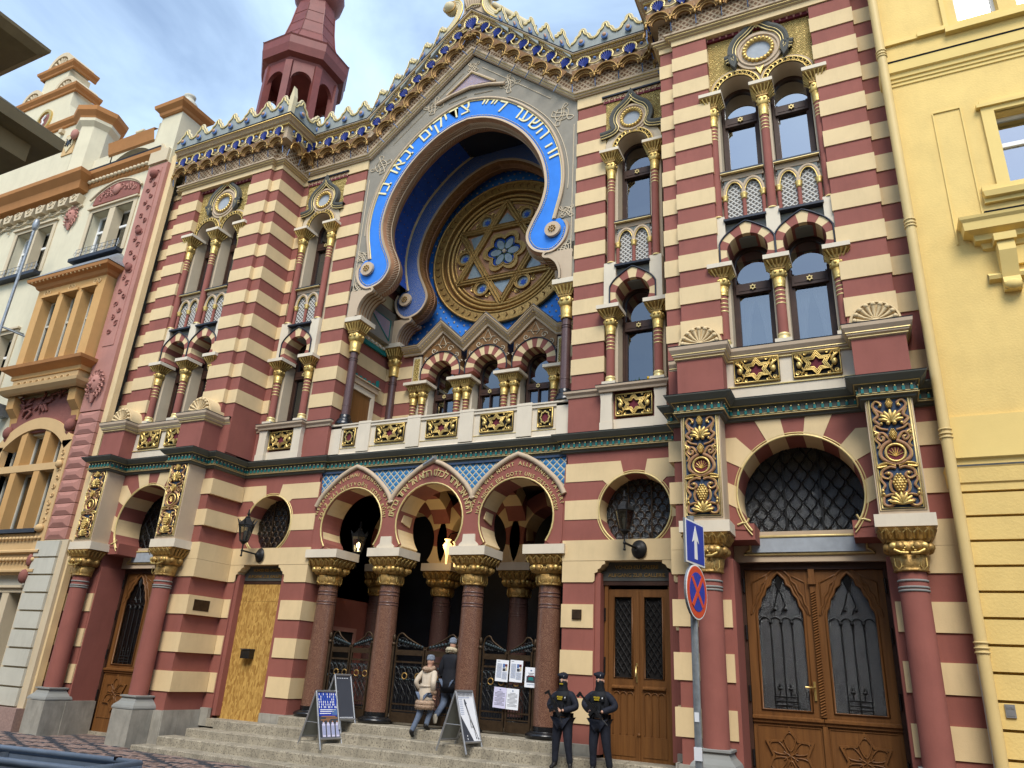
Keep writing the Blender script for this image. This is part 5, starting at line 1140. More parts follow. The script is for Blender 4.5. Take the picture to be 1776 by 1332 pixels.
tr.build('star_tracery', 'oldgold', rose)
for i in range(6):                                        # six roundels, six corner triangles, central rosette
    a = radians(60*i); c_ = (RX+r6*.77*cos(a), RZ+r6*.77*sin(a))
    e = MB().strip(arc(*c_, .20, 0, 360, 24), arc(*c_, .145, 0, 360, 24), RYW-.07, RYW); e.tube(xz(arc(*c_, .205, 0, 360, 24)[:-1], RYW-.07), .02, 5, 0, True)
    rr = e.build('roundel', 'oldgold', rose)
    g = MB(); g.add(xz(arc(*c_, .15, 0, 360, 24)[:-1], RYW-.006), [tuple(range(23, -1, -1))]); g.prism(star6(*c_, .09), RYW-.02, RYW-.008, 1); g.build('pane', ['stainglass', 'deepblue'], rr)
    for s_ in (-1, 1):
        f = MB()
        for q in range(3): aa = a+s_*(.20+.06*q); f.tube(xz(spiral(RX+(r6*.86-.08*q)*cos(aa), RZ+(r6*.86-.08*q)*sin(aa), .07-.012*q, 1.2, q, s_, 12), RYW-.02), .013, 4)
        f.build('scrollwork', 'gold', rose)
    b_ = radians(90+60*i); p = (RX+r6*.575*.92*cos(b_+0), RZ+r6*.575*.92*sin(b_))
    # small glass triangles in the star points
    tip = (RX+r6*.80*cos(b_), RZ+r6*.80*sin(b_)); l1 = (RX+r6*.60*cos(b_+.34), RZ+r6*.60*sin(b_+.34)); l2 = (RX+r6*.60*cos(b_-.34), RZ+r6*.60*sin(b_-.34))
    g = MB()
    g.prism([tip, l1, l2], RYW-.01, RYW-.004); g.build('pane', 'stainglass', rose)
pet = []
for i in range(72):
    a = 2*pi*i/72; pet.append((RX+(.34+.13*abs(cos(3*a)))*cos(a), RZ+(.34+.13*abs(cos(3*a)))*sin(a)))
cen = MB().strip([(RX+(x-RX)*1.28, RZ+(z-RZ)*1.28) for x, z in pet+pet[:1]], pet+pet[:1], RYW-.07, RYW); cen.tube(xz(pet, RYW-.07), .022, 5, 0, True); cn_ = cen.build('rosette', 'oldgold', rose)
pg = MB(); pg.add(xz(pet, RYW-.012), [tuple(range(71, -1, -1))], 0)
for i in range(6):
    a = radians(60*i); P = []
    for t in range(14): q = 2*pi*t/14; d = .24+.16*cos(q); e_ = .10*sin(q); P.append((RX+cos(a)*d-sin(a)*e_, RZ+sin(a)*d+cos(a)*e_))
    pg.prism(P, RYW-.022, RYW-.014, 1); pg.tube([(RX+.05*cos(a+.52), RYW-.026, RZ+.05*sin(a+.52)), (RX+.42*cos(a+.52), RYW-.026, RZ+.42*sin(a+.52))], .012, 4, 2); pg.tube(xz(P, RYW-.024), .006, 4, 3, True)
pg.ball((RX, RYW-.03, RZ), .06, 4, 8, 5)
pg.build('leaded_flower', ['deepblue', 'stainglass', 'leaf', 'dark', 'stone'], cn_)
# ------------------------------------------------------------------ crowning cornices
def frame3(o, u, n): u = Vector(u).normalized(); n = Vector(n).normalized(); v = n.cross(u); return Matrix(((-u.x, n.x, v.x, o[0]), (-u.y, n.y, v.y, o[1]), (-u.z, n.z, v.z, o[2]), (0, 0, 0, 1)))
# local axes: x along the cornice, y outwards (street side), z up
def niche_mesh():
    m = MB(); n = 9
    m.add([(0, .02, -.13)]+[(.115*cos(a), .055, .02+.115*sin(a)) for a in [radians(-38+256*i/(2*n)) for i in range(2*n+1)]], [(0, i+1, i+2) for i in range(2*n)], 0)
    for i in range(n): a = radians(-20+220*i/(n-1)); m.tube([(0, .03, -.12), (.06*cos(a), .07, -.03+.07*sin(a)), (.112*cos(a), .07, .02+.112*sin(a))], [.006, .016, .022], 5, 0)
    return m.mesh('shell_niche', ['shellblue'])
def niche_rim():
    m = MB(); m.tube([(.14*cos(a), .085, .02+.14*sin(a)) for a in [radians(-35+250*i/12) for i in range(13)]], .016, 5, 0)
    for i in range(9): a = radians(-10+200*i/8); m.ball((.122*cos(a), .08, .02+.122*sin(a)), .020, 0, 5, 4)
    m.tube([(.115, .085, -.06), (.2, .085, -.10), (.235, .085, -.10)], .016, 5, 0); m.tube([(-.115, .085, -.06), (-.2, .085, -.10), (-.235, .085, -.10)], .016, 5, 0)
    m.ball((.235, .09, .03), .035, 1, 8, 5); m.ball((0, .09, -.14), .022, 0, 6, 4)
    return m.mesh('niche_rim', ['goldline', 'bossblue'])
def console_mesh():
    m = MB(); A = [(.215*cos(a), .215*sin(a)*1.05) for a in [pi*i/12 for i in range(13)]]
    for r, y, t in ((1, .10, .014), (.84, .055, .010), (.68, .03, .009)): m.tube([(x*r, y, z*r) for x, z in A], t, 5, 0)
    for (k0, y0), (k1, y1) in zip(((1, .10), (.84, .055), (.68, .03)), ((.84, .055), (.68, .03), (.6, 0))):
        vs = [(x*k0, y0, z*k0) for x, z in A]+[(x*k1, y1, z*k1) for x, z in A]; m.add(vs, [(i, i+1, 13+i+1, 13+i) for i in range(12)], 1)
    top = [(x, .10, z) for x, z in A]; up = [(x*1.16, .12, .27) for x, z in A]
    m.add(top+[(max(-.24, min(.24, x*1.2)), .10, .25) for x, z in A], [(i+1, i, 13+i, 13+i+1) for i in range(12)], 1)
    for s_ in (-1, 1):
        m.tube([(s_*.225, .10, .02), (s_*.235, .11, -.05)], [.030, .022], 6, 0); m.ball((s_*.235, .11, -.065), .03, 0, 6, 4); m.tube([(s_*.235, .06, -.08), (s_*.235, .02, -.26)], .012, 5, 2); m.tube([(s_*.14, .105, .04), (s_*.19, .12, 0), (s_*.235, .12, .03)], .018, 5, 0)
    return m.mesh('console', ['oldgold', 'goldbrown', 'greyblue'])
def merlon_mesh(sl=0.):
    m = MB(); w2 = .285
    P = [(-w2, .30), (-.255, .305), (-.215, .33), (-.185, .38), (-.165, .44), (-.115, .465), (-.085, .50), (-.075, .56), (-.045, .61), (0, .63)]
    P = P+[(-x, z) for x, z in P[-2::-1]]
    m.prism([(-w2, 0)]+P+[(w2, 0)], -.03, .07, 0)        # y grows outwards here
    m.v = [(x, -y, z) for x, y, z in m.v]; m.f = [f[::-1] for f in m.f]
    m.tube([(x, .045, z) for x, z in offs(P, -.045)], .020, 5, 1); m.tube([(x, .012, z+.01) for x, z in P], .032, 5, 2); m.tube([(x, .0, z+.036) for x, z in P], .010, 4, 3)
    m.ball((0, .075, .19), (.085, .03, .085), 4, 12, 6); m.ball((.0, .10, .205), (.052, .03, .052), 5, 10, 5)
    m.v = [(x, y, z-sl*x) for x, y, z in m.v]
    return m.mesh('crest_merlon', ['crest', 'goldline', 'crestline', 'sheet', 'bossblue', 'boss'])
ME = dict(n=niche_mesh(), r=niche_rim(), c=console_mesh(), k=merlon_mesh(), kl=merlon_mesh(.878), kr=merlon_mesh(-.878))
def place(me, name, mtx, sx=1.):
    o = bpy.data.objects.new(name, me); COL.objects.link(o); o.parent = syn
    mt = mtx.copy(); mt.translation = mt.translation*K; o.matrix_local = mt @ Matrix.Diagonal((sx, 1, 1, 1)); return o
def crown(P, z0, out, n_, mode='xy', ends=(0, 0), cons=True, scale=1.):
    "one straight run of cornice ornament between two 3d points P[0], P[1]"
    a, b = Vector(P[0]), Vector(P[1]); u = (b-a).normalized(); l = (b-a).length; nrm = Vector(out)
    for i in range(n_):
        t = (i+.5)/n_; o = a+u*l*t; f = frame3(o, u, nrm); sx = l/n_/.47
        q = place(ME['n'], 'shell_niche', f @ Matrix.Translation((0, .02*K*0, 0)), sx); r = place(ME['r'], 'niche_rim', f, sx)
        r.parent = q; r.matrix_local = Matrix.Identity(4)
        if cons: c = place(ME['c'], 'console', frame3(Vector(a+u*l*((i+.5)/n_))+f.to_3x3() @ Vector((0, 0, -.42)), u, nrm), sx)
def crest(P0, P1, out, n_):
    a, b = Vector(P0), Vector(P1); u = (b-a); k_ = 'k' if abs(u.z) < .1 else ('kl' if u.z > 0 else 'kr'); h_ = Vector((u.x, u.y, 0)); l = h_.length
    for i in range(n_): place(ME[k_], 'crest_merlon', frame3(a+u*(i+.5)/n_, h_, out), l/n_/.57)
# centre and wings: flat at the wings, gable over the arch
def gl_(h, x0=-4.86, x1=4.86): return [(x0, 13.31+h), (-2.70, 13.31+h), (0, 15.66+1.12*h), (2.70, 13.31+h), (x1, 13.31+h)]
def gband(h0, h1, y0, y1, m, mb): A, B = gl_(h1), gl_(h0); mb.strip(A, B, y0, y1, m)
gm = MB(); gm.sweep(gl_(.0), [(0, WY+.02), (0, WY-.06), (.03, WY-.07), (.035, WY-.10), (.07, WY-.11), (.075, WY-.14), (.115, WY-.15), (.12, WY+.02)], 0); C_(gm, 'gable_mould', 'beige')
e = MB()
for d, y in ((.032, -.085), (.072, -.125)): e.tube(xz(offs(gl_(0), d), WY+y), .009, 4)
C_(e, 'gold_line', 'goldline')
lb = MB(); gband(.11, .62, WY-.03, WY+.3, 0, lb); C_(lb, 'lattice_frieze', 'lattice')
fb = MB(); gband(.585, .93, 1.20, WY+.1, 0, fb); C_(fb, 'console_frieze', 'beige')
gg = MB().sweep(gl_(.92), [(0, 1.24), (0, 1.17), (.03, 1.15), (.04, 1.10), (.075, 1.085), (.085, 1.06), (.09, 1.03), (.11, 1.02), (.115, 1.3)], 0); go_ = C_(gg, 'gable_cornice', 'beige')
e = MB()
for d, y, t in ((.02, 1.155, .022), (.082, 1.055, .014)): e.tube(xz(offs(gl_(.92), d), y), t, 5)
GL = resample(gl_(.92), 190); GO = offs(GL, .058)
for p in GO[::1]: e.ball((p[0], 1.085, p[1]), .017, 0, 5, 3)
e.build('gold_line', 'gold', go_, kind='stuff'); MB().sweep(gl_(.92), [(.116, 1.015), (.13, 1.01), (.13, 1.35)]).build('cover_sheet', 'sheet', go_)
for s_ in (-1, 1):
    c0 = (s_*2.70, 1.20, 13.31+.77); c1 = (s_*.18, 1.20, 15.66+1.12*.77-.18*.87); c2 = (s_*4.78, 1.20, 13.31+.77)
    if s_ > 0: crown((c1, c0), 0, (0, -1, 0), 7); crown((c0, c2), 0, (0, -1, 0), 4)
    else: crown((c0, c1), 0, (0, -1, 0), 7); crown((c2, c0), 0, (0, -1, 0), 4)
    k0 = (s_*2.68, 1.08, 14.35); k1 = (s_*.66, 1.08, 14.35+2.02*.878); k2 = (s_*4.80, 1.08, 14.35)
    if s_ > 0: crest(k1, k0, (0, -1, 0), 5); crest(k0, k2, (0, -1, 0), 4)
    else: crest(k0, k1, (0, -1, 0), 5); crest(k2, k0, (0, -1, 0), 4)
big = place(ME['n'], 'shell_niche', frame3((0, 1.19, 16.42), (1, 0, 0), (0, -1, 0)) @ Matrix.Scale(1.35, 4)); r = place(ME['r'], 'niche_rim', Matrix.Identity(4)); r.parent = big; r.matrix_local = Matrix.Identity(4)
# finial of the gable: swept volutes with bosses, acanthus pedestal
fi = MB().prism([(-.62, 16.25), (.62, 16.25), (.40, 16.62), (.27, 16.95), (.30, 17.3), (.34, 17.75), (-.34, 17.75), (-.30, 17.3), (-.27, 16.95), (-.40, 16.62)], 1.13, 1.5); fo = C_(fi, 'gable_finial', 'beige')
for s_ in (-1, 1):
    P = crom([(s_*.75, 16.30), (s_*.5, 16.55), (s_*.36, 16.80), (s_*.32, 17.05), (s_*.40, 17.28), (s_*.56, 17.34), (s_*.70, 17.22)], 5); v = MB()
    for o_, t in ((0, .035), (.05, .045), (.10, .04), (.14, .022)): v.tube(xz(offs(P, -s_*o_), 1.08+.02*(o_ > .04)), t, 6, 0 if t > .03 else 1)
    v.tube(xz(offs(P, .035*s_), 1.06), .022, 5, 1); v.build('volute', ['crestline', 'gold'], fo)
    b = MB().ball((s_*.62, 1.05, 17.12), (.17, .20, .17), 0, 14, 8); b.tube([(s_*.62+.165*cos(a), .98, 17.12+.165*sin(a)) for a in [2*pi*k/18 for k in range(18)]], .022, 5, 1, True); b.build('boss', ['crestline', 'oldgold'], fo)
ac = MB()
for k in range(7): x = -.24+.08*k; ac.tube([(x*.6, 1.11, 16.95), (x*.9, 1.07, 17.2), (x*1.2, 1.06, 17.5), (x*1.5, 1.10, 17.65)], [.02, .04, .035, .02], 6)
ac.tube([(-.22, 1.10, 16.98), (0, 1.07, 17.03), (.22, 1.10, 16.98)], .02, 5, 1); ac.build('acanthus', ['beige', 'goldline'], fo)
for s_ in (-1, 1): MB().tube([(s_*.35, 1.5, 17.3), (s_*1.35, 1.9, 16.5)], .10, 10).build('stay', 'crestline', fo)
# towers
TP = [(4.78, 1.9), (4.78, .555), (5.045, .555), (5.045, .45), (8.165, .45), (8.165, .555), (8.43, .555)]
tm_ = R_(MB().mold(TP, [(0, 13.15), (.05, 13.16), (.055, 13.19), (.09, 13.20), (.095, 13.235), (.13, 13.245), (.135, 13.28), (.02, 13.29)]), 'tower_mould', 'beige')
MB().mold(TP, [(.057, 13.165), (.066, 13.17), (.066, 13.18), (.057, 13.185)]).mold(TP, [(.097, 13.205), (.107, 13.21), (.107, 13.22), (.097, 13.225)]).build('gold_line', 'goldline', tm_)
R_(MB().mold(TP, [(.02, 13.27), (.02, 13.82)]), 'lattice_frieze', 'lattice')
CP = [(4.70, 1.9), (4.70, .40), (8.43, .40)]
R_(MB().mold(CP, [(-.3, 13.78), (.10, 13.78), (.10, 14.17), (-.3, 14.17)]), 'console_frieze', 'beige')
tg_ = R_(MB().mold(CP, [(.10, 14.14), (.15, 14.15), (.17, 14.19), (.22, 14.20), (.24, 14.24), (.27, 14.26), (.30, 14.28), (.31, 14.31), (-.2, 14.33)]), 'tower_cornice', 'beige')
e = MB(); 
for o_, z, t in ((.155, 14.15, .022), (.305, 14.285, .014)): e.tube([(p[0], p[1], z) for p in offs(CP, -o_)], t, 5)
q = offs(CP, -.23)
for i in range(len(q)-1):
    n_ = int(hypot(q[i+1][0]-q[i][0], q[i+1][1]-q[i][1])/.065)
    for k in range(n_): e.ball((q[i][0]+(q[i+1][0]-q[i][0])*k/n_, q[i][1]+(q[i+1][1]-q[i][1])*k/n_, 14.225), .017, 0, 5, 3)
e.build('gold_line', 'gold', tg_, kind='stuff'); MB().mold(CP, [(.31, 14.312), (.325, 14.318), (.325, 14.335), (-.3, 14.345)]).build('cover_sheet', 'sheet', tg_)
for s_ in (-1, 1):
    P = ((4.60*s_, .30, 13.97), (8.40*s_, .30, 13.97)); P = P if s_ > 0 else P[::-1]; crown(P, 0, (0, -1, 0), 8)
    P = ((4.60*s_, 1.25, 13.97), (4.60*s_, .42, 13.97)); P = P if s_ > 0 else P[::-1]; crown(P, 0, (-s_, 0, 0), 2)
    P = ((4.46*s_, .16, 14.34), (8.46*s_, .16, 14.34)); P = P if s_ > 0 else P[::-1]; crest(P[0], P[1], (0, -1, 0), 7)
    P = ((4.46*s_, 1.40, 14.34), (4.46*s_, .16, 14.34)); P = P if s_ > 0 else P[::-1]; crest(P[0], P[1], (-s_, 0, 0), 2)
    MB().prism([(s_*4.46-.05, 14.34), (s_*4.46-.07, 14.85), (s_*4.46, 15.18), (s_*4.46+.07, 14.85), (s_*4.46+.05, 14.34)], .10, .22).build('crest_corner', 'crestline', syn)
wall_o = wall.build('wall', 'red', syn); RS.append(wall_o)
# roofs and turret
C_(MB().prism([(-4.8, 14.3), (-2.7, 14.3), (0, 16.4), (2.7, 14.3), (4.8, 14.3), (4.8, 14.0), (-4.8, 14.0)], 1.4, 8).box(-8.4, 8.4, 4.5, 14, 0, 13.5), 'roof', 'sheet')
for s_ in (-1,):
    TX, TYC, RO = s_*6.62, 2.29, 1.343
    def octa(r): return [(TX+r*cos(radians(22.5+45*k)), TYC+r*sin(radians(22.5+45*k))) for k in range(8)]
    def ring8(m, prof, mm=0):
        vs = [(x, y, z) for r, z in prof for x, y in octa(r)]; n_ = len(prof)
        m.add(vs, [(j*8+i, j*8+(i+1) % 8, (j+1)*8+(i+1) % 8, (j+1)*8+i) for j in range(n_-1) for i in range(8)]+[tuple(range(7, -1, -1)), tuple(range(8*n_-8, 8*n_))], mm)
    tu = MB(); ring8(tu, [(1.5, 14.0), (1.32, 14.9), (1.18, 15.5), (1.12, 15.75), (1.22, 15.82), (1.22, 15.90), (1.10, 15.95)]); tu_o = C_(tu, 'turret', 'copper')
    a = MB(); ring8(a, [(1.05, 17.78), (1.10, 17.95), (1.28, 18.02), (RO, 18.28), (RO, 18.55), (RO+.03, 18.60), (1.18, 18.72), (.95, 18.95), (.80, 19.35), (.70, 19.9), (.62, 20.6), (.5, 21.3)]); a.ball((TX, TYC, 21.5), .8, 0, 16, 10)
    a.build('turret_roof', 'copper', tu_o)
    sm_ = MB()
    for k in range(8):
        P = [(TX+r*cos(radians(22.5+45*k)), TYC+r*sin(radians(22.5+45*k)), z) for r, z in ((RO+.03, 18.60), (1.19, 18.72), (.96, 18.95), (.81, 19.35), (.71, 19.9), (.63, 20.6))]; sm_.tube(P, .018, 4)
        for r, z in ((.97, 18.95), (.82, 19.35), (.72, 19.85), (.66, 20.3)):
            o = octa(r); sm_.tube([(o[k][0], o[k][1], z), (o[(k+1) % 8][0], o[(k+1) % 8][1], z)], .006, 4)
    sm_.build('roof_seams', 'copper', tu_o)
    col_r = 1.02
    for k in range(8):
        o = octa(col_r); x, y = o[k]; ca, sa = cos(radians(22.5+45*k)), sin(radians(22.5+45*k)); m = MB(); h = .10
        vs = [(x+ca*h-sa*h, y+sa*h+ca*h), (x+ca*h+sa*h, y+sa*h-ca*h), (x-ca*h+sa*h, y-sa*h-ca*h), (x-ca*h-sa*h, y-sa*h+ca*h)]
        m.add([(p[0], p[1], 15.9) for p in vs]+[(p[0], p[1], 17.82) for p in vs], [(0, 1, 5, 4), (1, 2, 6, 5), (2, 3, 7, 6), (3, 0, 4, 7)][::1], 0); m.f = [f[::-1] for f in m.f]
        m.build('post', 'copper', tu_o)
        x2, y2 = o[(k+1) % 8]; m = MB(); A = []; nA = 10; ux, uy = x2-x, y2-y; l = hypot(ux, uy); ux /= l; uy /= l; nx, ny = uy, -ux
        if nx*(x-TX)+ny*(y-TYC) < 0: nx, ny = -nx, -ny
        for i in range(nA+1): t = pi-pi*i/nA; A.append((l/2+(l/2-.09)*cos(t), 17.15+(l/2-.09)*sin(t)*1.25))
        for d in (.07, -.05):
            vs = [(x+ux*q0+nx*d, y+uy*q0+ny*d, z) for q0, z in A]+[(x+ux*q0+nx*d, y+uy*q0+ny*d, 17.85) for q0, z in A]; m.add(vs, [(i, i+1, nA+2+i, nA+1+i) for i in range(nA)])
        vs = [(x+ux*q0+nx*d, y+uy*q0+ny*d, z) for d in (.07, -.05) for q0, z in A]; m.add(vs, [(i+1, i, nA+1+i, nA+2+i) for i in range(nA)])
        m.build('arch', 'copper', tu_o)
# mirror everything built for the right-hand half
for o in RS: copy_tree(o, syn, True)
# ================================================================== NEIGHBOURING HOUSES
def house_window(par, x0, x1, z0, z1, y, frame='white', mull=(), trans=None, name='window', glass='glasspale', t=.05):
    f = MB().box(x0, x0+t, y, y+.07, z0, z1).box(x1-t, x1, y, y+.07, z0, z1).box(x0+t, x1-t, y, y+.07, z1-t, z1).box(x0+t, x1-t, y, y+.07, z0, z0+t)
    for m_ in mull: f.box(m_-t/2, m_+t/2, y+.005, y+.065, z0+t, z1-t)
    if trans:
        xs = [x0+t]+[q for m_ in mull for q in (m_-t/2, m_+t/2)]+[x1-t]
        for i in range(0, len(xs), 2): f.box(xs[i], xs[i+1], y-.01, y+.07, trans-t*.7, trans+t*.7)
    o = f.build(name, frame, par)
    xs = [x0]+list(mull)+[x1]; zs = [z0]+([trans] if trans else [])+[z1]
    for i in range(len(xs)-1):
        for j in range(len(zs)-1): MB().box(xs[i]+.02, xs[i+1]-.02, y+.03, y+.034, zs[j]+.02, zs[j+1]-.02).build('pane', glass, o)
    MB().box(x0, x1, y+.35, y+.37, z0, z1).build('dark_backing', 'dark', o)  # unlit interior given as one flat dark sheet
    MB().box(x0+.06, x0+.06+(x1-x0)*.22, y+.12, y+.13, z0, z1).box(x1-.06-(x1-x0)*.22, x1-.06, y+.12, y+.13, z0, z1).build('curtain', 'curtain', o)
    return o
def wall_with_holes(m, x0, x1, z0, z1, y, holes, depth=.3, mm=0):
    "flat front cut round rectangular openings, with reveals"
    holes = [(max(h[0], x0), min(h[1], x1), max(h[2], z0), min(h[3], z1)) for h in holes if h[2] < z1 and h[3] > z0]
    xs = sorted({x0, x1, *[h[0] for h in holes], *[h[1] for h in holes]}); zs = sorted({z0, z1, *[h[2] for h in holes], *[h[3] for h in holes]})
    for i in range(len(xs)-1):
        for j in range(len(zs)-1):
            cx, cz = (xs[i]+xs[i+1])/2, (zs[j]+zs[j+1])/2
            if not any(h[0] < cx < h[1] and h[2] < cz < h[3] for h in holes): m.add([(xs[i], y, zs[j]), (xs[i+1], y, zs[j]), (xs[i+1], y, zs[j+1]), (xs[i], y, zs[j+1])], [(0, 1, 2, 3)], mm)
    for h in holes:
        a, b, c, d = h[:4]; m.add([(a, y, c), (b, y, c), (b, y, d), (a, y, d), (a, y+depth, c), (b, y+depth, c), (b, y+depth, d), (a, y+depth, d)], [(0, 4, 5, 1), (1, 5, 6, 2), (2, 6, 7, 3), (3, 7, 4, 0)], mm)
    return m
lh = empty('cream_house', 'cream house with a stepped gable and an orange bay window, left of the synagogue', 'house', (-12, .25, 0))
def H(m, n, mt, p=None, **k): return m.build(n, mt, p or lh, **k)
LYH = .25
wins = [(-11.53, -9.82, 11.62, 13.17), (-14.97, -13.26, 11.62, 13.22), (-18.4, -16.7, 11.62, 13.22), (-14.97, -13.4, 8.0, 9.7), (-18.4, -16.9, 8.0, 9.7), (-14.9, -14.35, 14.9, 15.75), (-11.0, -9.72, .9, 2.72), (-14.9, -13.2, .9, 2.72), (-15.2, -13.2, 4.2, 6.4), (-18.6, -16.4, 4.2, 6.4)]
wins2 = wins+[(-11.98, -9.68, 4.1, 6.5), (-11.86, -9.74, 8.31, 10.27)]
H(wall_with_holes(MB(), -20, -8.45, 3.85, 14.6, LYH, wins2), 'wall', 'housecream'); H(wall_with_holes(MB(), -20, -8.45, 0, 3.85, LYH, wins).box(-20, -8.46, LYH+.5, 9, 0, 14.5), 'ground_storey_wall', 'housegrey')
H(MB().box(-20, -8.5, LYH-.26, LYH-.002, -.05, .43), 'base_course', 'granitepink')
for x0, x1, z0, z1 in wins:
    xm = (x0+x1)/2; up = z0 > 7 and z0 < 14
    house_window(lh, x0, x1, z0, z1, LYH+.25, 'white', (xm,), z0+(z1-z0)*.66 if z0 > 3 else None)
    if up or z0 < 1 or 4 < z0 < 5:
        fr = MB().box(x0-.14, x0, LYH-.03, LYH+.02, z0, z1).box(x1, x1+.14, LYH-.03, LYH+.02, z0, z1).box(x0-.14, x1+.14, LYH-.03, LYH+.02, z1, z1+.10).box(x0-.18, x1+.18, LYH-.09, LYH+.02, z1+.10, z1+.15)
        o = H(fr, 'window_surround', 'housetrim')
        MB().box(xm-.12, xm+.12, LYH-.02, LYH+.25, z0, z1-.002).build('pier', 'housetrim', o); MB().box(x0-.15, x1+.10, LYH-.20, LYH+.02, z0-.12, z0-.02).build('sill', 'sheet', o)
        if up:
            g = MB()
            for z in (z0+.02, z0+.14, z0+.26): g.tube([(x0, LYH-.14, z), (x1, LYH-.14, z)], .010, 4)
            for i in range(9): x = x0+(x1-x0)*i/8; g.tube([(x, LYH-.14, z0), (x, LYH-.14, z0+.28)], .008, 4); g.tube(xz(arc(x, z0+.14, .07, 0, 360, 8), LYH-.14), .006, 3)
            g.build('flower_rail', 'galv', o)
# pink stucco tympanum, masks, swags
ty = H(MB().prism([(-11.6, 13.42), (-9.68, 13.38), (-9.72, 13.62)]+arc(-10.64, 12.5, 1.5, 52, 128, 12)+[(-11.56, 13.65)], LYH-.05, LYH+.02), 'relief_panel', 'pinkdark')
r_ = MB().tube(xz([(-11.75, 13.62)]+arc(-10.64, 12.5, 1.55, 130, 50, 12)+[(-9.6, 13.62)], LYH-.07), .035, 6, 1); rnd = random.Random(5)
for i in range(20):
    x = -10.64+rnd.uniform(-.85, .85); z = 13.6+rnd.uniform(0, .33)*(1-abs(x+10.64)/1.1); r_.tube(xz(spiral(x, z, .09, 1.1, rnd.random()*6, rnd.choice((-1, 1)), 10), LYH-.06), .017, 4)
r_.ball((-10.64, LYH-.07, 13.74), (.15, .07, .17)); r_.build('relief', ['pink', 'housetrim'], ty)
def mask(x, z, s, y, par):
    m = MB().ball((x, y, z), (.13*s, .10*s, .20*s), 0, 10, 8); m.ball((x, y-.10*s, z-.02*s), (.03*s, .05*s, .05*s), 0, 6, 4); m.ball((x-.05*s, y-.08*s, z+.05*s), .025*s, 1, 6, 4); m.ball((x+.05*s, y-.08*s, z+.05*s), .025*s, 1, 6, 4); m.tube([(x-.05*s, y-.085*s, z-.10*s), (x, y-.095*s, z-.115*s), (x+.05*s, y-.085*s, z-.10*s)], .015*s, 5, 1)
    for i in range(14):
        a = radians(-60+300*i/13); m.tube(xz(spiral(x+.16*s*cos(a), z+.22*s*sin(a), .07*s, 1, a, 1, 8), y-.02*s), .02*s, 4)
    m.tube([(x, y, z-.2*s), (x+.02, y-.02, z-.36*s)], [.07*s, .02*s], 6); m.build('mascaron', ['pink', 'pinkdark'], par)
mask(-12.45, 13.25, 1.25, LYH-.04, lh)
cv = MB()
for i in range(9):
    x = -12.35-.52*i; cv.prism([(x-.22, 13.9), (x+.22, 13.9), (x+.15, 13.65), (x-.15, 13.65)], LYH-.2, LYH); cv.tube(xz(spiral(x, 13.8, .12, 1.2, 0, 1, 12), LYH-.21), .02, 4); cv.tube([(x-.26, LYH-.04, 13.58), (x, LYH-.06, 13.5), (x+.26, LYH-.04, 13.58)], .025, 5); cv.ball((x, LYH-.05, 13.38), .035, 0, 6, 4)
cv.tube([(-17, LYH-.05, 13.6), (-12.1, LYH-.05, 13.6)], .02, 5); H(cv, 'swag_frieze', 'housetrim', kind='stuff')
co = MB().mold([(-12.4, LYH), (-9.0, LYH)], [(0, 14.15), (.05, 14.2), (.06, 14.38), (.10, 14.42), (.2, 14.5), (.22, 14.6), (0, 14.63)]); co.mold([(-20, LYH-.0), (-12.4, LYH-.0), (-12.4, LYH+.3)], [(0, 14.0), (.28, 14.05), (.33, 14.28), (.50, 14.45), (.52, 14.56), (0, 14.60)])
coo = H(co, 'main_cornice', 'orange'); b = MB()
for i in range(18): b.ball((-12.15+.16*i, LYH-.10, 14.30), (.075, .06, .06), 0, 8, 5)
b.build('bead_row', 'housetrim', coo)
MB().mold([(-12.4, LYH), (-9.0, LYH)], [(.22, 14.6), (.24, 14.64), (0, 14.67)]).build('cover_sheet', 'sheet', coo)
# attic arcade and end pier
at = MB().strip([(-11.9, 14.66), (-11.6, 15.2), (-9.4, 15.2), (-9.2, 14.66)], [(-11.45, 14.66), (-11.2, 14.95), (-9.75, 14.95), (-9.6, 14.66)], LYH, LYH+.4)
up = arc(-10.55, 13.9, 1.25, 140, 40, 12); at = MB().strip([(x, 15.25) for x, z in up], up, LYH, LYH+.4).box(-12.4, -11.45, LYH, LYH+.5, 14.6, 15.25).box(-9.66, -8.95, LYH-.02, LYH+.5, 14.6, 15.78)
H(at, 'attic_wall', 'housecream'); H(MB().mold([(-11.6, LYH), (-9.66, LYH)], [(0, 15.15), (.05, 15.2), (.10, 15.4), (.14, 15.55), (0, 15.6)]), 'attic_cornice', 'orange')
H(MB().box(-11.4, -9.7, 1.3, 1.35, 14.4, 15.3), 'attic_back_panel', 'housetrim'); tl = MB()  # flat trim-coloured panel behind the attic arch
for i in range(8): tl.box(-10.9+.15*i, -10.78+.15*i, 1.2, 1.29, 14.55, 14.75)
H(tl, 'roof_tile', 'tile', kind='stuff')
pr = H(MB().box(-9.42, -8.62, LYH-.12, LYH+.6, 14.05, 15.80), 'end_pier', 'housecream')
MB().square(-9.02, LYH+.24, [(.40, 15.78), (.44, 15.82), (.46, 15.9), (.56, 16.0), (.58, 16.1), (.5, 16.14), (.35, 16.22)]).build('cap', 'orange', pr)
MB().lathe(-8.95, LYH+.2, [(.26, 16.2), (.29, 16.27), (.27, 16.38), (.18, 16.5), (.13, 16.58), (.16, 16.62), (.17, 16.68), (.10, 16.72)], 16).build('urn', 'housegrey', pr)
MB().prism([(-9.38, 14.1), (-9.38, 14.5), (-9.2, 14.52), (-9.02, 14.75), (-8.84, 14.52), (-8.66, 14.5), (-8.66, 14.1)], LYH-.2, LYH-.12).build('niche_shell', 'housetrim', pr)
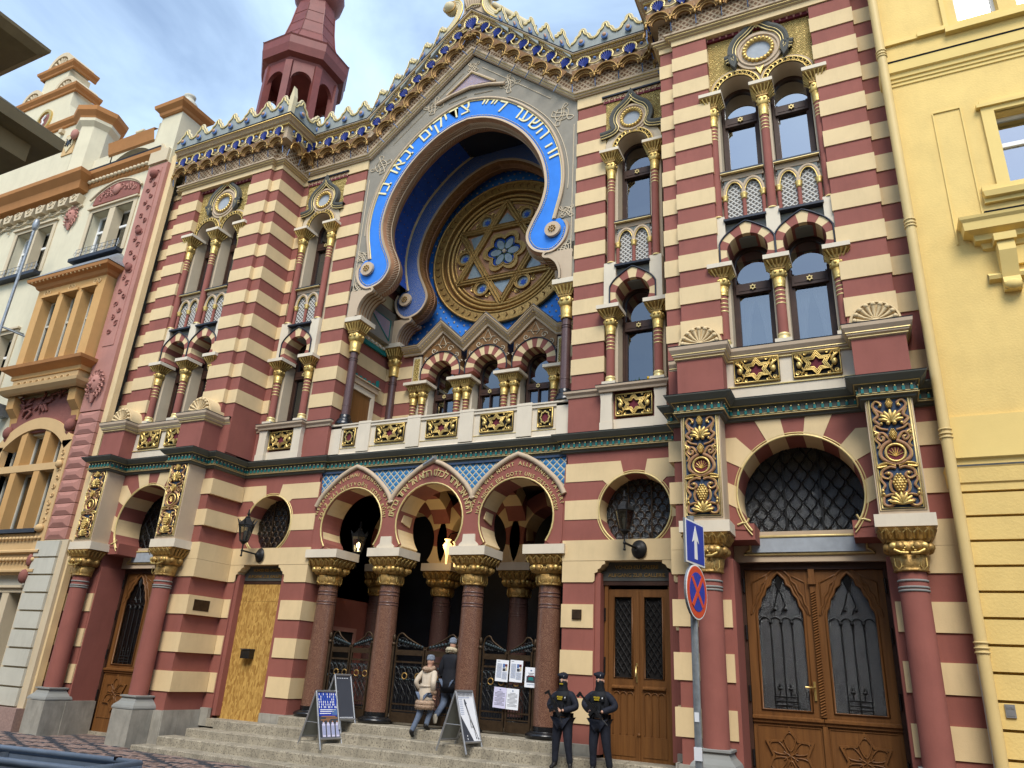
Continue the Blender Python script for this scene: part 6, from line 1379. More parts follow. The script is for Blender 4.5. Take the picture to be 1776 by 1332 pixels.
for x, z in ((-9.4, 15.95), (-12.8, 17.2)): H(MB().square(x, 1.8, [(.3, z-1.3), (.3, z), (.16, z+.05), (.16, z+.35), (.2, z+.37), (.2, z+.43)]), 'chimney', 'housecream')
# stepped gable
ga = H(MB().box(-17.9, -13.0, LYH-.3, LYH+.6, 14.6, 16.75).prism([(-17.6, 16.75), (-13.3, 16.75), (-13.75, 17.1), (-14.0, 17.7), (-14.05, 18.3), (-16.85, 18.3), (-16.9, 17.7), (-17.2, 17.1)], LYH-.3, LYH+.5).box(-16.0, -14.75, LYH-.28, LYH+.45, 18.3, 19.5), 'gable', 'housecream')
for (x0, x1, z, pr_) in ((-17.9, -12.95, 16.7, .0), (-16.95, -13.95, 18.25, 0), (-16.15, -14.55, 19.42, 0)):
    MB().mold([(x0, LYH+.5), (x0, LYH-.3), (x1, LYH-.3), (x1, LYH+.5)], [(0, z-.02), (.05, z), (.06, z+.06), (.14, z+.14), (.16, z+.22), (0, z+.25)]).build('cornice', 'orange', ga)
sh_ = MB()
for cx, cz, r in ((-15.35, 19.68, .62), (-14.6, 18.5, .52), (-16.3, 18.5, .52)):
    sh_.strip(arc(cx, cz, r, 180, 0, 16), arc(cx, cz, r*.75, 180, 0, 16), LYH-.36, LYH+.5); sh_.prism([(cx-r*.75, cz)]+arc(cx, cz, r*.75, 180, 0, 16), LYH-.25, LYH+.45)
    for i in range(7): a = radians(15+150*i/6); sh_.tube([(cx, LYH-.27, cz+.03), (cx+r*.66*cos(a), LYH-.30, cz+r*.66*sin(a))], [.02, .06], 5)
sh_.build('shell_crest', 'housetrim', ga)
ov = MB().strip(arc(-15.12, 17.38, .36, 0, 360, 24), arc(-15.12, 17.38, .28, 0, 360, 24), LYH-.36, LYH-.2, 0); ov.v = [(x, y, 17.38+(z-17.38)*1.25) for x, y, z in ov.v]
ov.prism([(-15.32, 17.62), (-14.92, 17.62), (-14.92, 17.3), (-15.12, 17.05), (-15.32, 17.3)], LYH-.33, LYH-.3, 1); ov.tube([(-15.2, LYH-.35, 17.15), (-15.1, LYH-.35, 17.3), (-15.18, LYH-.35, 17.42), (-15.05, LYH-.35, 17.56)], .035, 5, 2); ov.build('oval_shield', ['gold', 'pinkdark', 'white'], ga)
sd_ = MB().box(-13.5, -12.98, LYH-.33, LYH-.3, 15.5, 16.28); sd_.prism([(-13.42, 16.2), (-13.06, 16.2), (-13.06, 15.8), (-13.24, 15.56), (-13.42, 15.8)], LYH-.36, LYH-.33, 1); sd_.ball((-13.24, LYH-.37, 15.9), (.05, .02, .14), 2)
for s_ in (-1, 1):
    for k in range(4): sd_.tube([(-13.24+s_*.03, LYH-.37, 15.95), (-13.24+s_*(.13+.0*k), LYH-.37, 16.08-.09*k)], .02, 4, 2)
sd_.build('eagle_shield', ['ochrepale', 'crestline', 'black'], ga)
oc = H(MB().lathe(-12.75, LYH+.1, [(.5, 14.6), (.5, 16.35), (.62, 16.5), (.62, 16.6)], 8, sm=False), 'corner_pier', 'housecream'); MB().lathe(-12.75, LYH+.1, [(.62, 16.6), (.64, 16.66), (.76, 16.8), (.78, 16.95), (.4, 17.0)], 8, sm=False).build('cap', 'orange', oc); MB().ball((-12.95, LYH-.42, 16.1), (.14, .1, .18)).build('knob', 'pink', oc)
mo = MB()
for i in range(7): mo.box(-17.2+.55*i, -17.05+.55*i, LYH-.42, LYH-.3, 16.45, 16.58)
mo.build('modillion', 'housetrim', ga); H(MB().prism([(-17.5, 16), (-12.3, 16), (-9, 15.3), (-9, 14.3), (-17.5, 14.3)], 2.2, 8), 'roof', 'tile')
# bay window
ob = H(MB().box(-12.15, -9.42, -.15, LYH, 10.28, 10.56).box(-12.15, -11.86, -.15, LYH, 8.3, 10.28).box(-9.74, -9.42, -.15, LYH, 8.3, 10.28).box(-11.24, -11.02, -.15, LYH, 8.3, 10.28).box(-10.46, -10.24, -.15, LYH, 8.3, 10.28).box(-12.15, -9.42, -.15, LYH, 7.95, 8.3), 'bay_window', 'ochre')
for a, b in ((-11.86, -11.24), (-11.02, -10.46), (-10.24, -9.74)):
    house_window(ob, a, b, 8.31, 10.27, .10, 'housegrey', (), 9.55, t=.04)
    MB().box(a-.05, b+.05, -.20, -.13, 10.29, 10.36).build('label_mould', 'ochre', ob)
BP = [(-12.15, LYH), (-12.15, -.15), (-9.42, -.15), (-9.42, LYH)]
MB().mold(BP, [(0, 10.56), (.06, 10.60), (.10, 10.68), (.24, 10.74), (.26, 10.82), (0, 10.84)]).build('cornice', 'orange', ob)
dt = MB()
for i in range(18): dt.ball((-12.2+.16*i, -.36, 10.72), .028, 0, 6, 4)
dt.build('studs', 'ochrepale', ob); rf = MB(); rf.add([(-12.4, -.40, 10.85), (-9.17, -.40, 10.85), (-9.17, LYH, 10.85), (-12.4, LYH, 10.85), (-11.95, .12, 11.40), (-9.68, .12, 11.40), (-9.68, LYH, 11.45), (-11.95, LYH, 11.45)], [(0, 1, 5, 4), (1, 2, 6, 5), (3, 0, 4, 7), (4, 5, 6, 7)]); rf.build('lead_roof', 'galv', ob)
MB().mold([(-12.15, LYH), (-12.15, -.15), (-9.42, -.15), (-9.42, LYH)], [(0, 8.06), (.10, 8.12), (.20, 8.18), (.22, 8.26), (0, 8.3)]).build('sill_cornice', 'orange', ob)
MB().box(-12.05, -9.5, -.12, LYH, 7.62, 7.95).mold([(-12.2, LYH), (-12.2, -.15), (-9.37, -.15), (-9.37, LYH)], [(0, 7.5), (.06, 7.54), (.14, 7.62), (.16, 7.70), (0, 7.74)]).build('apron', 'ochrepale', ob)
q = MB()
for i in range(9): q.tube(xz(arc(-11.75+.24*i, 7.78, .08, 180, 0, 8), -.13), .016, 4)
for c in (-11.8, -10.8, -9.8): q.tube(xz(spiral(c, 10.42, .09, 1.2, 0, 1, 12), -.16), .02, 4).tube(xz(spiral(c+.15, 10.42, .07, 1.2, 3, -1, 12), -.16), .018, 4)
q.build('stucco', 'ochrepale', ob)
rp = H(MB().prism([(-12.05, 6.55), (-9.55, 6.55), (-9.5, 7.5), (-12.1, 7.5)], LYH-.10, LYH+.02), 'relief_panel', 'pinkdark'); q = MB()
for i in range(16): x = -10.8+rnd.uniform(-1, 1); z = 6.95+rnd.uniform(0, .45); q.tube([(x, LYH-.12, z), (x+rnd.uniform(-.2, .2), LYH-.16, z+.12), (x+rnd.uniform(-.3, .3), LYH-.12, z+.2)], .035, 5)
q.build('relief', 'pinkdark', rp)
for s_ in (-1, 1):
    cx = -10.8+s_*1.2; m = MB(); P = [(.10, 7.5), (-.22, 7.5), (-.2, 7.2), (-.02, 7.0), (.02, 6.75), (.10, 6.7)]
    vs = [(cx-.14, LYH-.1+y, z) for y, z in P]+[(cx+.14, LYH-.1+y, z) for y, z in P]; m.add(vs, [tuple(range(6)), tuple(range(11, 5, -1))]+[((i+1) % 6, i, 6+i, 6+(i+1) % 6) for i in range(6)]); m.build('console', 'ochre', ob); MB().ball((cx, LYH-.14, 6.6), (.13, .12, .17), 0, 8, 6).tube([(cx, LYH-.1, 6.45), (cx, LYH-.05, 6.2)], [.1, .04], 7).build('console_head', 'pinkdark', ob)
# great segmental window of the first floor
big = H(MB().strip(arc(-10.83, 4.95, 1.95, 140, 40, 18), arc(-10.83, 4.95, 1.66, 140, 40, 18), LYH-.16, LYH+.2).box(-12.33, -11.98, LYH-.16, LYH+.2, 3.1, 6.22).box(-9.68, -9.33, LYH-.16, LYH+.2, 3.1, 6.22).box(-11.98, -9.68, LYH-.14, LYH+.2, 5.53, 5.70).box(-11.98, -9.68, LYH-.14, LYH+.2, 3.1, 4.02), 'arched_window_surround', 'ochrepale')
for c in (-11.28, -10.38): MB().box(c-.11, c+.11, LYH-.13, LYH+.2, 4.12, 5.53).box(c-.11, c+.11, LYH-.13, LYH+.2, 5.70, 6.6).build('mullion', 'ochre', big)
MB().box(-12.0, -9.66, LYH-.22, LYH+.2, 4.03, 4.12).build('sill', 'sheet', big)
for a, b in ((-11.98, -11.39), (-11.17, -10.49), (-10.27, -9.68)): house_window(big, a, b, 4.13, 5.52, LYH+.12, 'housegrey', t=.04); house_window(big, a, b, 5.71, 6.5, LYH+.12, 'housegrey', t=.04)
q = MB().mold([(-12.33, LYH-.16), (-9.33, LYH-.16)], [(0, 3.55), (.06, 3.58), (.06, 3.62), (0, 3.65)]).mold([(-12.33, LYH-.16), (-9.33, LYH-.16)], [(0, 3.12), (.05, 3.15), (.05, 3.2), (0, 3.22)])
for i in range(22): q.ball((-12.2+.13*i, LYH-.19, 3.42), .05, 0, 6, 4); q.ball((-12.2+.13*i, LYH-.19, 3.9), (.06, .03, .04), 0, 6, 4)
for k in range(9): q.tube(xz(spiral(-9.5+.03*(k % 2), 4.3+.2*k, .07, 1.1, k, 1, 10), LYH-.17), .018, 4)
q.ball((-9.5, LYH-.2, 5.62), (.10, .07, .10)).ball((-9.55, LYH-.2, 4.12), (.13, .08, .09)); q.build('stucco', 'ochrepale', big); MB().ball((-9.6, LYH-.2, 3.05), (.13, .1, .16), 0, 8, 6).ball((-9.55, LYH-.2, 3.4), (.08, .06, .14)).build('mask', 'pinkdark', big)
# pink pilaster: smooth above with stucco drop, diamond-cut blocks below, grey blocks at street level
pp = H(MB().box(-9.36, -8.62, .10, LYH, 6.9, 14.05), 'pilaster', 'pink'); MB().box(-9.20, -8.78, .085, .10, 8.6, 13.9).build('inlay', 'pink', pp)
for k in range(11):
    z0 = 3.855+.275*k; m = MB(); m.box(-9.36, -8.62, .11, LYH, z0+.008, z0+.267); a = [(-9.30, z0+.02), (-8.68, z0+.02), (-8.68, z0+.255), (-9.30, z0+.255)]; c_ = [(-9.16, z0+.10), (-8.82, z0+.10), (-8.82, z0+.175), (-9.16, z0+.175)]
    m.add(xz(a, .108)+xz(c_, .075), [(0, 1, 5, 4), (1, 2, 6, 5), (2, 3, 7, 6), (3, 0, 4, 7), (4, 5, 6, 7)]); m.build('diamond_block', 'pink', pp)
mask(-8.98, 7.55, 1.3, .06, pp); q = MB()
for k in range(26): z = 9.0+.19*k; q.tube(xz(spiral(-8.99+(.09 if k % 2 else -.09), z, .085, 1.1, k, 1 if k % 2 else -1, 10), .075), .018, 4)
q.ball((-8.99, .06, 13.7), .13).ball((-8.99, .06, 11.9), (.12, .06, .10)).ball((-8.99, .06, 10.8), (.12, .06, .12)); q.build('stucco_drop', 'pinkdark', pp)
for k in range(9):
    z0 = .44+.378*k; MB().box(-9.50, -8.70, .06, LYH, z0+.02, z0+.36).build('rusticated_block', 'housegrey', lh)
H(MB().box(-9.62, -8.5, .12, LYH, .43, 3.85), 'rustic_ground', 'housetrim'); H(MB().box(-8.62, -8.44, .2, LYH+.1, 0, 14.3), 'end_strip', 'cream')
pole = MB().tube([(-12.6, -.55, 7.2), (-12.6, -.55, 12.35)], .04, 8).ball((-12.6, -.55, 12.55), (.09, .09, .2), 0, 8, 6).tube([(-12.6, -.55, 9.4), (-12.1, LYH-.02, 9.2)], .025, 6).tube([(-12.6, -.55, 9.4), (-13.0, LYH-.02, 9.6)], .025, 6).box(-12.75, -12.45, -.6, LYH-.01, 7.1, 7.4)
solo(pole, 'flagpole', 'galv', 'tall bare grey flagpole on brackets beside the orange bay window', 'flagpole', (-12.6, .2, 7.1))
# ------------------------------------------------------------------ yellow house
yh = empty('yellow_house', 'bright yellow stucco house with a rusticated ground floor, right of the synagogue', 'house', (12, .25, 0))
YY = .25
yw = [(9.79, 11.2, 8.38, 9.72), (13.4, 14.8, 8.38, 9.72), (9.60, 10.16, 11.6, 13.2), (10.40, 11.0, 11.6, 13.2), (9.9, 11.1, 5.2, 6.7), (13.4, 14.8, 11.6, 13.2)]
def Yp(m, n, mt, p=None, **k): return m.build(n, mt, p or yh, **k)
Yp(wall_with_holes(MB(), 8.46, 20, 4.1, 15, YY, yw).box(8.47, 20, YY+.6, 9, 0, 15), 'wall', 'yellow')
Yp(MB().box(8.46, 20, YY-.01, YY+.5, 0, 4.1), 'ground_storey_wall', 'yellowdeep')
for i, (a, b, c_, d) in enumerate(yw): house_window(yh, a, b, c_, d, YY+.18, 'white', ((a+b)/2,) if i in (1, 5) else ((a+b)/2,) if i == 0 else (), c_+(d-c_)*.63 if i in (0, 1) else None, glass='skyglass')
for k in range(13):
    z0 = .42+.3015*k
    for j in range(4): x0 = 8.47+ (0 if k % 2 else -.9)+2.9*j; x0 = max(8.47, x0); x1 = min(20, 8.47+(0 if k % 2 else -.9)+2.9*(j+1)-.03); Yp(MB().box(x0, x1, YY-.10, YY, z0+.016, z0+.2855), 'rusticated_block', 'yellow')
Yp(MB().mold([(8.54, YY+.3), (8.54, YY), (20, YY)], [(0, 4.06), (.06, 4.08), (.08, 4.12), (.12, 4.16), (.13, 4.34), (.14, 4.36), (0, 4.39)]), 'string_course', 'yellow'); Yp(MB().mold([(8.54, YY), (20, YY)], [(.14, 4.361), (.15, 4.38), (0, 4.41)]), 'cover_sheet', 'galv')
Yp(MB().box(8.47, 20, YY-.05, YY, 4.5, 5.05), 'band_course', 'yellowsmooth')
for (zz, pr) in ((10.62, [(0, 10.60), (.02, 10.61), (.02, 10.66), (.04, 10.67), (.04, 10.72), (.065, 10.73), (.07, 10.80), (.11, 10.82), (.12, 11.0), (0, 11.03)]),):
    s1_ = Yp(MB().mold([(8.53, YY+.3), (8.53, YY), (20, YY)], pr), 'string_course', 'yellowsmooth'); MB().mold([(8.53, YY), (20, YY)], [(.12, 11.001), (.14, 11.02), (.02, 11.05)]).build('cover_sheet', 'sheet', s1_)
Yp(MB().box(8.47, 9.02, YY-.05, YY, 11.44, 11.52).box(9.02, 9.40, YY-.08, YY, 11.44, 11.52).box(9.40, 11.4, YY-.10, YY, 11.36, 11.46).box(9.40, 9.46, YY-.06, YY, 11.46, 14), 'band_course', 'yellowsmooth')
fr = Yp(MB().box(9.63, 9.79, YY-.05, YY+.02, 8.38, 9.93).box(11.2, 11.36, YY-.05, YY+.02, 8.38, 9.93).box(9.79, 11.2, YY-.05, YY+.02, 9.72, 9.93).box(9.58, 11.4, YY-.09, YY+.02, 9.80, 9.86), 'window_surround', 'yellowsmooth')
MB().box(9.44, 11.5, YY-.06, YY, 8.17, 8.45).build('apron', 'yellowsmooth', fr); MB().mold([(9.55, YY+.02), (9.55, YY-.02), (11.4, YY-.02), (11.4, YY)], [(0, 8.22), (.10, 8.24), (.12, 8.32), (0, 8.36)]).build('sill', 'yellowsmooth', fr)
Yp(MB().box(9.02, 9.035, YY-.02, YY, 7.6, 9.93).box(9.035, 9.40, YY-.02, YY, 9.925, 9.95).box(9.385, 9.40, YY-.02, YY, 7.8, 9.925), 'wall_panel', 'yellowsmooth')
hd = Yp(MB().mold([(9.36, YY+.05), (9.36, YY), (11.8, YY), (11.8, YY+.05)], [(0, 7.42), (.05, 7.45), (.07, 7.52), (.14, 7.54), (.15, 7.62), (.26, 7.66), (.27, 7.78), (.30, 7.82), (.31, 7.86), (0, 7.9)]), 'window_hood', 'yellowsmooth')
MB().mold([(9.36, YY), (11.8, YY)], [(.31, 7.861), (.325, 7.88), (0, 7.92)]).build('cover_sheet', 'sheet', hd)
for cx in (9.55, 11.4):
    m = MB(); P = [(0, 7.45), (-.20, 7.45), (-.22, 7.3), (-.15, 7.1), (-.10, 6.95), (-.14, 6.85), (-.10, 6.76), (0, 6.76)]; n_ = len(P); vs = [(cx-.10, YY+y, z) for y, z in P]+[(cx+.10, YY+y, z) for y, z in P]
    m.add(vs, [tuple(range(n_)), tuple(range(2*n_-1, n_-1, -1))]+[((i+1) % n_, i, n_+i, n_+(i+1) % n_) for i in range(n_)]); m.box(cx-.13, cx+.13, YY-.24, YY, 7.452, 7.56); m.ball((cx, YY-.12, 6.82), (.11, .06, .08), 0, 8, 5); m.build('console', 'yellowsmooth', hd)
MB().box(9.66, 11.3, YY-.05, YY, 7.15, 7.42).mold([(9.3, YY), (11.7, YY)], [(0, 6.92), (.08, 6.95), (.1, 7.0), (.04, 7.05), (0, 7.08)]).build('frieze_panel', 'yellowsmooth', hd)
solo(MB().box(8.60, 8.70, .13, .15, 1.46, 1.60).box(8.615, 8.645, .122, .13, 1.555, 1.58).box(8.66, 8.685, .122, .13, 1.555, 1.58).box(8.615, 8.685, .125, .13, 1.48, 1.53), 'doorbell_panel', 'alu', 'small metal doorbell panel on the yellow wall beside the downpipe', 'doorbell', (8.65, .15, 1.46))
dp = MB().tube([(8.475, .12, .05), (8.475, .12, 15)], .068, 12)
dpo = solo(dp, 'downpipe', 'pipe', 'long yellow painted downpipe between the striped and the yellow facade', 'downpipe', (8.475, .12, 0))
for z in (2.19, 4.8, 8.0, 11.2): 
    for d_ in (0, .06, -.05): MB().lathe(8.475, .12, [(.069, z+d_-.012), (.082, z+d_-.008), (.082, z+d_+.008), (.069, z+d_+.012)], 12, cap=False).build('pipe_collar', 'pipe', dpo)
solo(MB().box(8.405, 8.45, .16, .24, 0, 2.02), 'cable_duct', 'housegrey', 'thin pale grey cable duct at the foot of the yellow downpipe', 'cable duct', (8.42, .2, 0))
# ------------------------------------------------------------------ house across the street (seen in the window panes; its doorway canopy reaches into the picture)
oh = empty('opposite_house', 'weathered ochre house with a stone doorway canopy at upper left', 'house', (0, -11.2, 0))
ow = []
for i in range(10):
    for z in (3.9, 6.5): ow.append((-22+4.4*i, -20.6+4.4*i, z, z+1.8))
wf = wall_with_holes(MB(), -26, 26, 0, 9, 0, ow); wf.v = [(x, -11.2-y, z) for x, y, z in wf.v]; wf.f = [f[::-1] for f in wf.f]; wf.box(-26, 26, -16, -11.6, 0, 9); Op = wf.build('wall', 'opp', oh)
for a, b, c_, d in ow:
    o = MB().box(a, b, -11.36, -11.33, c_, d).build('window', 'glass', oh); MB().box(a, a+.06, -11.33, -11.28, c_, d).box(b-.06, b, -11.33, -11.28, c_, d).box((a+b)/2-.04, (a+b)/2+.04, -11.33, -11.28, c_, d).box(a, b, -11.33, -11.279, c_+1.3, c_+1.38).build('frame', 'white', o)
MB().box(-26, 26, -11.2, -10.95, 8.7, 9.0).box(-26, 26, -11.2, -11.05, 3.5, 3.62).build('cornice', 'oppstone', oh)
cp = MB().box(1.5, 4.93, -11.2, -9.2, 3.30, 3.345).box(1.5, 4.86, -11.2, -9.27, 3.225, 3.298).box(1.5, 4.72, -11.2, -9.41, 3.14, 3.224).box(1.5, 4.62, -11.2, -9.5, 3.05, 3.138); cp.add([(1.5, -9.2, 3.346), (4.93, -9.2, 3.346), (4.93, -11.2, 3.346), (1.5, -11.2, 3.346), (1.5, -9.4, 3.50), (4.72, -9.4, 3.50), (4.72, -11.2, 3.52), (1.5, -11.2, 3.52)], [(0, 1, 5, 4), (1, 2, 6, 5), (4, 5, 6, 7)])
cpo = cp.build('doorway_canopy', 'oppstone', oh, label='weathered stone canopy with moulded edge')
MB().box(3.7, 4.50, -10.1, -9.30, 3.5, 3.585).square(4.13, -9.67, [(.34, 3.56), (.36, 3.60), (.37, 3.64), (.33, 3.70), (.29, 3.76), (.28, 3.82), (.29, 3.86), (.34, 3.87)]).square(4.13, -9.67, [(.36, 3.862), (.44, 3.875), (.47, 3.90), (.47, 3.915), (.43, 3.925), (.36, 3.95), (.30, 4.02), (.16, 4.12), (.13, 4.15)]).build('pedestal', 'oppstone', cpo)
MB().lathe(4.13, -9.67, [(.10, 4.13), (.12, 4.15), (.11, 4.18), (.14, 4.21), (.22, 4.24), (.25, 4.29), (.24, 4.34), (.15, 4.38), (.12, 4.4), (.2, 4.5)], 20, 0, lambda a, z: 1+(.04*cos(10*a) if z > 4.2 else 0)).build('urn', 'oppstone', cpo)
MB().tube([(4.44, p[0]-13.81, p[1]) for p in spiral(4.14, 3.74, .07, 1.3, 0, 1, 16)], .02, 5).build('scroll', 'oppstone', cpo)
# ================================================================== STREET
gnd = MB().add([(-400, -400, -.16), (400, -400, -.16), (400, 400, -.16), (-400, 400, -.16)], [(0, 1, 2, 3)]).build('ground', 'step', kind='structure')
rd = MB().add([(-60, -8.6, -.12), (60, -8.6, -.12), (60, -3.9, -.12), (-60, -3.9, -.12)], [(0, 1, 2, 3)]); mat('asphalt', (.05, .05, .052), var=.2, vs=6, bump=.4, bs=60); rd.build('road', 'asphalt', kind='structure')
MB().box(-60, 60, -11.2, -8.6, -.12, -.01).build('pavement', 'step', kind='structure')
def paving_mat():
    m = bpy.data.materials.new('mosaic'); m.use_nodes = True; t = m.node_tree; n = t.nodes; l = t.links; p = n['Principled BSDF']; p.inputs['Roughness'].default_value = .7
    c = n.new('ShaderNodeTexCoord'); mp_ = n.new('ShaderNodeMapping'); l.new(c.outputs['Object'], mp_.inputs[0])
    v = n.new('ShaderNodeTexVoronoi'); v.inputs['Scale'].default_value = 11; v.inputs['Randomness'].default_value = .55; l.new(mp_.outputs[0], v.inputs['Vector'])
    ve = n.new('ShaderNodeTexVoronoi'); ve.feature = 'DISTANCE_TO_EDGE'; ve.inputs['Scale'].default_value = 11; ve.inputs['Randomness'].default_value = .55; l.new(mp_.outputs[0], ve.inputs['Vector'])
    # diamonds of pink granite mosaic in a dark net, read at each cobble's own centre so cobbles stay whole
    sp = n.new('ShaderNodeSeparateXYZ'); l.new(v.outputs['Position'], sp.inputs[0])
    def mth(op, a, b):
        q = n.new('ShaderNodeMath'); q.operation = op
        for i, x in enumerate((a, b)):
            if x is None: continue
            if isinstance(x, (int, float)): q.inputs[i].default_value = x
            else: l.new(x, q.inputs[i])
        return q.outputs[0]
    fx = mth('MULTIPLY', sp.outputs[0], .62); fy = mth('MULTIPLY', sp.outputs[1], 1.25)
    a = mth('PINGPONG', mth('ADD', fx, fy), .5); b = mth('PINGPONG', mth('SUBTRACT', fx, fy), .5)
    f = mth('MINIMUM', a, b); g = mth('LESS_THAN', f, .10)
    cr_ = n.new('ShaderNodeValToRGB'); cr_.color_ramp.elements[0].color = (.15, .10, .085, 1); cr_.color_ramp.elements[1].color = (.30, .215, .18, 1); se = n.new('ShaderNodeSeparateColor'); l.new(v.outputs['Color'], se.inputs[0]); l.new(se.outputs[0], cr_.inputs[0])
    c2 = n.new('ShaderNodeValToRGB'); c2.color_ramp.elements[0].color = (.025, .027, .033, 1); c2.color_ramp.elements[1].color = (.075, .078, .09, 1); l.new(se.outputs[1], c2.inputs[0])
    mx_ = n.new('ShaderNodeMix'); mx_.data_type = 'RGBA'; l.new(g, mx_.inputs[0]); l.new(cr_.outputs[0], mx_.inputs[6]); l.new(c2.outputs[0], mx_.inputs[7])
    ed = n.new('ShaderNodeValToRGB'); ed.color_ramp.elements[0].position = .0; ed.color_ramp.elements[1].position = .07; l.new(ve.outputs['Distance'], ed.inputs[0])
    m2 = n.new('ShaderNodeMix'); m2.data_type = 'RGBA'; m2.inputs[6].default_value = (.035, .03, .026, 1); l.new(ed.outputs[0], m2.inputs[0]); l.new(mx_.outputs[2], m2.inputs[7]); l.new(m2.outputs[2], p.inputs['Base Color'])
    bp = n.new('ShaderNodeBump'); bp.inputs['Strength'].default_value = .6; bp.inputs['Distance'].default_value = .02; l.new(ed.outputs[0], bp.inputs['Height']); l.new(bp.outputs[0], p.inputs['Normal']); M['mosaic'] = m
paving_mat()
MB().box(-60, 60, -3.7, 1.6, -.12, 0).build('mosaic_pavement', 'mosaic', kind='structure')
# cobbles of the near pavement as single stones: in view between the trough and the plinths
cob = MB(); rnd = random.Random(9); x = -9.0
while x < -1.2:
    y = -2.2
    while y < -.14:
        if not (x > -4.9 and y > -.42):
            s = .042; dx, dy = rnd.uniform(-.012, .012), rnd.uniform(-.012, .012); u, v_ = (x*K)*.62, (y*K)*1.25
            pg = lambda q: q % 1.0 if q % 1.0 < .5 else 1-q % 1.0
            dark = min(pg(u+v_), pg(u-v_)) < .10; h = .004+rnd.uniform(0, .006)
            mm = 1 if dark else (0 if rnd.random() < .6 else 2)
            q = [(x+dx-s, y+dy-s), (x+dx+s, y+dy-s+rnd.uniform(-.008, .008)), (x+dx+s, y+dy+s), (x+dx-s, y+dy+s+rnd.uniform(-.008, .008))]
            cob.add([(a, b, .0) for a, b in q]+[(x+dx+(a-x-dx)*.85, y+dy+(b-y-dy)*.85, h+.012) for a, b in q], [(4, 5, 6, 7), (0, 1, 5, 4), (1, 2, 6, 5), (2, 3, 7, 6), (3, 0, 4, 7)], mm)
        y += .098
    x += .098
mat('ironleaf', (.035, .05, .055), rough=.45, metal=.3, var=.3, vs=20); mat('cobpink', (.27, .19, .16), var=.25, vs=7); mat('cobdark', (.045, .048, .058), var=.3, vs=7); mat('cobbrown', (.18, .125, .105), var=.25, vs=7)
cob.build('cobbles', ['cobpink', 'cobdark', 'cobbrown'], kind='stuff')
kb = MB()
for i in range(40):
    o = MB().box(-40+2*i+.006, -38+2*i-.006, -3.9, -3.7, -.13, .004).build('kerb_stone', 'basegrey', kind='structure')
# steps: every tread a row of long stones
lev = [(.08, -.14, -4.86, 4.78), (.23, .17, -4.60, 4.78), (.375, .50, -4.28, 4.78), (.525, .84, -3.98, 4.78), (.672, 1.14, -2.72, 2.72)]
fl = empty('entrance_steps', 'flight of worn sandstone steps up to the portal', 'steps', (0, .5, 0))
for i, (z, y, x0, x1) in enumerate(lev):
    y1 = lev[i+1][1]+.05 if i < 4 else 2.6
    cuts = [x0]; 
    while cuts[-1] < x1-2.2: cuts.append(cuts[-1]+rnd.uniform(1.5, 2.3))
    cuts.append(x1)
    for a, b in zip(cuts, cuts[1:]):
        dz = rnd.uniform(-.004, .004); dy = rnd.uniform(-.006, .006); m = MB(); e = .014
        A = [(a+.003, y+dy), (b-.003, y+dy), (b-.003, y1), (a+.003, y1)]
        m.add([(p[0], p[1], -.05) for p in A]+[(p[0], p[1], z+dz-e) for p in A]+[(A[0][0]+e*.5, A[0][1]+e, z+dz), (A[1][0]-e*.5, A[1][1]+e, z+dz), (A[2][0]-e*.5, A[2][1], z+dz), (A[3][0]+e*.5, A[3][1], z+dz)], [(0, 1, 5, 4), (1, 2, 6, 5), (3, 0, 4, 7), (4, 5, 9, 8), (5, 6, 10, 9), (7, 4, 8, 11), (8, 9, 10, 11)])
        m.build('step_stone', 'step', fl)
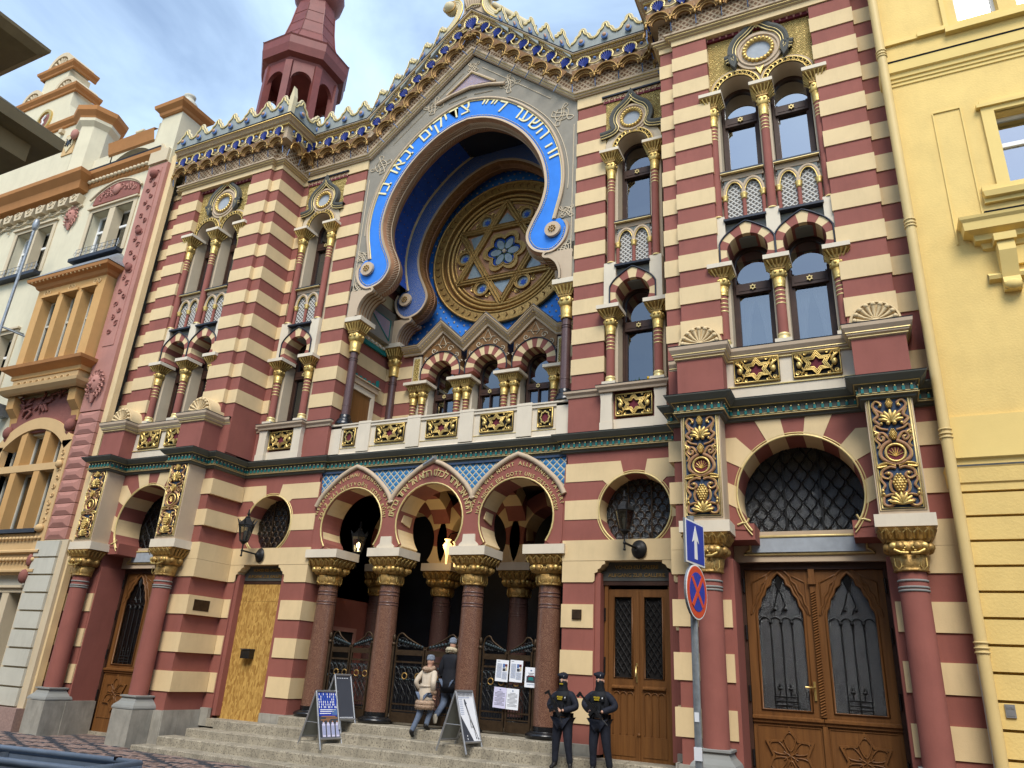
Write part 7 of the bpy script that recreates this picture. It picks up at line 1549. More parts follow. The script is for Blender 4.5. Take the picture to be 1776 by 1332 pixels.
# ------------------------------------------------------------------ gates between the columns
def gate(x0, x1, label, open_=0.):
    g = empty('iron_gate', label, 'gate', (x0, 1.62, .68), rz=0); g['group'] = 'wrought iron gates in the portal'; xm = (x0+x1)/2
    for s_ in (0, 1):
        a, b = (x0+.05, xm-.012) if s_ == 0 else (xm+.012, x1-.05); y = 1.62; w_ = b-a
        lf = MB().box(a, a+.03, y-.02, y+.02, .72, 1.98).box(b-.03, b, y-.02, y+.02, .72, 1.98).box(a+.03, b-.03, y-.025, y+.025, 1.83, 1.92).box(a+.03, b-.03, y-.015, y+.015, 1.70, 1.73).box(a+.03, b-.03, y-.012, y+.012, 1.00, 1.025).box(a+.03, b-.03, y-.012, y+.012, .90, .92).box(a+.03, b-.03, y-.01, y+.01, .72, .88)
        hi, lo = (a, b) if s_ == 0 else (b, a); d = 1 if s_ == 0 else -1
        P = crom([(hi, 1.95), (hi+d*.01, 2.12), (hi+d*.05, 2.19), (hi+d*.12, 2.20), (hi+d*w_*.40, 2.12), (hi+d*w_*.75, 2.02), (hi+d*w_*.95, 1.97), (lo, 1.93)], 4); lf.tube(xz(P, y), .016, 5)
        o = lf.build('gate_leaf', 'bronze', g); sc = MB()
        for i in range(9):
            t = i/8; x = hi+d*w_*(.08+.80*t); zt = 1.99+.17*(1-t)
            sc.tube(xz(spiral(x, (1.95+zt)/2, max(.03, (zt-1.95)*.48), 1.3, i, 1 if i % 2 else -1, 12), y), .009, 4); sc.ball((x+.02, y-.015, 1.96+(zt-1.96)*.6), (.03, .015, .025), 1, 6, 4)
        n_ = 4
        for i in range(n_+1):
            x = a+.03+(w_-.06)*i/n_; sc.tube([(x, y, .73), (x, y, 1.70)], .006, 4)
        for i in range(n_):
            x = a+.03+(w_-.06)*(i+.5)/n_; sc.tube([(x, y, .92), (x, y, 1.24)], .008, 4); sc.tube(xz(arc(x, 1.48, .052, 0, 360, 12)[:-1], y-.01), .012, 5, 2 if i % 2 else 0, True)
            for q in (-1, 1):
                sc.tube(xz(arc(x+q*.11, 1.52, .125, 90-q*80, 90+q*80, 8), y), .008, 4); sc.tube(xz(spiral(x+q*.055, 1.36, .05, 1.2, 1.5, q, 10), y), .007, 4); sc.tube([(x, y, 1.24), (x+q*.06, y, 1.33), (x+q*.10, y, 1.45)], .007, 4); sc.tube([(x, y, 1.08), (x+q*.04, y, 1.17), (x, y, 1.24)], .007, 4); sc.ball((x+q*.09, y-.01, 1.42), (.022, .012, .02), 1, 5, 3); sc.ball((x+q*.05, y-.01, 1.62), (.022, .012, .02), 1, 5, 3)
        sc.build('scrollwork', ['iron', 'ironleaf', 'oldgold'], o)
    for x in (x0, x1): MB().tube([(x, 1.6, .68), (x, 1.6, 2.0)], .028, 8).ball((x, 1.6, 2.12), (.035, .035, .07), 0, 8, 6).lathe(x, 1.6, [(.028, 1.99), (.045, 2.0), (.045, 2.03), (.02, 2.05)], 10).build('gate_post', 'bronze', g)
gate(-2.14, -1.13, 'left wrought iron gate, behind the two folding boards'); gate(-.68, .68, 'middle wrought iron gate, beside the walking couple'); gate(1.12, 2.16, 'right wrought iron gate, hung with white notices')
# ------------------------------------------------------------------ lamps
def lantern(name, label, x, y, z, lit, wall_dir, group):
    "four-sided lantern on an arm; wall_dir points from lamp to the wall plate"
    t = empty(name, label, 'lantern', (x, y, z)); t['group'] = group; wx, wy = wall_dir
    px, py = x+wx, y+wy; l = hypot(wx, wy)
    ro = MB().tube([(x, y, z-.02), (px, py, z-.06)], .018, 6).tube([(x, y, z-.14), (x, y, z+.12)], .016, 6).ball((x, y, z-.12), .025, 0, 6, 4).ball((x, y, z-.02), .03, 0, 6, 4); ro.build('arm', 'iron', t)
    rs = MB().lathe(0, 0, [(.15, 0), (.145, .02), (.09, .06), (.075, .065), (.04, .10)], 20); ang = atan2(wy, wx); mt = Matrix.Translation((px, py, z-.06)) @ Matrix.Rotation(ang, 4, 'Z') @ Matrix.Rotation(-pi/2, 4, 'Y'); MB().xf(mt, rs).build('wall_plate', 'iron', t)
    b = z+.16; n_ = 6
    gl_ = MB().lathe(x, y, [(.085, b+.02), (.155, b+.33)], n_, sm=False, cap=False); gl_.build('pane', 'lampglass', t)
    fr = MB().lathe(x, y, [(.03, b-.05), (.06, b-.02), (.09, b), (.092, b+.02), (.07, b+.03)], n_, sm=False)
    for i in range(n_):
        a = 2*pi*i/n_; c, s_ = cos(a), sin(a); fr.tube([(x+.087*c, y+.087*s_, b+.02), (x+.158*c, y+.158*s_, b+.33)], .010, 4); fr.tube([(x+.15*c, y+.15*s_, b+.34), (x+.17*c, y+.17*s_, b+.40), (x+.205*c, y+.205*s_, b+.45), (x+.185*c, y+.185*s_, b+.40)], [.02, .022, .006, .004], 4)
        a2 = a+2*pi/n_; fr.tube([(x+.158*c, y+.158*s_, b+.33), (x+.158*cos(a2), y+.158*sin(a2), b+.33)], .013, 4)
    fr.lathe(x, y, [(.165, b+.335), (.16, b+.36), (.10, b+.42), (.06, b+.47), (.05, b+.48), (.055, b+.50), (.02, b+.52), (.02, b+.55), (.045, b+.56), (.02, b+.58), (.012, b+.66)], n_, sm=False); fr.build('lantern_frame', 'iron', t)
    bu = MB().lathe(x, y, [(.02, b+.03), (.02, b+.10), (.035, b+.13), (.04, b+.17), (.028, b+.21), (.0, b+.23)], 10); bu.build('bulb', 'lampcore' if lit else 'white', t)
    if lit:
        ld = bpy.data.lights.new('lamp_light', 'POINT'); ld.energy = 7; ld.color = (1, .70, .34); ld.shadow_soft_size = .06; lo = bpy.data.objects.new('lamp_light', ld); COL.objects.link(lo); lo.parent = t; lo.location = (0, -.0, .62*K)
lantern('wall_lantern', 'unlit black wall lantern beside the round window over the chipboard door', -4.13, .90, 3.68, False, (.12, .40), 'unlit wall lanterns')
lantern('wall_lantern', 'unlit black wall lantern in front of the round window over the oak side door', 3.93, .90, 3.66, False, (.12, .40), 'unlit wall lanterns')
lantern('porch_lantern', 'lit black lantern glowing inside the left portal arch', -2.14, 2.08, 3.60, True, (-.55, .0), 'porch lantern')
tl_ = empty('torch_lamp', 'lit double torch lamp of frosted glass inside the middle portal arch', 'lamp', (-.45, 2.75, 3.7))
for dx, dz in ((0, 0), (.20, -.06)):
    x, y, z = -.40+dx, 2.75, 3.62+dz; MB().lathe(x, y, [(.012, z), (.02, z+.02), (.025, z+.16), (.05, z+.26), (.085, z+.34), (.095, z+.38), (.07, z+.42), (.04, z+.44), (.05, z+.47), (.075, z+.50)], 16).build('glass_torch', 'lampglow', tl_); MB().tube([(x, y, z+.5), (x+.02, y+.05, z+.62), (x+.12, y+.25, z+.7)], .014, 5).build('arm', 'iron', tl_)
MB().tube([(-.2, 2.9, 4.3), (.05, 3.1, 4.35), (.2, 3.25, 4.6), (.1, 3.28, 5.0)], .02, 5).tube([(-.05, 3.0, 4.2), (.1, 3.2, 4.1), (.2, 3.28, 4.2)], .02, 5).build('bracket', 'iron', tl_)
ld = bpy.data.lights.new('lamp_light', 'POINT'); ld.energy = 7; ld.color = (1, .72, .36); ld.shadow_soft_size = .1; lo = bpy.data.objects.new('lamp_light', ld); COL.objects.link(lo); lo.parent = tl_; lo.location = (-.05*K, -.25*K, .3*K)
cc = MB().tube([(-.12, 1.15, 5.25), (.16, 1.05, 5.33)], .04, 8).tube([(.14, 1.06, 5.33), (.19, 1.04, 5.345)], .048, 8).tube([(.05, 1.09, 5.32), (.05, 1.3, 5.36)], .015, 5); solo(cc, 'security_camera', 'alu', 'white security camera tube over the middle portal arch', 'camera', (0, 1.2, 5.2))
mbx = empty('mailbox', 'small black letter box fixed to the chipboard door', 'letter box', (-4.02, 1.45, 1.6)); MB().box(-4.13, -3.90, 1.36, 1.495, 1.62, 1.78).build('body', 'black', mbx); MB().box(-4.14, -3.89, 1.34, 1.495, 1.782, 1.80).build('lid', 'sheet', mbx)
pq = MB().box(-4.79, -4.785, .55, .95, 2.45, 2.66); solo(pq, 'plaque', 'bronze', 'dark oblong bronze plaque on the cream block left of the chipboard door', 'plaque', (-4.79, .75, 2.45))
# ------------------------------------------------------------------ folding boards
def board(x, y, z, rz, label, kind, h=.96, w=.52, group='folding boards on the steps', drop=0.):
    t = empty('folding_board', label, 'folding board', (x, y, z), rz=rz); t['group'] = group; sp_ = .30
    for s_ in (-1, 1):
        def P(u, q): return (u*w/2, s_*sp_*(1-q) , q*h+(drop*(1-q) if s_ < 0 else 0))
        fr = MB()
        for u in (-1, 1): fr.tube([P(u, .0), P(u, 1)], .018, 6)
        fr.tube([P(-1, .995), P(1, .995)], .022, 6); fr.tube([P(-1, .18), P(1, .18)], .018, 6)
        f = fr.build('frame', 'alu', t)
        def Q(u, q, d=0): a = P(u, q); return (a[0], a[1]+s_*d, a[2]+d*.3)
        pn = MB(); pn.add([Q(-.95, .19), Q(.95, .19), Q(.95, .985), Q(-.95, .985)], [(0, 1, 2, 3)]); pn.build('panel', 'panelgrey' if s_ > 0 or kind == 'black' else 'paper', f)
        if s_ < 0:
            d = MB(); rnd = random.Random(4)
            def bx(u0, u1, q0, q1, mm, e=.004): d.add([Q(u0, q0, e), Q(u1, q0, e), Q(u1, q1, e), Q(u0, q1, e)], [(0, 1, 2, 3)], mm)
            mats = ['ink', 'signblue', 'paper', 'lilac', 'orange', 'bossblue']
            if kind == 'black': bx(-.95, .95, .19, .985, 0, .003); [bx(-.8+.3*i, -.62+.3*i, .93, .94, 2) for i in range(5)]; [bx(-.85+.12*i, -.78+.12*i, .205, .22, 2) for i in range(14)]
            elif kind == 'concert':
                bx(-.95, .95, .56, .985, 1, .003); bx(-.95, .95, .19, .56, 0, .003)
                for i in range(9):
                    for j in range(6): u = -.86+.2*i+rnd.uniform(-.05, .05); q = .70+.045*j; bx(u, u+.07, q, q+.035, 2 if j < 3 else rnd.choice((2, 5)))
                for q, a, b, mm in ((.665, -.8, .7, 2), (.635, -.8, .5, 2), (.60, -.85, .2, 2), (.55, -.7, .6, 4), (.52, -.3, .9, 4), (.49, -.8, .1, 4)): bx(a, b, q, q+.014, mm)
                for i in range(4):
                    u = -.70+.42*i; bx(u, u+.30, .21, .43, 3); bx(u+.06, u+.24, .43, .455, 3); bx(u+.10, u+.20, .455, .48, 4)
                    for k in range(3): bx(u+.04+.09*k, u+.08+.09*k, .24, .40, 5, .006)
                bx(.3, .9, .58, .68, 5)
            else:
                d.add([Q(-.95, .19, .005), Q(-.95, .62, .005), Q(.2, .19, .005)], [(0, 2, 1)], 0)
                for i in range(11): u = -.85+.16*i; bx(u, u+.10, .925, .965, 0, .006); bx(u, u+.03, .90, .93, 0, .006)
                for i in range(9): bx(-.85+.15*i, -.76+.15*i, .885, .895, 5, .006)
                for j in range(9): bx(-.85, -.45, .60+.03*j+.02, .605+.03*j+.02, 5, .006)
                d.tube([Q(-.2, .86, .008), Q(-.14, .78, .01)], [.008, .022], 5, 0); d.tube([Q(-.16, .78, .008), Q(.1, .55, .008), Q(.4, .40, .008), Q(.5, .24, .008)], .004, 4, 0); d.tube([Q(-.1, .78, .008), Q(.3, .5, .008), Q(.75, .22, .008)], .004, 4, 0); d.tube([Q(.1, .55, .008), Q(.1, .42, .008), Q(.45, .42, .008)], .004, 4, 0)
                for u, q in ((-.5, .28), (-.5, .23), (.55, .24), (.8, .23)): bx(u-.05, u+.03, q-.012, q+.012, 2 if u < 0 else 0, .007)
            d.build('poster', mats, f)
    MB().tube([(-w/2, -sp_*.55, h*.45), (-w/2, sp_*.55, h*.45)], .007, 4).build('stay', 'alu', t)
board(-1.33, .68, .29, radians(78), 'folding board with a blue concert poster, left of the portal steps', 'concert', .88, .46)
board(-1.33, 1.06, .58, radians(78), 'empty black folding board behind the concert poster', 'black', .86, .36)
board(1.27, .84, .44, radians(80), 'folding board with a white sheet of line drawing, below the middle column', 'white', .88, .42)
# notices on the right gate
for i, (x, z, h, w_, rz, kind, lab) in enumerate(((1.58, 1.66, .34, .235, .04, 'p', 'white printed notice with a blue picture, upper left on the right gate'), (1.845, 1.665, .34, .235, .03, 'p', 'white printed notice with a blue picture, second from left in the top row'), (2.12, 1.58, .31, .22, .02, 'f', 'notice with a dark interior photograph, far right on the right gate'), (1.565, 1.24, .32, .235, .05, 't', 'lilac text notice, lower left on the right gate'), (1.80, 1.23, .32, .225, .03, 'w', 'white text notice, lower right beside the lilac one'))):
    n_ = MB(); y = 1.555; n_.box(x-w_/2, x+w_/2, y, y+.004, z-h/2, z+h/2, 0)
    def bx(a, b, c_, d, mm): n_.box(x+a*w_/2, x+b*w_/2, y-.002-.0006*mm, y, z+c_*h/2, z+d*h/2, mm)
    if kind == 'p':
        bx(.1, .42, .30, .66, 3); bx(.45, .8, .42, .64, 4); bx(.1, .55, -.02, .24, 1); bx(.58, .8, .05, .4, 5)
        for k in range(16): bx(-.82, -.05, .62-.085*k, .645-.085*k, 2)
        for k in range(8): bx(.05, .82, -.15-.085*k, -.125-.085*k, 2)
        bx(-.8, -.4, .85, .88, 1)
    elif kind == 'f':
        bx(-.72, .72, -.52, .12, 1); n_.prism([(x+.42*w_/2*cos(a), z-h*.14+.22*h*sin(a)) for a in [pi*k/10 for k in range(11)]], y-.004, y-.0025, 6); bx(-.5, .5, .05, .2, 4); bx(-.12, .12, .62, .76, 2); bx(-.5, .5, .40, .44, 1); bx(-.35, .35, .28, .31, 1); bx(-.6, .6, -.72, -.68, 2)
    else:
        bx(-.1, .1, .72, .84, 2)
        for k in range(11):
            q = .55-.125*k; ln_ = .78 if k % 4 else .45; bx(-ln_, ln_, q, q+.03, 1)
    o = solo(n_, 'notice', ['lilac' if kind == 't' else 'paper', 'ink', 'greyblue', 'bossblue', 'wine', 'crestline', 'teal'], lab, 'notice', (x, y, z), 'notices on the right gate')
    o.rotation_euler = (0, rz, 0)
# ------------------------------------------------------------------ sign post
sp = empty('sign_post', 'grey sign pole with a blue one way plate above a round no stopping sign', 'road sign', (5.82, -3.0, 0))
po = MB().tube([(5.82, -2.97, -.05), (5.82, -2.97, 3.2)], .035, 10); po.build('pole', 'galv', sp)
MB().box(5.785, 5.856, -3.012, -2.99, .98, 1.09).box(5.80, 5.84, -3.01, -2.99, 1.3, 1.38, 0).build('sticker', 'paper', sp); MB().lathe(5.82, -2.97, [(.036, .72), (.037, .722), (.037, .80), (.036, .802)], 10, cap=False).build('tape_band', 'white', sp)
def plate(z, fn, name):
    m = MB(); fn(m); a = radians(80); mt = Matrix.Translation((5.86, -3.0, z)) @ Matrix.Rotation(a, 4, 'Z'); b = MB().xf(mt, m); return b.build(name, ['signblue', 'white', 'galv', 'signred'], sp)
def f1(m):
    m.box(-.235, .235, 0, .02, -.215, .215, 2); m.box(-.232, .232, -.004, 0, -.212, .212, 1); m.box(-.215, .215, -.007, -.004, -.195, .195, 0); m.prism([(-.035, -.16), (.035, -.16), (.03, .03), (.085, .0), (0, .17), (-.085, .0), (-.03, .03)], -.010, -.007, 1)
def f2(m):
    C = lambda r, n=40: arc(0, 0, r, 0, 360, n)[:-1]
    m.prism(C(.262), 0, .02, 2); m.prism(C(.259), -.004, 0, 1); m.prism(C(.245), -.007, -.004, 3); m.prism(C(.185), -.010, -.007, 0)
    for s_ in (-1, 1): m.prism([(s_*.125-.022, -.145), (s_*.125+.022, -.125), (-s_*.125+.022, .145), (-s_*.125-.022, .125)] if s_ > 0 else [(-.125-.022, -.125), (-.125+.022, -.145), (.125+.022, .125), (.125-.022, .145)], -.0125+.0005*s_, -.010, 3)
plate(2.925, f1, 'one_way_plate'); plate(2.455, f2, 'no_stopping_plate')
# ------------------------------------------------------------------ tulips in the window over the oak door
tp = empty('tulip_vase', 'bunch of orange, yellow and white tulips behind the window right of the balcony', 'flowers', (3.98, 1.62, 6.52)); lf = MB(); rnd = random.Random(2)
for i in range(16):
    a = rnd.uniform(-1.3, 1.3); l = rnd.uniform(.14, .26); lf.tube([(3.99, 1.64, 6.5), (3.99+sin(a)*l*.5, 1.62+rnd.uniform(-.04, .02), 6.5+cos(a)*l*.6+.02), (3.99+sin(a)*l, 1.62+rnd.uniform(-.05, .02), 6.5+cos(a)*l*.8+.02)], [.008, .018, .002], 4)
lf.build('leaves', 'leaf', tp)
for x, z, mt in ((3.80, 6.60, 'tulipred'), (3.84, 6.63, 'tulipyellow'), (4.16, 6.70, 'tulipyellow'), (4.20, 6.69, 'tulipwhite'), (4.24, 6.64, 'tulipwhite'), (3.77, 6.62, 'tulipyellow')): MB().tube([(3.99, 1.64, 6.5), (x, 1.62, z)], .005, 4, 1).ball((x, 1.61, z), (.028, .025, .036), 0, 8, 6).build('tulip', [mt, 'leaf'], tp)
# ------------------------------------------------------------------ trough and car at the picture's lower corners
tr_ = empty('metal_trough', 'open blue grey metal trough on the pavement at lower left', 'trough', (-1.9, -4.75, -.12), rz=radians(8))
tb = MB()
for (x0, x1, y0, y1) in ((-2.4, 2.05, -.40, -.36), (-2.4, 2.05, .36, .40), (-2.4, -2.36, -.36, .36), (2.01, 2.05, -.36, .36)): tb.box(x0, x1, y0, y1, 0, .60)
tb.box(-2.36, 2.01, -.36, .36, .05, .08); tb.build('trough_body', 'troughblue', tr_)
rm = MB().tube([(-2.4, -.38, .62), (2.03, -.38, .62), (2.03, .38, .62), (-2.4, .38, .62)], .04, 8, 0, True); rm.build('rim', 'troughblue', tr_)
for x in (-1.2, .2, 1.72): MB().box(x-.006, x+.006, -.345, .345, .1, .6).box(x-.03, x+.03, -.425, -.395, 0, .58).build('rib', 'galv', tr_)
MB().box(1.70, 1.73, .345, .43, .58, .668).build('dark_notch', 'black', tr_)  # black block on the rim stands for a dark gap at the corner
car = empty('parked_car', 'dark brown parked car, its roof edge showing at lower right', 'car', (9.0, -3.6, -.12)); cb_ = MB()
prof = [(-.62, .25), (-.66, .62), (-.60, .74), (-.42, 1.22), (-.30, 1.31), (.30, 1.31), (.42, 1.22), (.60, .74), (.66, .62), (.62, .25)]
st_ = [(7.65, .55, .60), (7.72, .80, .86), (8.3, .98, .98), (8.75, .99, 1.0), (10.2, 1, 1), (10.8, .98, .72), (11.2, .9, .62)]
secs = []
for x, sx, sz in st_: secs.append([(x, -3.6+y*sx*.95, -.12+z*sz if z < .75 else -.12+.72+(z-.72)*max(.02, (sz-.55)/.45)) for y, z in prof])
vs = [p for s_ in secs for p in s_]; n_ = len(prof); cb_.add(vs, [(j*n_+i, j*n_+i+1, (j+1)*n_+i+1, (j+1)*n_+i) for j in range(len(secs)-1) for i in range(n_-1)]+[tuple(range(n_)), tuple(range(len(vs)-1, len(vs)-n_-1, -1))], 0, True)
mat('carpaint', (.045, .026, .022), rough=.25, coat=.8, var=.1, spec=.5); cb_.build('body', 'carpaint', car)
for x, y in ((8.4, -4.2), (8.4, -3.0), (10.6, -4.2), (10.6, -3.0)): w_ = MB(); w_.tube([(x, y-.08, .12), (x, y+.08, .12)], .25, 18); wh = w_.build('wheel', 'black', car); MB().tube([(x, y-.09, .12), (x, y+.09, .12)], .15, 12).build('rim', 'alu', wh)
MB().box(8.9, 10.0, -4.17, -4.15, .65, 1.0).build('side_window', 'glass', car)
# ------------------------------------------------------------------ people
def skin(name, J, E, mt, par, s, sub=2, root=None, loc=(0, 0, 0)):
    names = list(J); me = bpy.data.meshes.new(name); me.from_pydata([tuple(c*s*K for c in J[k][0]) for k in names], [(names.index(a), names.index(b)) for a, b in E], [])
    me.materials.append(M[mt]); o = bpy.data.objects.new(name, me); COL.objects.link(o); o.parent = par; REL[o.name] = (0, 0, 0)
    md = o.modifiers.new('skin', 'SKIN'); md.use_smooth_shade = True; md.branch_smoothing = .6; sv = me.skin_vertices[0].data
    for i, k in enumerate(names):
        r = J[k][1]; r = r if isinstance(r, tuple) else (r, r); sv[i].radius = (r[0]*s*K, r[1]*s*K); sv[i].use_root = (k == (root or names[0]))
    sb = o.modifiers.new('sub', 'SUBSURF'); sb.levels = sub; sb.render_levels = sub; return o
def mir_x(d): return d
def person(label, loc, rz, s, arms, legs, kit, lean=0., group=None):
    t = empty('person', label, 'person', loc, rz=rz); REL[t.name] = (0, 0, 0)
    if group: t['group'] = group
    L_ = lean; J = dict(pel=((0, 0, .95), (.13, .10)), wst=((0, -L_*.3, 1.12), (.12, .09)), chs=((0, -L_*.7, 1.32), (.145, .105)), nkb=((0, -L_, 1.47), (.075, .07)), nk=((0, -L_-.01, 1.55), .052), hd=((0, -L_-.02, 1.64), (.078, .09)), top=((0, -L_-.01, 1.73), (.06, .07)))
    E = [('pel', 'wst'), ('wst', 'chs'), ('chs', 'nkb'), ('nkb', 'nk'), ('nk', 'hd'), ('hd', 'top')]
    for i, (sx, el, wr) in enumerate(arms):
        J[f's{i}'] = ((sx*.175, -L_, 1.42), .062); J[f'e{i}'] = (el, .045); J[f'w{i}'] = (wr, .030); E += [('chs', f's{i}'), (f's{i}', f'e{i}'), (f'e{i}', f'w{i}')]
    toes = {}
    for i, (sx, kn_, an, toe) in enumerate(legs):
        J[f'h{i}'] = ((sx*.095, 0, .88), .088); J[f'k{i}'] = (kn_, .058); J[f'a{i}'] = (an, .040); J[f't{i}'] = (toe, .030); E += [('pel', f'h{i}'), (f'h{i}', f'k{i}'), (f'k{i}', f'a{i}'), (f'a{i}', f't{i}')]; toes[i] = toe; J[f't{i}'] = (tuple(Vector(an).lerp(Vector(toe), .5)), .028)
    b = skin('body', J, E, 'skin', t, s)
    def grow(keys, f, add=0.): return {k: (J[k][0], tuple((q*f+add) for q in (J[k][1] if isinstance(J[k][1], tuple) else (J[k][1], J[k][1])))) for k in keys}
    # trousers and shoes
    T = grow(['pel', 'h0', 'h1', 'k0', 'k1', 'a0', 'a1'], 1.15*kit.get('lw', 1), .014); te = [('pel', 'h0'), ('h0', 'k0'), ('k0', 'a0'), ('pel', 'h1'), ('h1', 'k1'), ('k1', 'a1')]
    for i in (0, 1):
        a, k_ = Vector(J[f'a{i}'][0]), Vector(J[f'k{i}'][0]); m_ = k_.lerp(a, .45); T[f'c{i}'] = (tuple(m_), .064*kit.get('lw', 1)); te.remove((f'k{i}', f'a{i}')); te += [(f'k{i}', f'c{i}'), (f'c{i}', f'a{i}')]
    skin('trousers', T, te, kit['leg'], t, s, root='pel')
    for i in (0, 1):
        a, q = Vector(J[f'a{i}'][0]), Vector(toes[i]); hl = a+(a-q)*.35; kk = Vector(J[f'k{i}'][0]); up = a.lerp(kk, kit.get('boot_h', .25))
        dn = (a-kk).normalized()*.035
        B = dict(u=(tuple(up), kit.get('boot_r', .055)), a=(tuple(a), .050), h=(tuple(hl+dn), .042), m=(tuple(a.lerp(q, .6)+dn*.6), (.046, .04)), t=(tuple(q+dn*.3), (.045, .032))); skin('boot', B, [('u', 'a'), ('a', 'h'), ('a', 'm'), ('m', 't')], kit['boot'], t, s, root='a')
    # jacket
    jk = grow(['pel', 'wst', 'chs', 'nkb'], 1.14, .022); je = [('pel', 'wst'), ('wst', 'chs'), ('chs', 'nkb')]; bl = kit.get('bulk', 1.)
    jk = {k: (v[0], tuple(q*bl for q in v[1])) for k, v in jk.items()}
    if kit.get('hem'):
        rx, ry = kit['hem_r']; q = MB(); n_ = 22; pr = [(rx*.80, ry*.84, 1.16), (rx*.86, ry*.9, 1.05), (rx*.95, ry*.97, .90), (rx, ry, kit['hem']), (rx*.9, ry*.9, kit['hem']+.01)]
        q.add([(a*cos(2*pi*i/n_)*(1+.02*cos(10*pi*i/n_))*s, (b*sin(2*pi*i/n_)-L_*.2)*s, z*s) for a, b, z in pr for i in range(n_)], [((j+1)*n_+i, (j+1)*n_+(i+1) % n_, j*n_+(i+1) % n_, j*n_+i) for j in range(len(pr)-1) for i in range(n_)], 0, True); q.build('coat_skirt', kit['jacket'], t)
    for i in range(len(arms)):
        jk.update(grow([f's{i}', f'e{i}', f'w{i}'], 1.25, .016)); 
        e, w2 = Vector(J[f'e{i}'][0]), Vector(J[f'w{i}'][0]); jk[f'w{i}'] = (tuple(e.lerp(w2, .93)), .046*kit.get('aw', 1)); jk[f'e{i}'] = (J[f'e{i}'][0], .068*kit.get('aw', 1)); jk[f's{i}'] = (J[f's{i}'][0], .088*kit.get('aw', 1))
        je += [('chs', f's{i}'), (f's{i}', f'e{i}'), (f'e{i}', f'w{i}')]
    skin('jacket', jk, je, kit['jacket'], t, s, root='chs')
    # head with a face
    hy = -L_-.02; h = MB(); Z = lambda v: [(x*s, y*s, z*s) for x, y, z in v]
    def ell(c, r, m=0, n=14, k=9): h.ball(tuple(q*s for q in c), tuple(q*s for q in r), m, n, k)
    ell((0, hy-.005, 1.655), (.077, .098, .118)); ell((0, hy-.045, 1.585), (.048, .05, .045)); h.tube(Z([(0, hy-.098, 1.675), (0, hy-.122, 1.635), (0, hy-.10, 1.625)]), [.010*s, .017*s, .012*s], 6); ell((0, hy-.092, 1.595), (.026, .010, .008), 1, 8, 5)
    for q in (-1, 1): ell((q*.032, hy-.090, 1.668), (.013, .008, .008), 2, 8, 5); ell((q*.032, hy-.097, 1.668), (.006, .004, .006), 3, 6, 4); h.tube(Z([(q*.015, hy-.100, 1.69), (q*.032, hy-.099, 1.695), (q*.05, hy-.088, 1.688)]), .005*s, 4, 3); ell((q*.078, hy+.005, 1.645), (.012, .022, .032), 0, 8, 6)
    h.build('head', ['skin', 'pink', 'white', 'dark'], t)
    return t, J, s
def hand(t, s, w2, d, side, mt, curl=1.):
    "palm, four bent fingers of different length, thumb; d points along the hand, side is the thumb side"
    w2, d, sd = Vector(w2), Vector(d).normalized(), Vector(side).normalized(); nrm = d.cross(sd); m = MB(); c = w2+d*.045
    m.tube([tuple((w2-d*.005)*s), tuple((w2+d*.02)*s), tuple((w2+d*.06)*s), tuple((w2+d*.085)*s)], [.022*s, .030*s, .036*s, .030*s], 8)
    for i, l in enumerate((.070, .080, .074, .058)):
        b = w2+d*.08+sd*(.027-.018*i); p1 = b+d*l*.42+nrm*.004; p2 = p1+(d*.75+nrm*.65*curl)*l*.33; p3 = p2+(d*.25+nrm*.95*curl)*l*.28; m.tube([tuple(q*s) for q in (b-d*.015, b, p1, p2, p3)], [.009*s, .0095*s, .009*s, .008*s, .006*s], 6)
    b = w2+d*.02+sd*.022; p1 = b+(d*.5+sd*.7)*.035; p2 = p1+(d*.8+sd*.2+nrm*.3)*.032; m.tube([tuple(q*s) for q in (b, p1, p2, p2+(d*.8+nrm*.4)*.02)], [.013*s, .011*s, .009*s, .006*s], 6); m.build('hand', mt, t)
def beret(t, s, L_):
    m = MB(); y = -L_-.02; n_ = 18; P = []
    for r, z, dx in ((.084, 1.705, 0), (.088, 1.735, 0), (.112, 1.755, -.018), (.105, 1.79, -.024), (.06, 1.805, -.02), (.0, 1.808, -.02)): P += [((dx+r*cos(2*pi*i/n_))*s, (y+r*1.12*sin(2*pi*i/n_))*s, (z+.018*sin(2*pi*i/n_)*(1 if r < .1 else .6))*s) for i in range(n_)]
    m.add(P, [(j*n_+i, j*n_+(i+1) % n_, (j+1)*n_+(i+1) % n_, (j+1)*n_+i) for j in range(5) for i in range(n_)], 0, True); m.ball((.035*s, (y-.10)*s, 1.745*s), (.014*s, .006*s, .018*s), 1, 6, 4); m.build('beret', ['police', 'alu'], t)
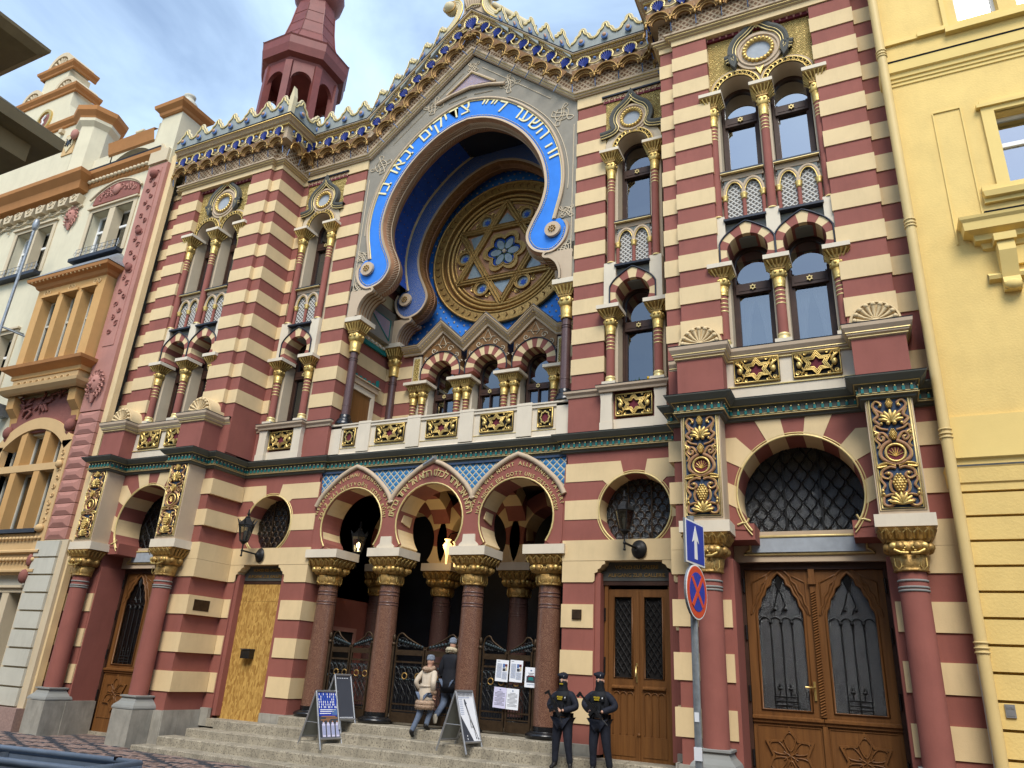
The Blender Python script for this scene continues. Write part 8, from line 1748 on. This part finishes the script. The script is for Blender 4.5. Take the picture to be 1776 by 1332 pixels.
def police(label, loc, rz, s, arms, legs, clasp, mask_text):
    t, J, s = person(label, loc, rz, s, arms, legs, dict(leg='police', boot='boot', jacket='police', bulk=1.18, boot_h=.45, boot_r=.066, lw=1.13, aw=1.2), .0, 'armed police officers')
    beret(t, s, 0)
    m = MB()                                             # snood over nose, mouth and neck
    n_ = 18; pr = [(.105, .09, 1.46), (.10, .095, 1.50), (.082, .095, 1.55), (.083, .112, 1.60), (.081, .112, 1.635), (.079, .106, 1.645)]
    m.add([((a*cos(2*pi*i/n_))*s, (-.022+b*sin(2*pi*i/n_)*(1.05 if sin(2*pi*i/n_) < 0 else .95))*s, (z+(.012*-sin(2*pi*i/n_) if z > 1.62 else 0))*s) for a, b, z in pr for i in range(n_)], [(j*n_+i, j*n_+(i+1) % n_, (j+1)*n_+(i+1) % n_, (j+1)*n_+i) for j in range(5) for i in range(n_)], 0, True)
    if mask_text: put_text(m, 'POLICIE', 0, -.142*s, 1.585*s, .03*s, 1, width=.075*s)
    m.build('face_scarf', ['policevest', 'vestyellow'], t)
    v = MB(); n_ = 20; pr = [(.185, .135, 1.06), (.20, .155, 1.10), (.205, .165, 1.25), (.20, .165, 1.36), (.165, .14, 1.43), (.11, .10, 1.47)]
    v.add([(a*cos(2*pi*i/n_)*s, b*sin(2*pi*i/n_)*s, z*s) for a, b, z in pr for i in range(n_)], [(j*n_+i, j*n_+(i+1) % n_, (j+1)*n_+(i+1) % n_, (j+1)*n_+i) for j in range(5) for i in range(n_)], 0, True)
    for x, z, w2, h2 in ((-.13, 1.10, .05, .10), (-.06, 1.10, .05, .10), (.02, 1.10, .05, .10), (.09, 1.10, .05, .10), (.08, 1.28, .06, .09)): v.box(x*s, (x+w2)*s, -.20*s, -.14*s, z*s, (z+h2)*s)
    v.box(-.09*s, .07*s, -.178*s, -.15*s, 1.285*s, 1.36*s); put_text(v, 'POLICIE', -.01*s, -.180*s, 1.33*s, .045*s, 1, width=.12*s); put_text(v, 'POLICE', -.01*s, -.180*s, 1.292*s, .04*s, 1, width=.10*s); v.ball((.11*s, -.205*s, 1.33*s), (.02*s, .015*s, .025*s), 2, 7, 5); v.build('vest', ['policevest', 'vestyellow', 'alu'], t)
    bl = MB().lathe(0, 0, [(.175*s, .98*s), (.18*s, .985*s), (.18*s, 1.04*s), (.175*s, 1.045*s)], 20, cap=False); bl.v = [(x, y*.78, z) for x, y, z in bl.v]
    for a in (-150, -30, 20, 160): bl.box(.17*s*cos(radians(a))-.04*s, .17*s*cos(radians(a))+.04*s, .14*s*sin(radians(a))-.03*s, .14*s*sin(radians(a))+.03*s, .93*s, 1.05*s)
    bl.box(-.20*s, -.135*s, -.05*s, .06*s, .62*s, .84*s); bl.build('belt', 'policevest', t)
    MB().box(.225*s, .245*s, -.05*s, .03*s, 1.29*s, 1.37*s).box(.22*s, .246*s, -.045*s, .0, 1.31*s, 1.34*s, 1).build('arm_badge', ['lilac', 'signred'], t)
    return t, s
def rifle(loc, group, label, a, b, base):
    "a = butt end, b = muzzle"
    A, B_ = Vector(a), Vector(b); d = (B_-A).normalized(); up = (Vector((0, 0, 1))-d*d.z).normalized(); sd = d.cross(up); l = (B_-A).length; m = MB()
    def bx(t0, t1, u0, u1, w_, mm=0):
        P = [A+d*(t*l)+up*u+sd*q for t in (t0, t1) for u in (u0, u1) for q in (-w_, w_)]; m.add([tuple(p) for p in P], [(0, 1, 3, 2), (4, 6, 7, 5), (0, 4, 5, 1), (2, 3, 7, 6), (0, 2, 6, 4), (1, 5, 7, 3)], mm)
    bx(0, .06, -.06, .02, .014); bx(.06, .30, -.012, .014, .010); bx(.30, .58, -.022, .026, .016); bx(.58, .80, -.018, .020, .014); m.tube([tuple(A+d*l*.8), tuple(B_)], .008, 6); bx(.36, .42, -.085, -.022, .010); bx(.50, .56, -.11, -.022, .010); bx(.40, .56, .03, .05, .006); bx(.90, .92, .0, .03, .004)
    o = m.build('rifle', 'gun', None, rel=base); o.location = [q*K for q in base]; o['label'] = label; o['category'] = 'rifle'; o['group'] = group
S1 = 1.30/1.81; PA = (3.06, .66, .375)
police('police officer in dark uniform with bare clasped hands, left of the pair', PA, radians(0), S1, [(-1, (-.30, -.02, 1.16), (-.10, -.25, 1.10)), (1, (.30, -.02, 1.16), (.06, -.25, 1.09))], [(-1, (-.135, -.02, .50), (-.16, .01, .09), (-.20, -.14, .045)), (1, (.13, -.03, .50), (.17, .02, .09), (.22, -.12, .045))], True, True)
pa = bpy.data.objects['person']; hand(pa, S1, (-.085, -.26, 1.10), (.9, -.25, -.15), (0, -.5, 1), 'skin'); hand(pa, S1, (.05, -.27, 1.085), (-.9, -.3, .1), (0, -.4, 1), 'skin')
rifle(None, 'rifles of the police officers', 'black rifle slung across the front of the left police officer', (PA[0]-.155, PA[1]-.24, 1.42), (PA[0]+.09, PA[1]-.26, 1.0), (PA[0], PA[1]-.25, 1.2))
S2 = 1.335/1.81; PB = (3.64, .64, .375)
pb, _ = police('police officer in black gloves and full face scarf, right of the pair', PB, radians(0), S2, [(-1, (-.33, -.02, 1.20), (-.12, -.25, 1.08)), (1, (.33, -.02, 1.18), (.10, -.26, 1.09))], [(-1, (-.12, -.05, .50), (-.13, .0, .09), (-.17, -.15, .045)), (1, (.14, -.02, .50), (.20, .03, .09), (.27, -.10, .045))], False, False)
hand(pb, S2, (-.12, -.26, 1.08), (.5, -.25, -.35), (.4, -.3, 1), 'policevest'); hand(pb, S2, (.09, -.27, 1.09), (-.5, -.3, -.1), (-.3, -.3, 1), 'policevest')
rifle(None, 'rifles of the police officers', 'black rifle held across the belly of the right police officer', (PB[0]-.24, PB[1]-.24, 1.42), (PB[0]+.20, PB[1]-.27, 1.02), (PB[0], PB[1]-.25, 1.2))
def beanie(t, s, L_, m_='beanie', band_=True):
    m = MB(); y = -L_-.02; n_ = 18; P = []
    for r, z in ((.086, 1.675), (.094, 1.69), (.094, 1.72), (.088, 1.725), (.09, 1.76), (.07, 1.79), (.03, 1.805), (.0, 1.806)): P += [(r*cos(2*pi*i/n_)*s, (y+.0+r*1.13*sin(2*pi*i/n_))*s, z*s) for i in range(n_)]
    m.add(P, [(j*n_+i, j*n_+(i+1) % n_, (j+1)*n_+(i+1) % n_, (j+1)*n_+i) for j in range(7) for i in range(n_)], 0, True); m.build('knitted_hat', m_, t)
def ring_fur(t, s, c, rx, ry, r, m_, name, tilt=0.):
    m = MB(); rnd = random.Random(6); P = [(c[0]+rx*cos(2*pi*i/20), c[1]+ry*sin(2*pi*i/20), c[2]+tilt*sin(2*pi*i/20)) for i in range(20)]
    m.tube([tuple(q*s for q in p) for p in P], r*s, 8, 0, True)
    for p in P:
        for k in range(26): a, b = rnd.uniform(0, 6.28), rnd.uniform(-1.4, 1.4); q = Vector((cos(a)*cos(b), sin(a)*cos(b), sin(b))); e = Vector(p)+q*r; m.tube([tuple(e*s), tuple((e+q*.016+Vector((rnd.uniform(-.01, .01), 0, -.006)))*s)], [.006*s, .0015*s], 3, cap=False)
    m.build(name, m_, t)
# woman and man walking in, seen from behind (facing +y)
S3 = 1.29/1.80
t, J, s = person('woman in a pale coat with fur hem and grey knitted hat, climbing the steps', (.37, 1.16, .56), radians(172), S3, [(-1, (-.27, .10, 1.16), (-.22, .0, .98)), (1, (.28, .09, 1.17), (.22, -.06, 1.0))], [(-1, (-.10, -.10, .58), (-.09, .02, .23), (-.09, -.13, .19)), (1, (.08, .06, .50), (.13, .26, .10), (.12, .17, .015))], dict(leg='denim', boot='boot', jacket='coat', bulk=1.10, hem=.68, hem_r=(.205, .175), boot_h=.85, boot_r=.066), .05)
beanie(t, s, .05); ring_fur(t, s, (0, -.035, 1.49), .115, .10, .048, 'fur', 'fur_collar', -.02)
for z, r in ((.66, .06), (.73, .06)): ring_fur(t, s, (0, .01, z), .185, .155, r, 'fur', 'fur_hem')
for a, w2 in ((-1, (-.22, .0, .98)), (1, (.22, -.06, 1.0))): ring_fur(t, s, w2, .03, .03, .035, 'fur', 'fur_cuff'); hand(t, s, (w2[0], w2[1]-.0, w2[2]-.03), (0, -.3, -1), (a*.2, -1, 0), 'skin')
MB().lathe(0, 0, [(.172*s, 1.085*s), (.178*s, 1.09*s), (.178*s, 1.12*s), (.172*s, 1.125*s)], 20, cap=False).build('coat_belt', 'coat', t)
S4 = 1.50/1.81
t, J, s = person('man in a black parka with pale fur hood and grey knitted hat, walking in', (.56, 1.62, .672), radians(176), S4, [(-1, (-.25, .02, 1.14), (-.24, -.12, .94)), (1, (.25, .02, 1.14), (.23, -.10, .94))], [(-1, (-.10, -.08, .50), (-.10, .0, .10), (-.11, -.14, .05)), (1, (.10, .02, .50), (.11, .30, .24), (.11, .26, .12))], dict(leg='denim', boot='sole', jacket='parka', bulk=1.14, hem=.70, hem_r=(.215, .18)), .0)
beanie(t, s, 0); ring_fur(t, s, (0, .0, 1.53), .105, .10, .045, 'furpale', 'fur_hood', .03)
for a, w2 in ((-1, (-.24, -.12, .94)), (1, (.23, -.10, .94))): hand(t, s, w2, (0, -.4, -1), (-a*.6, -1, 0), 'policevest')
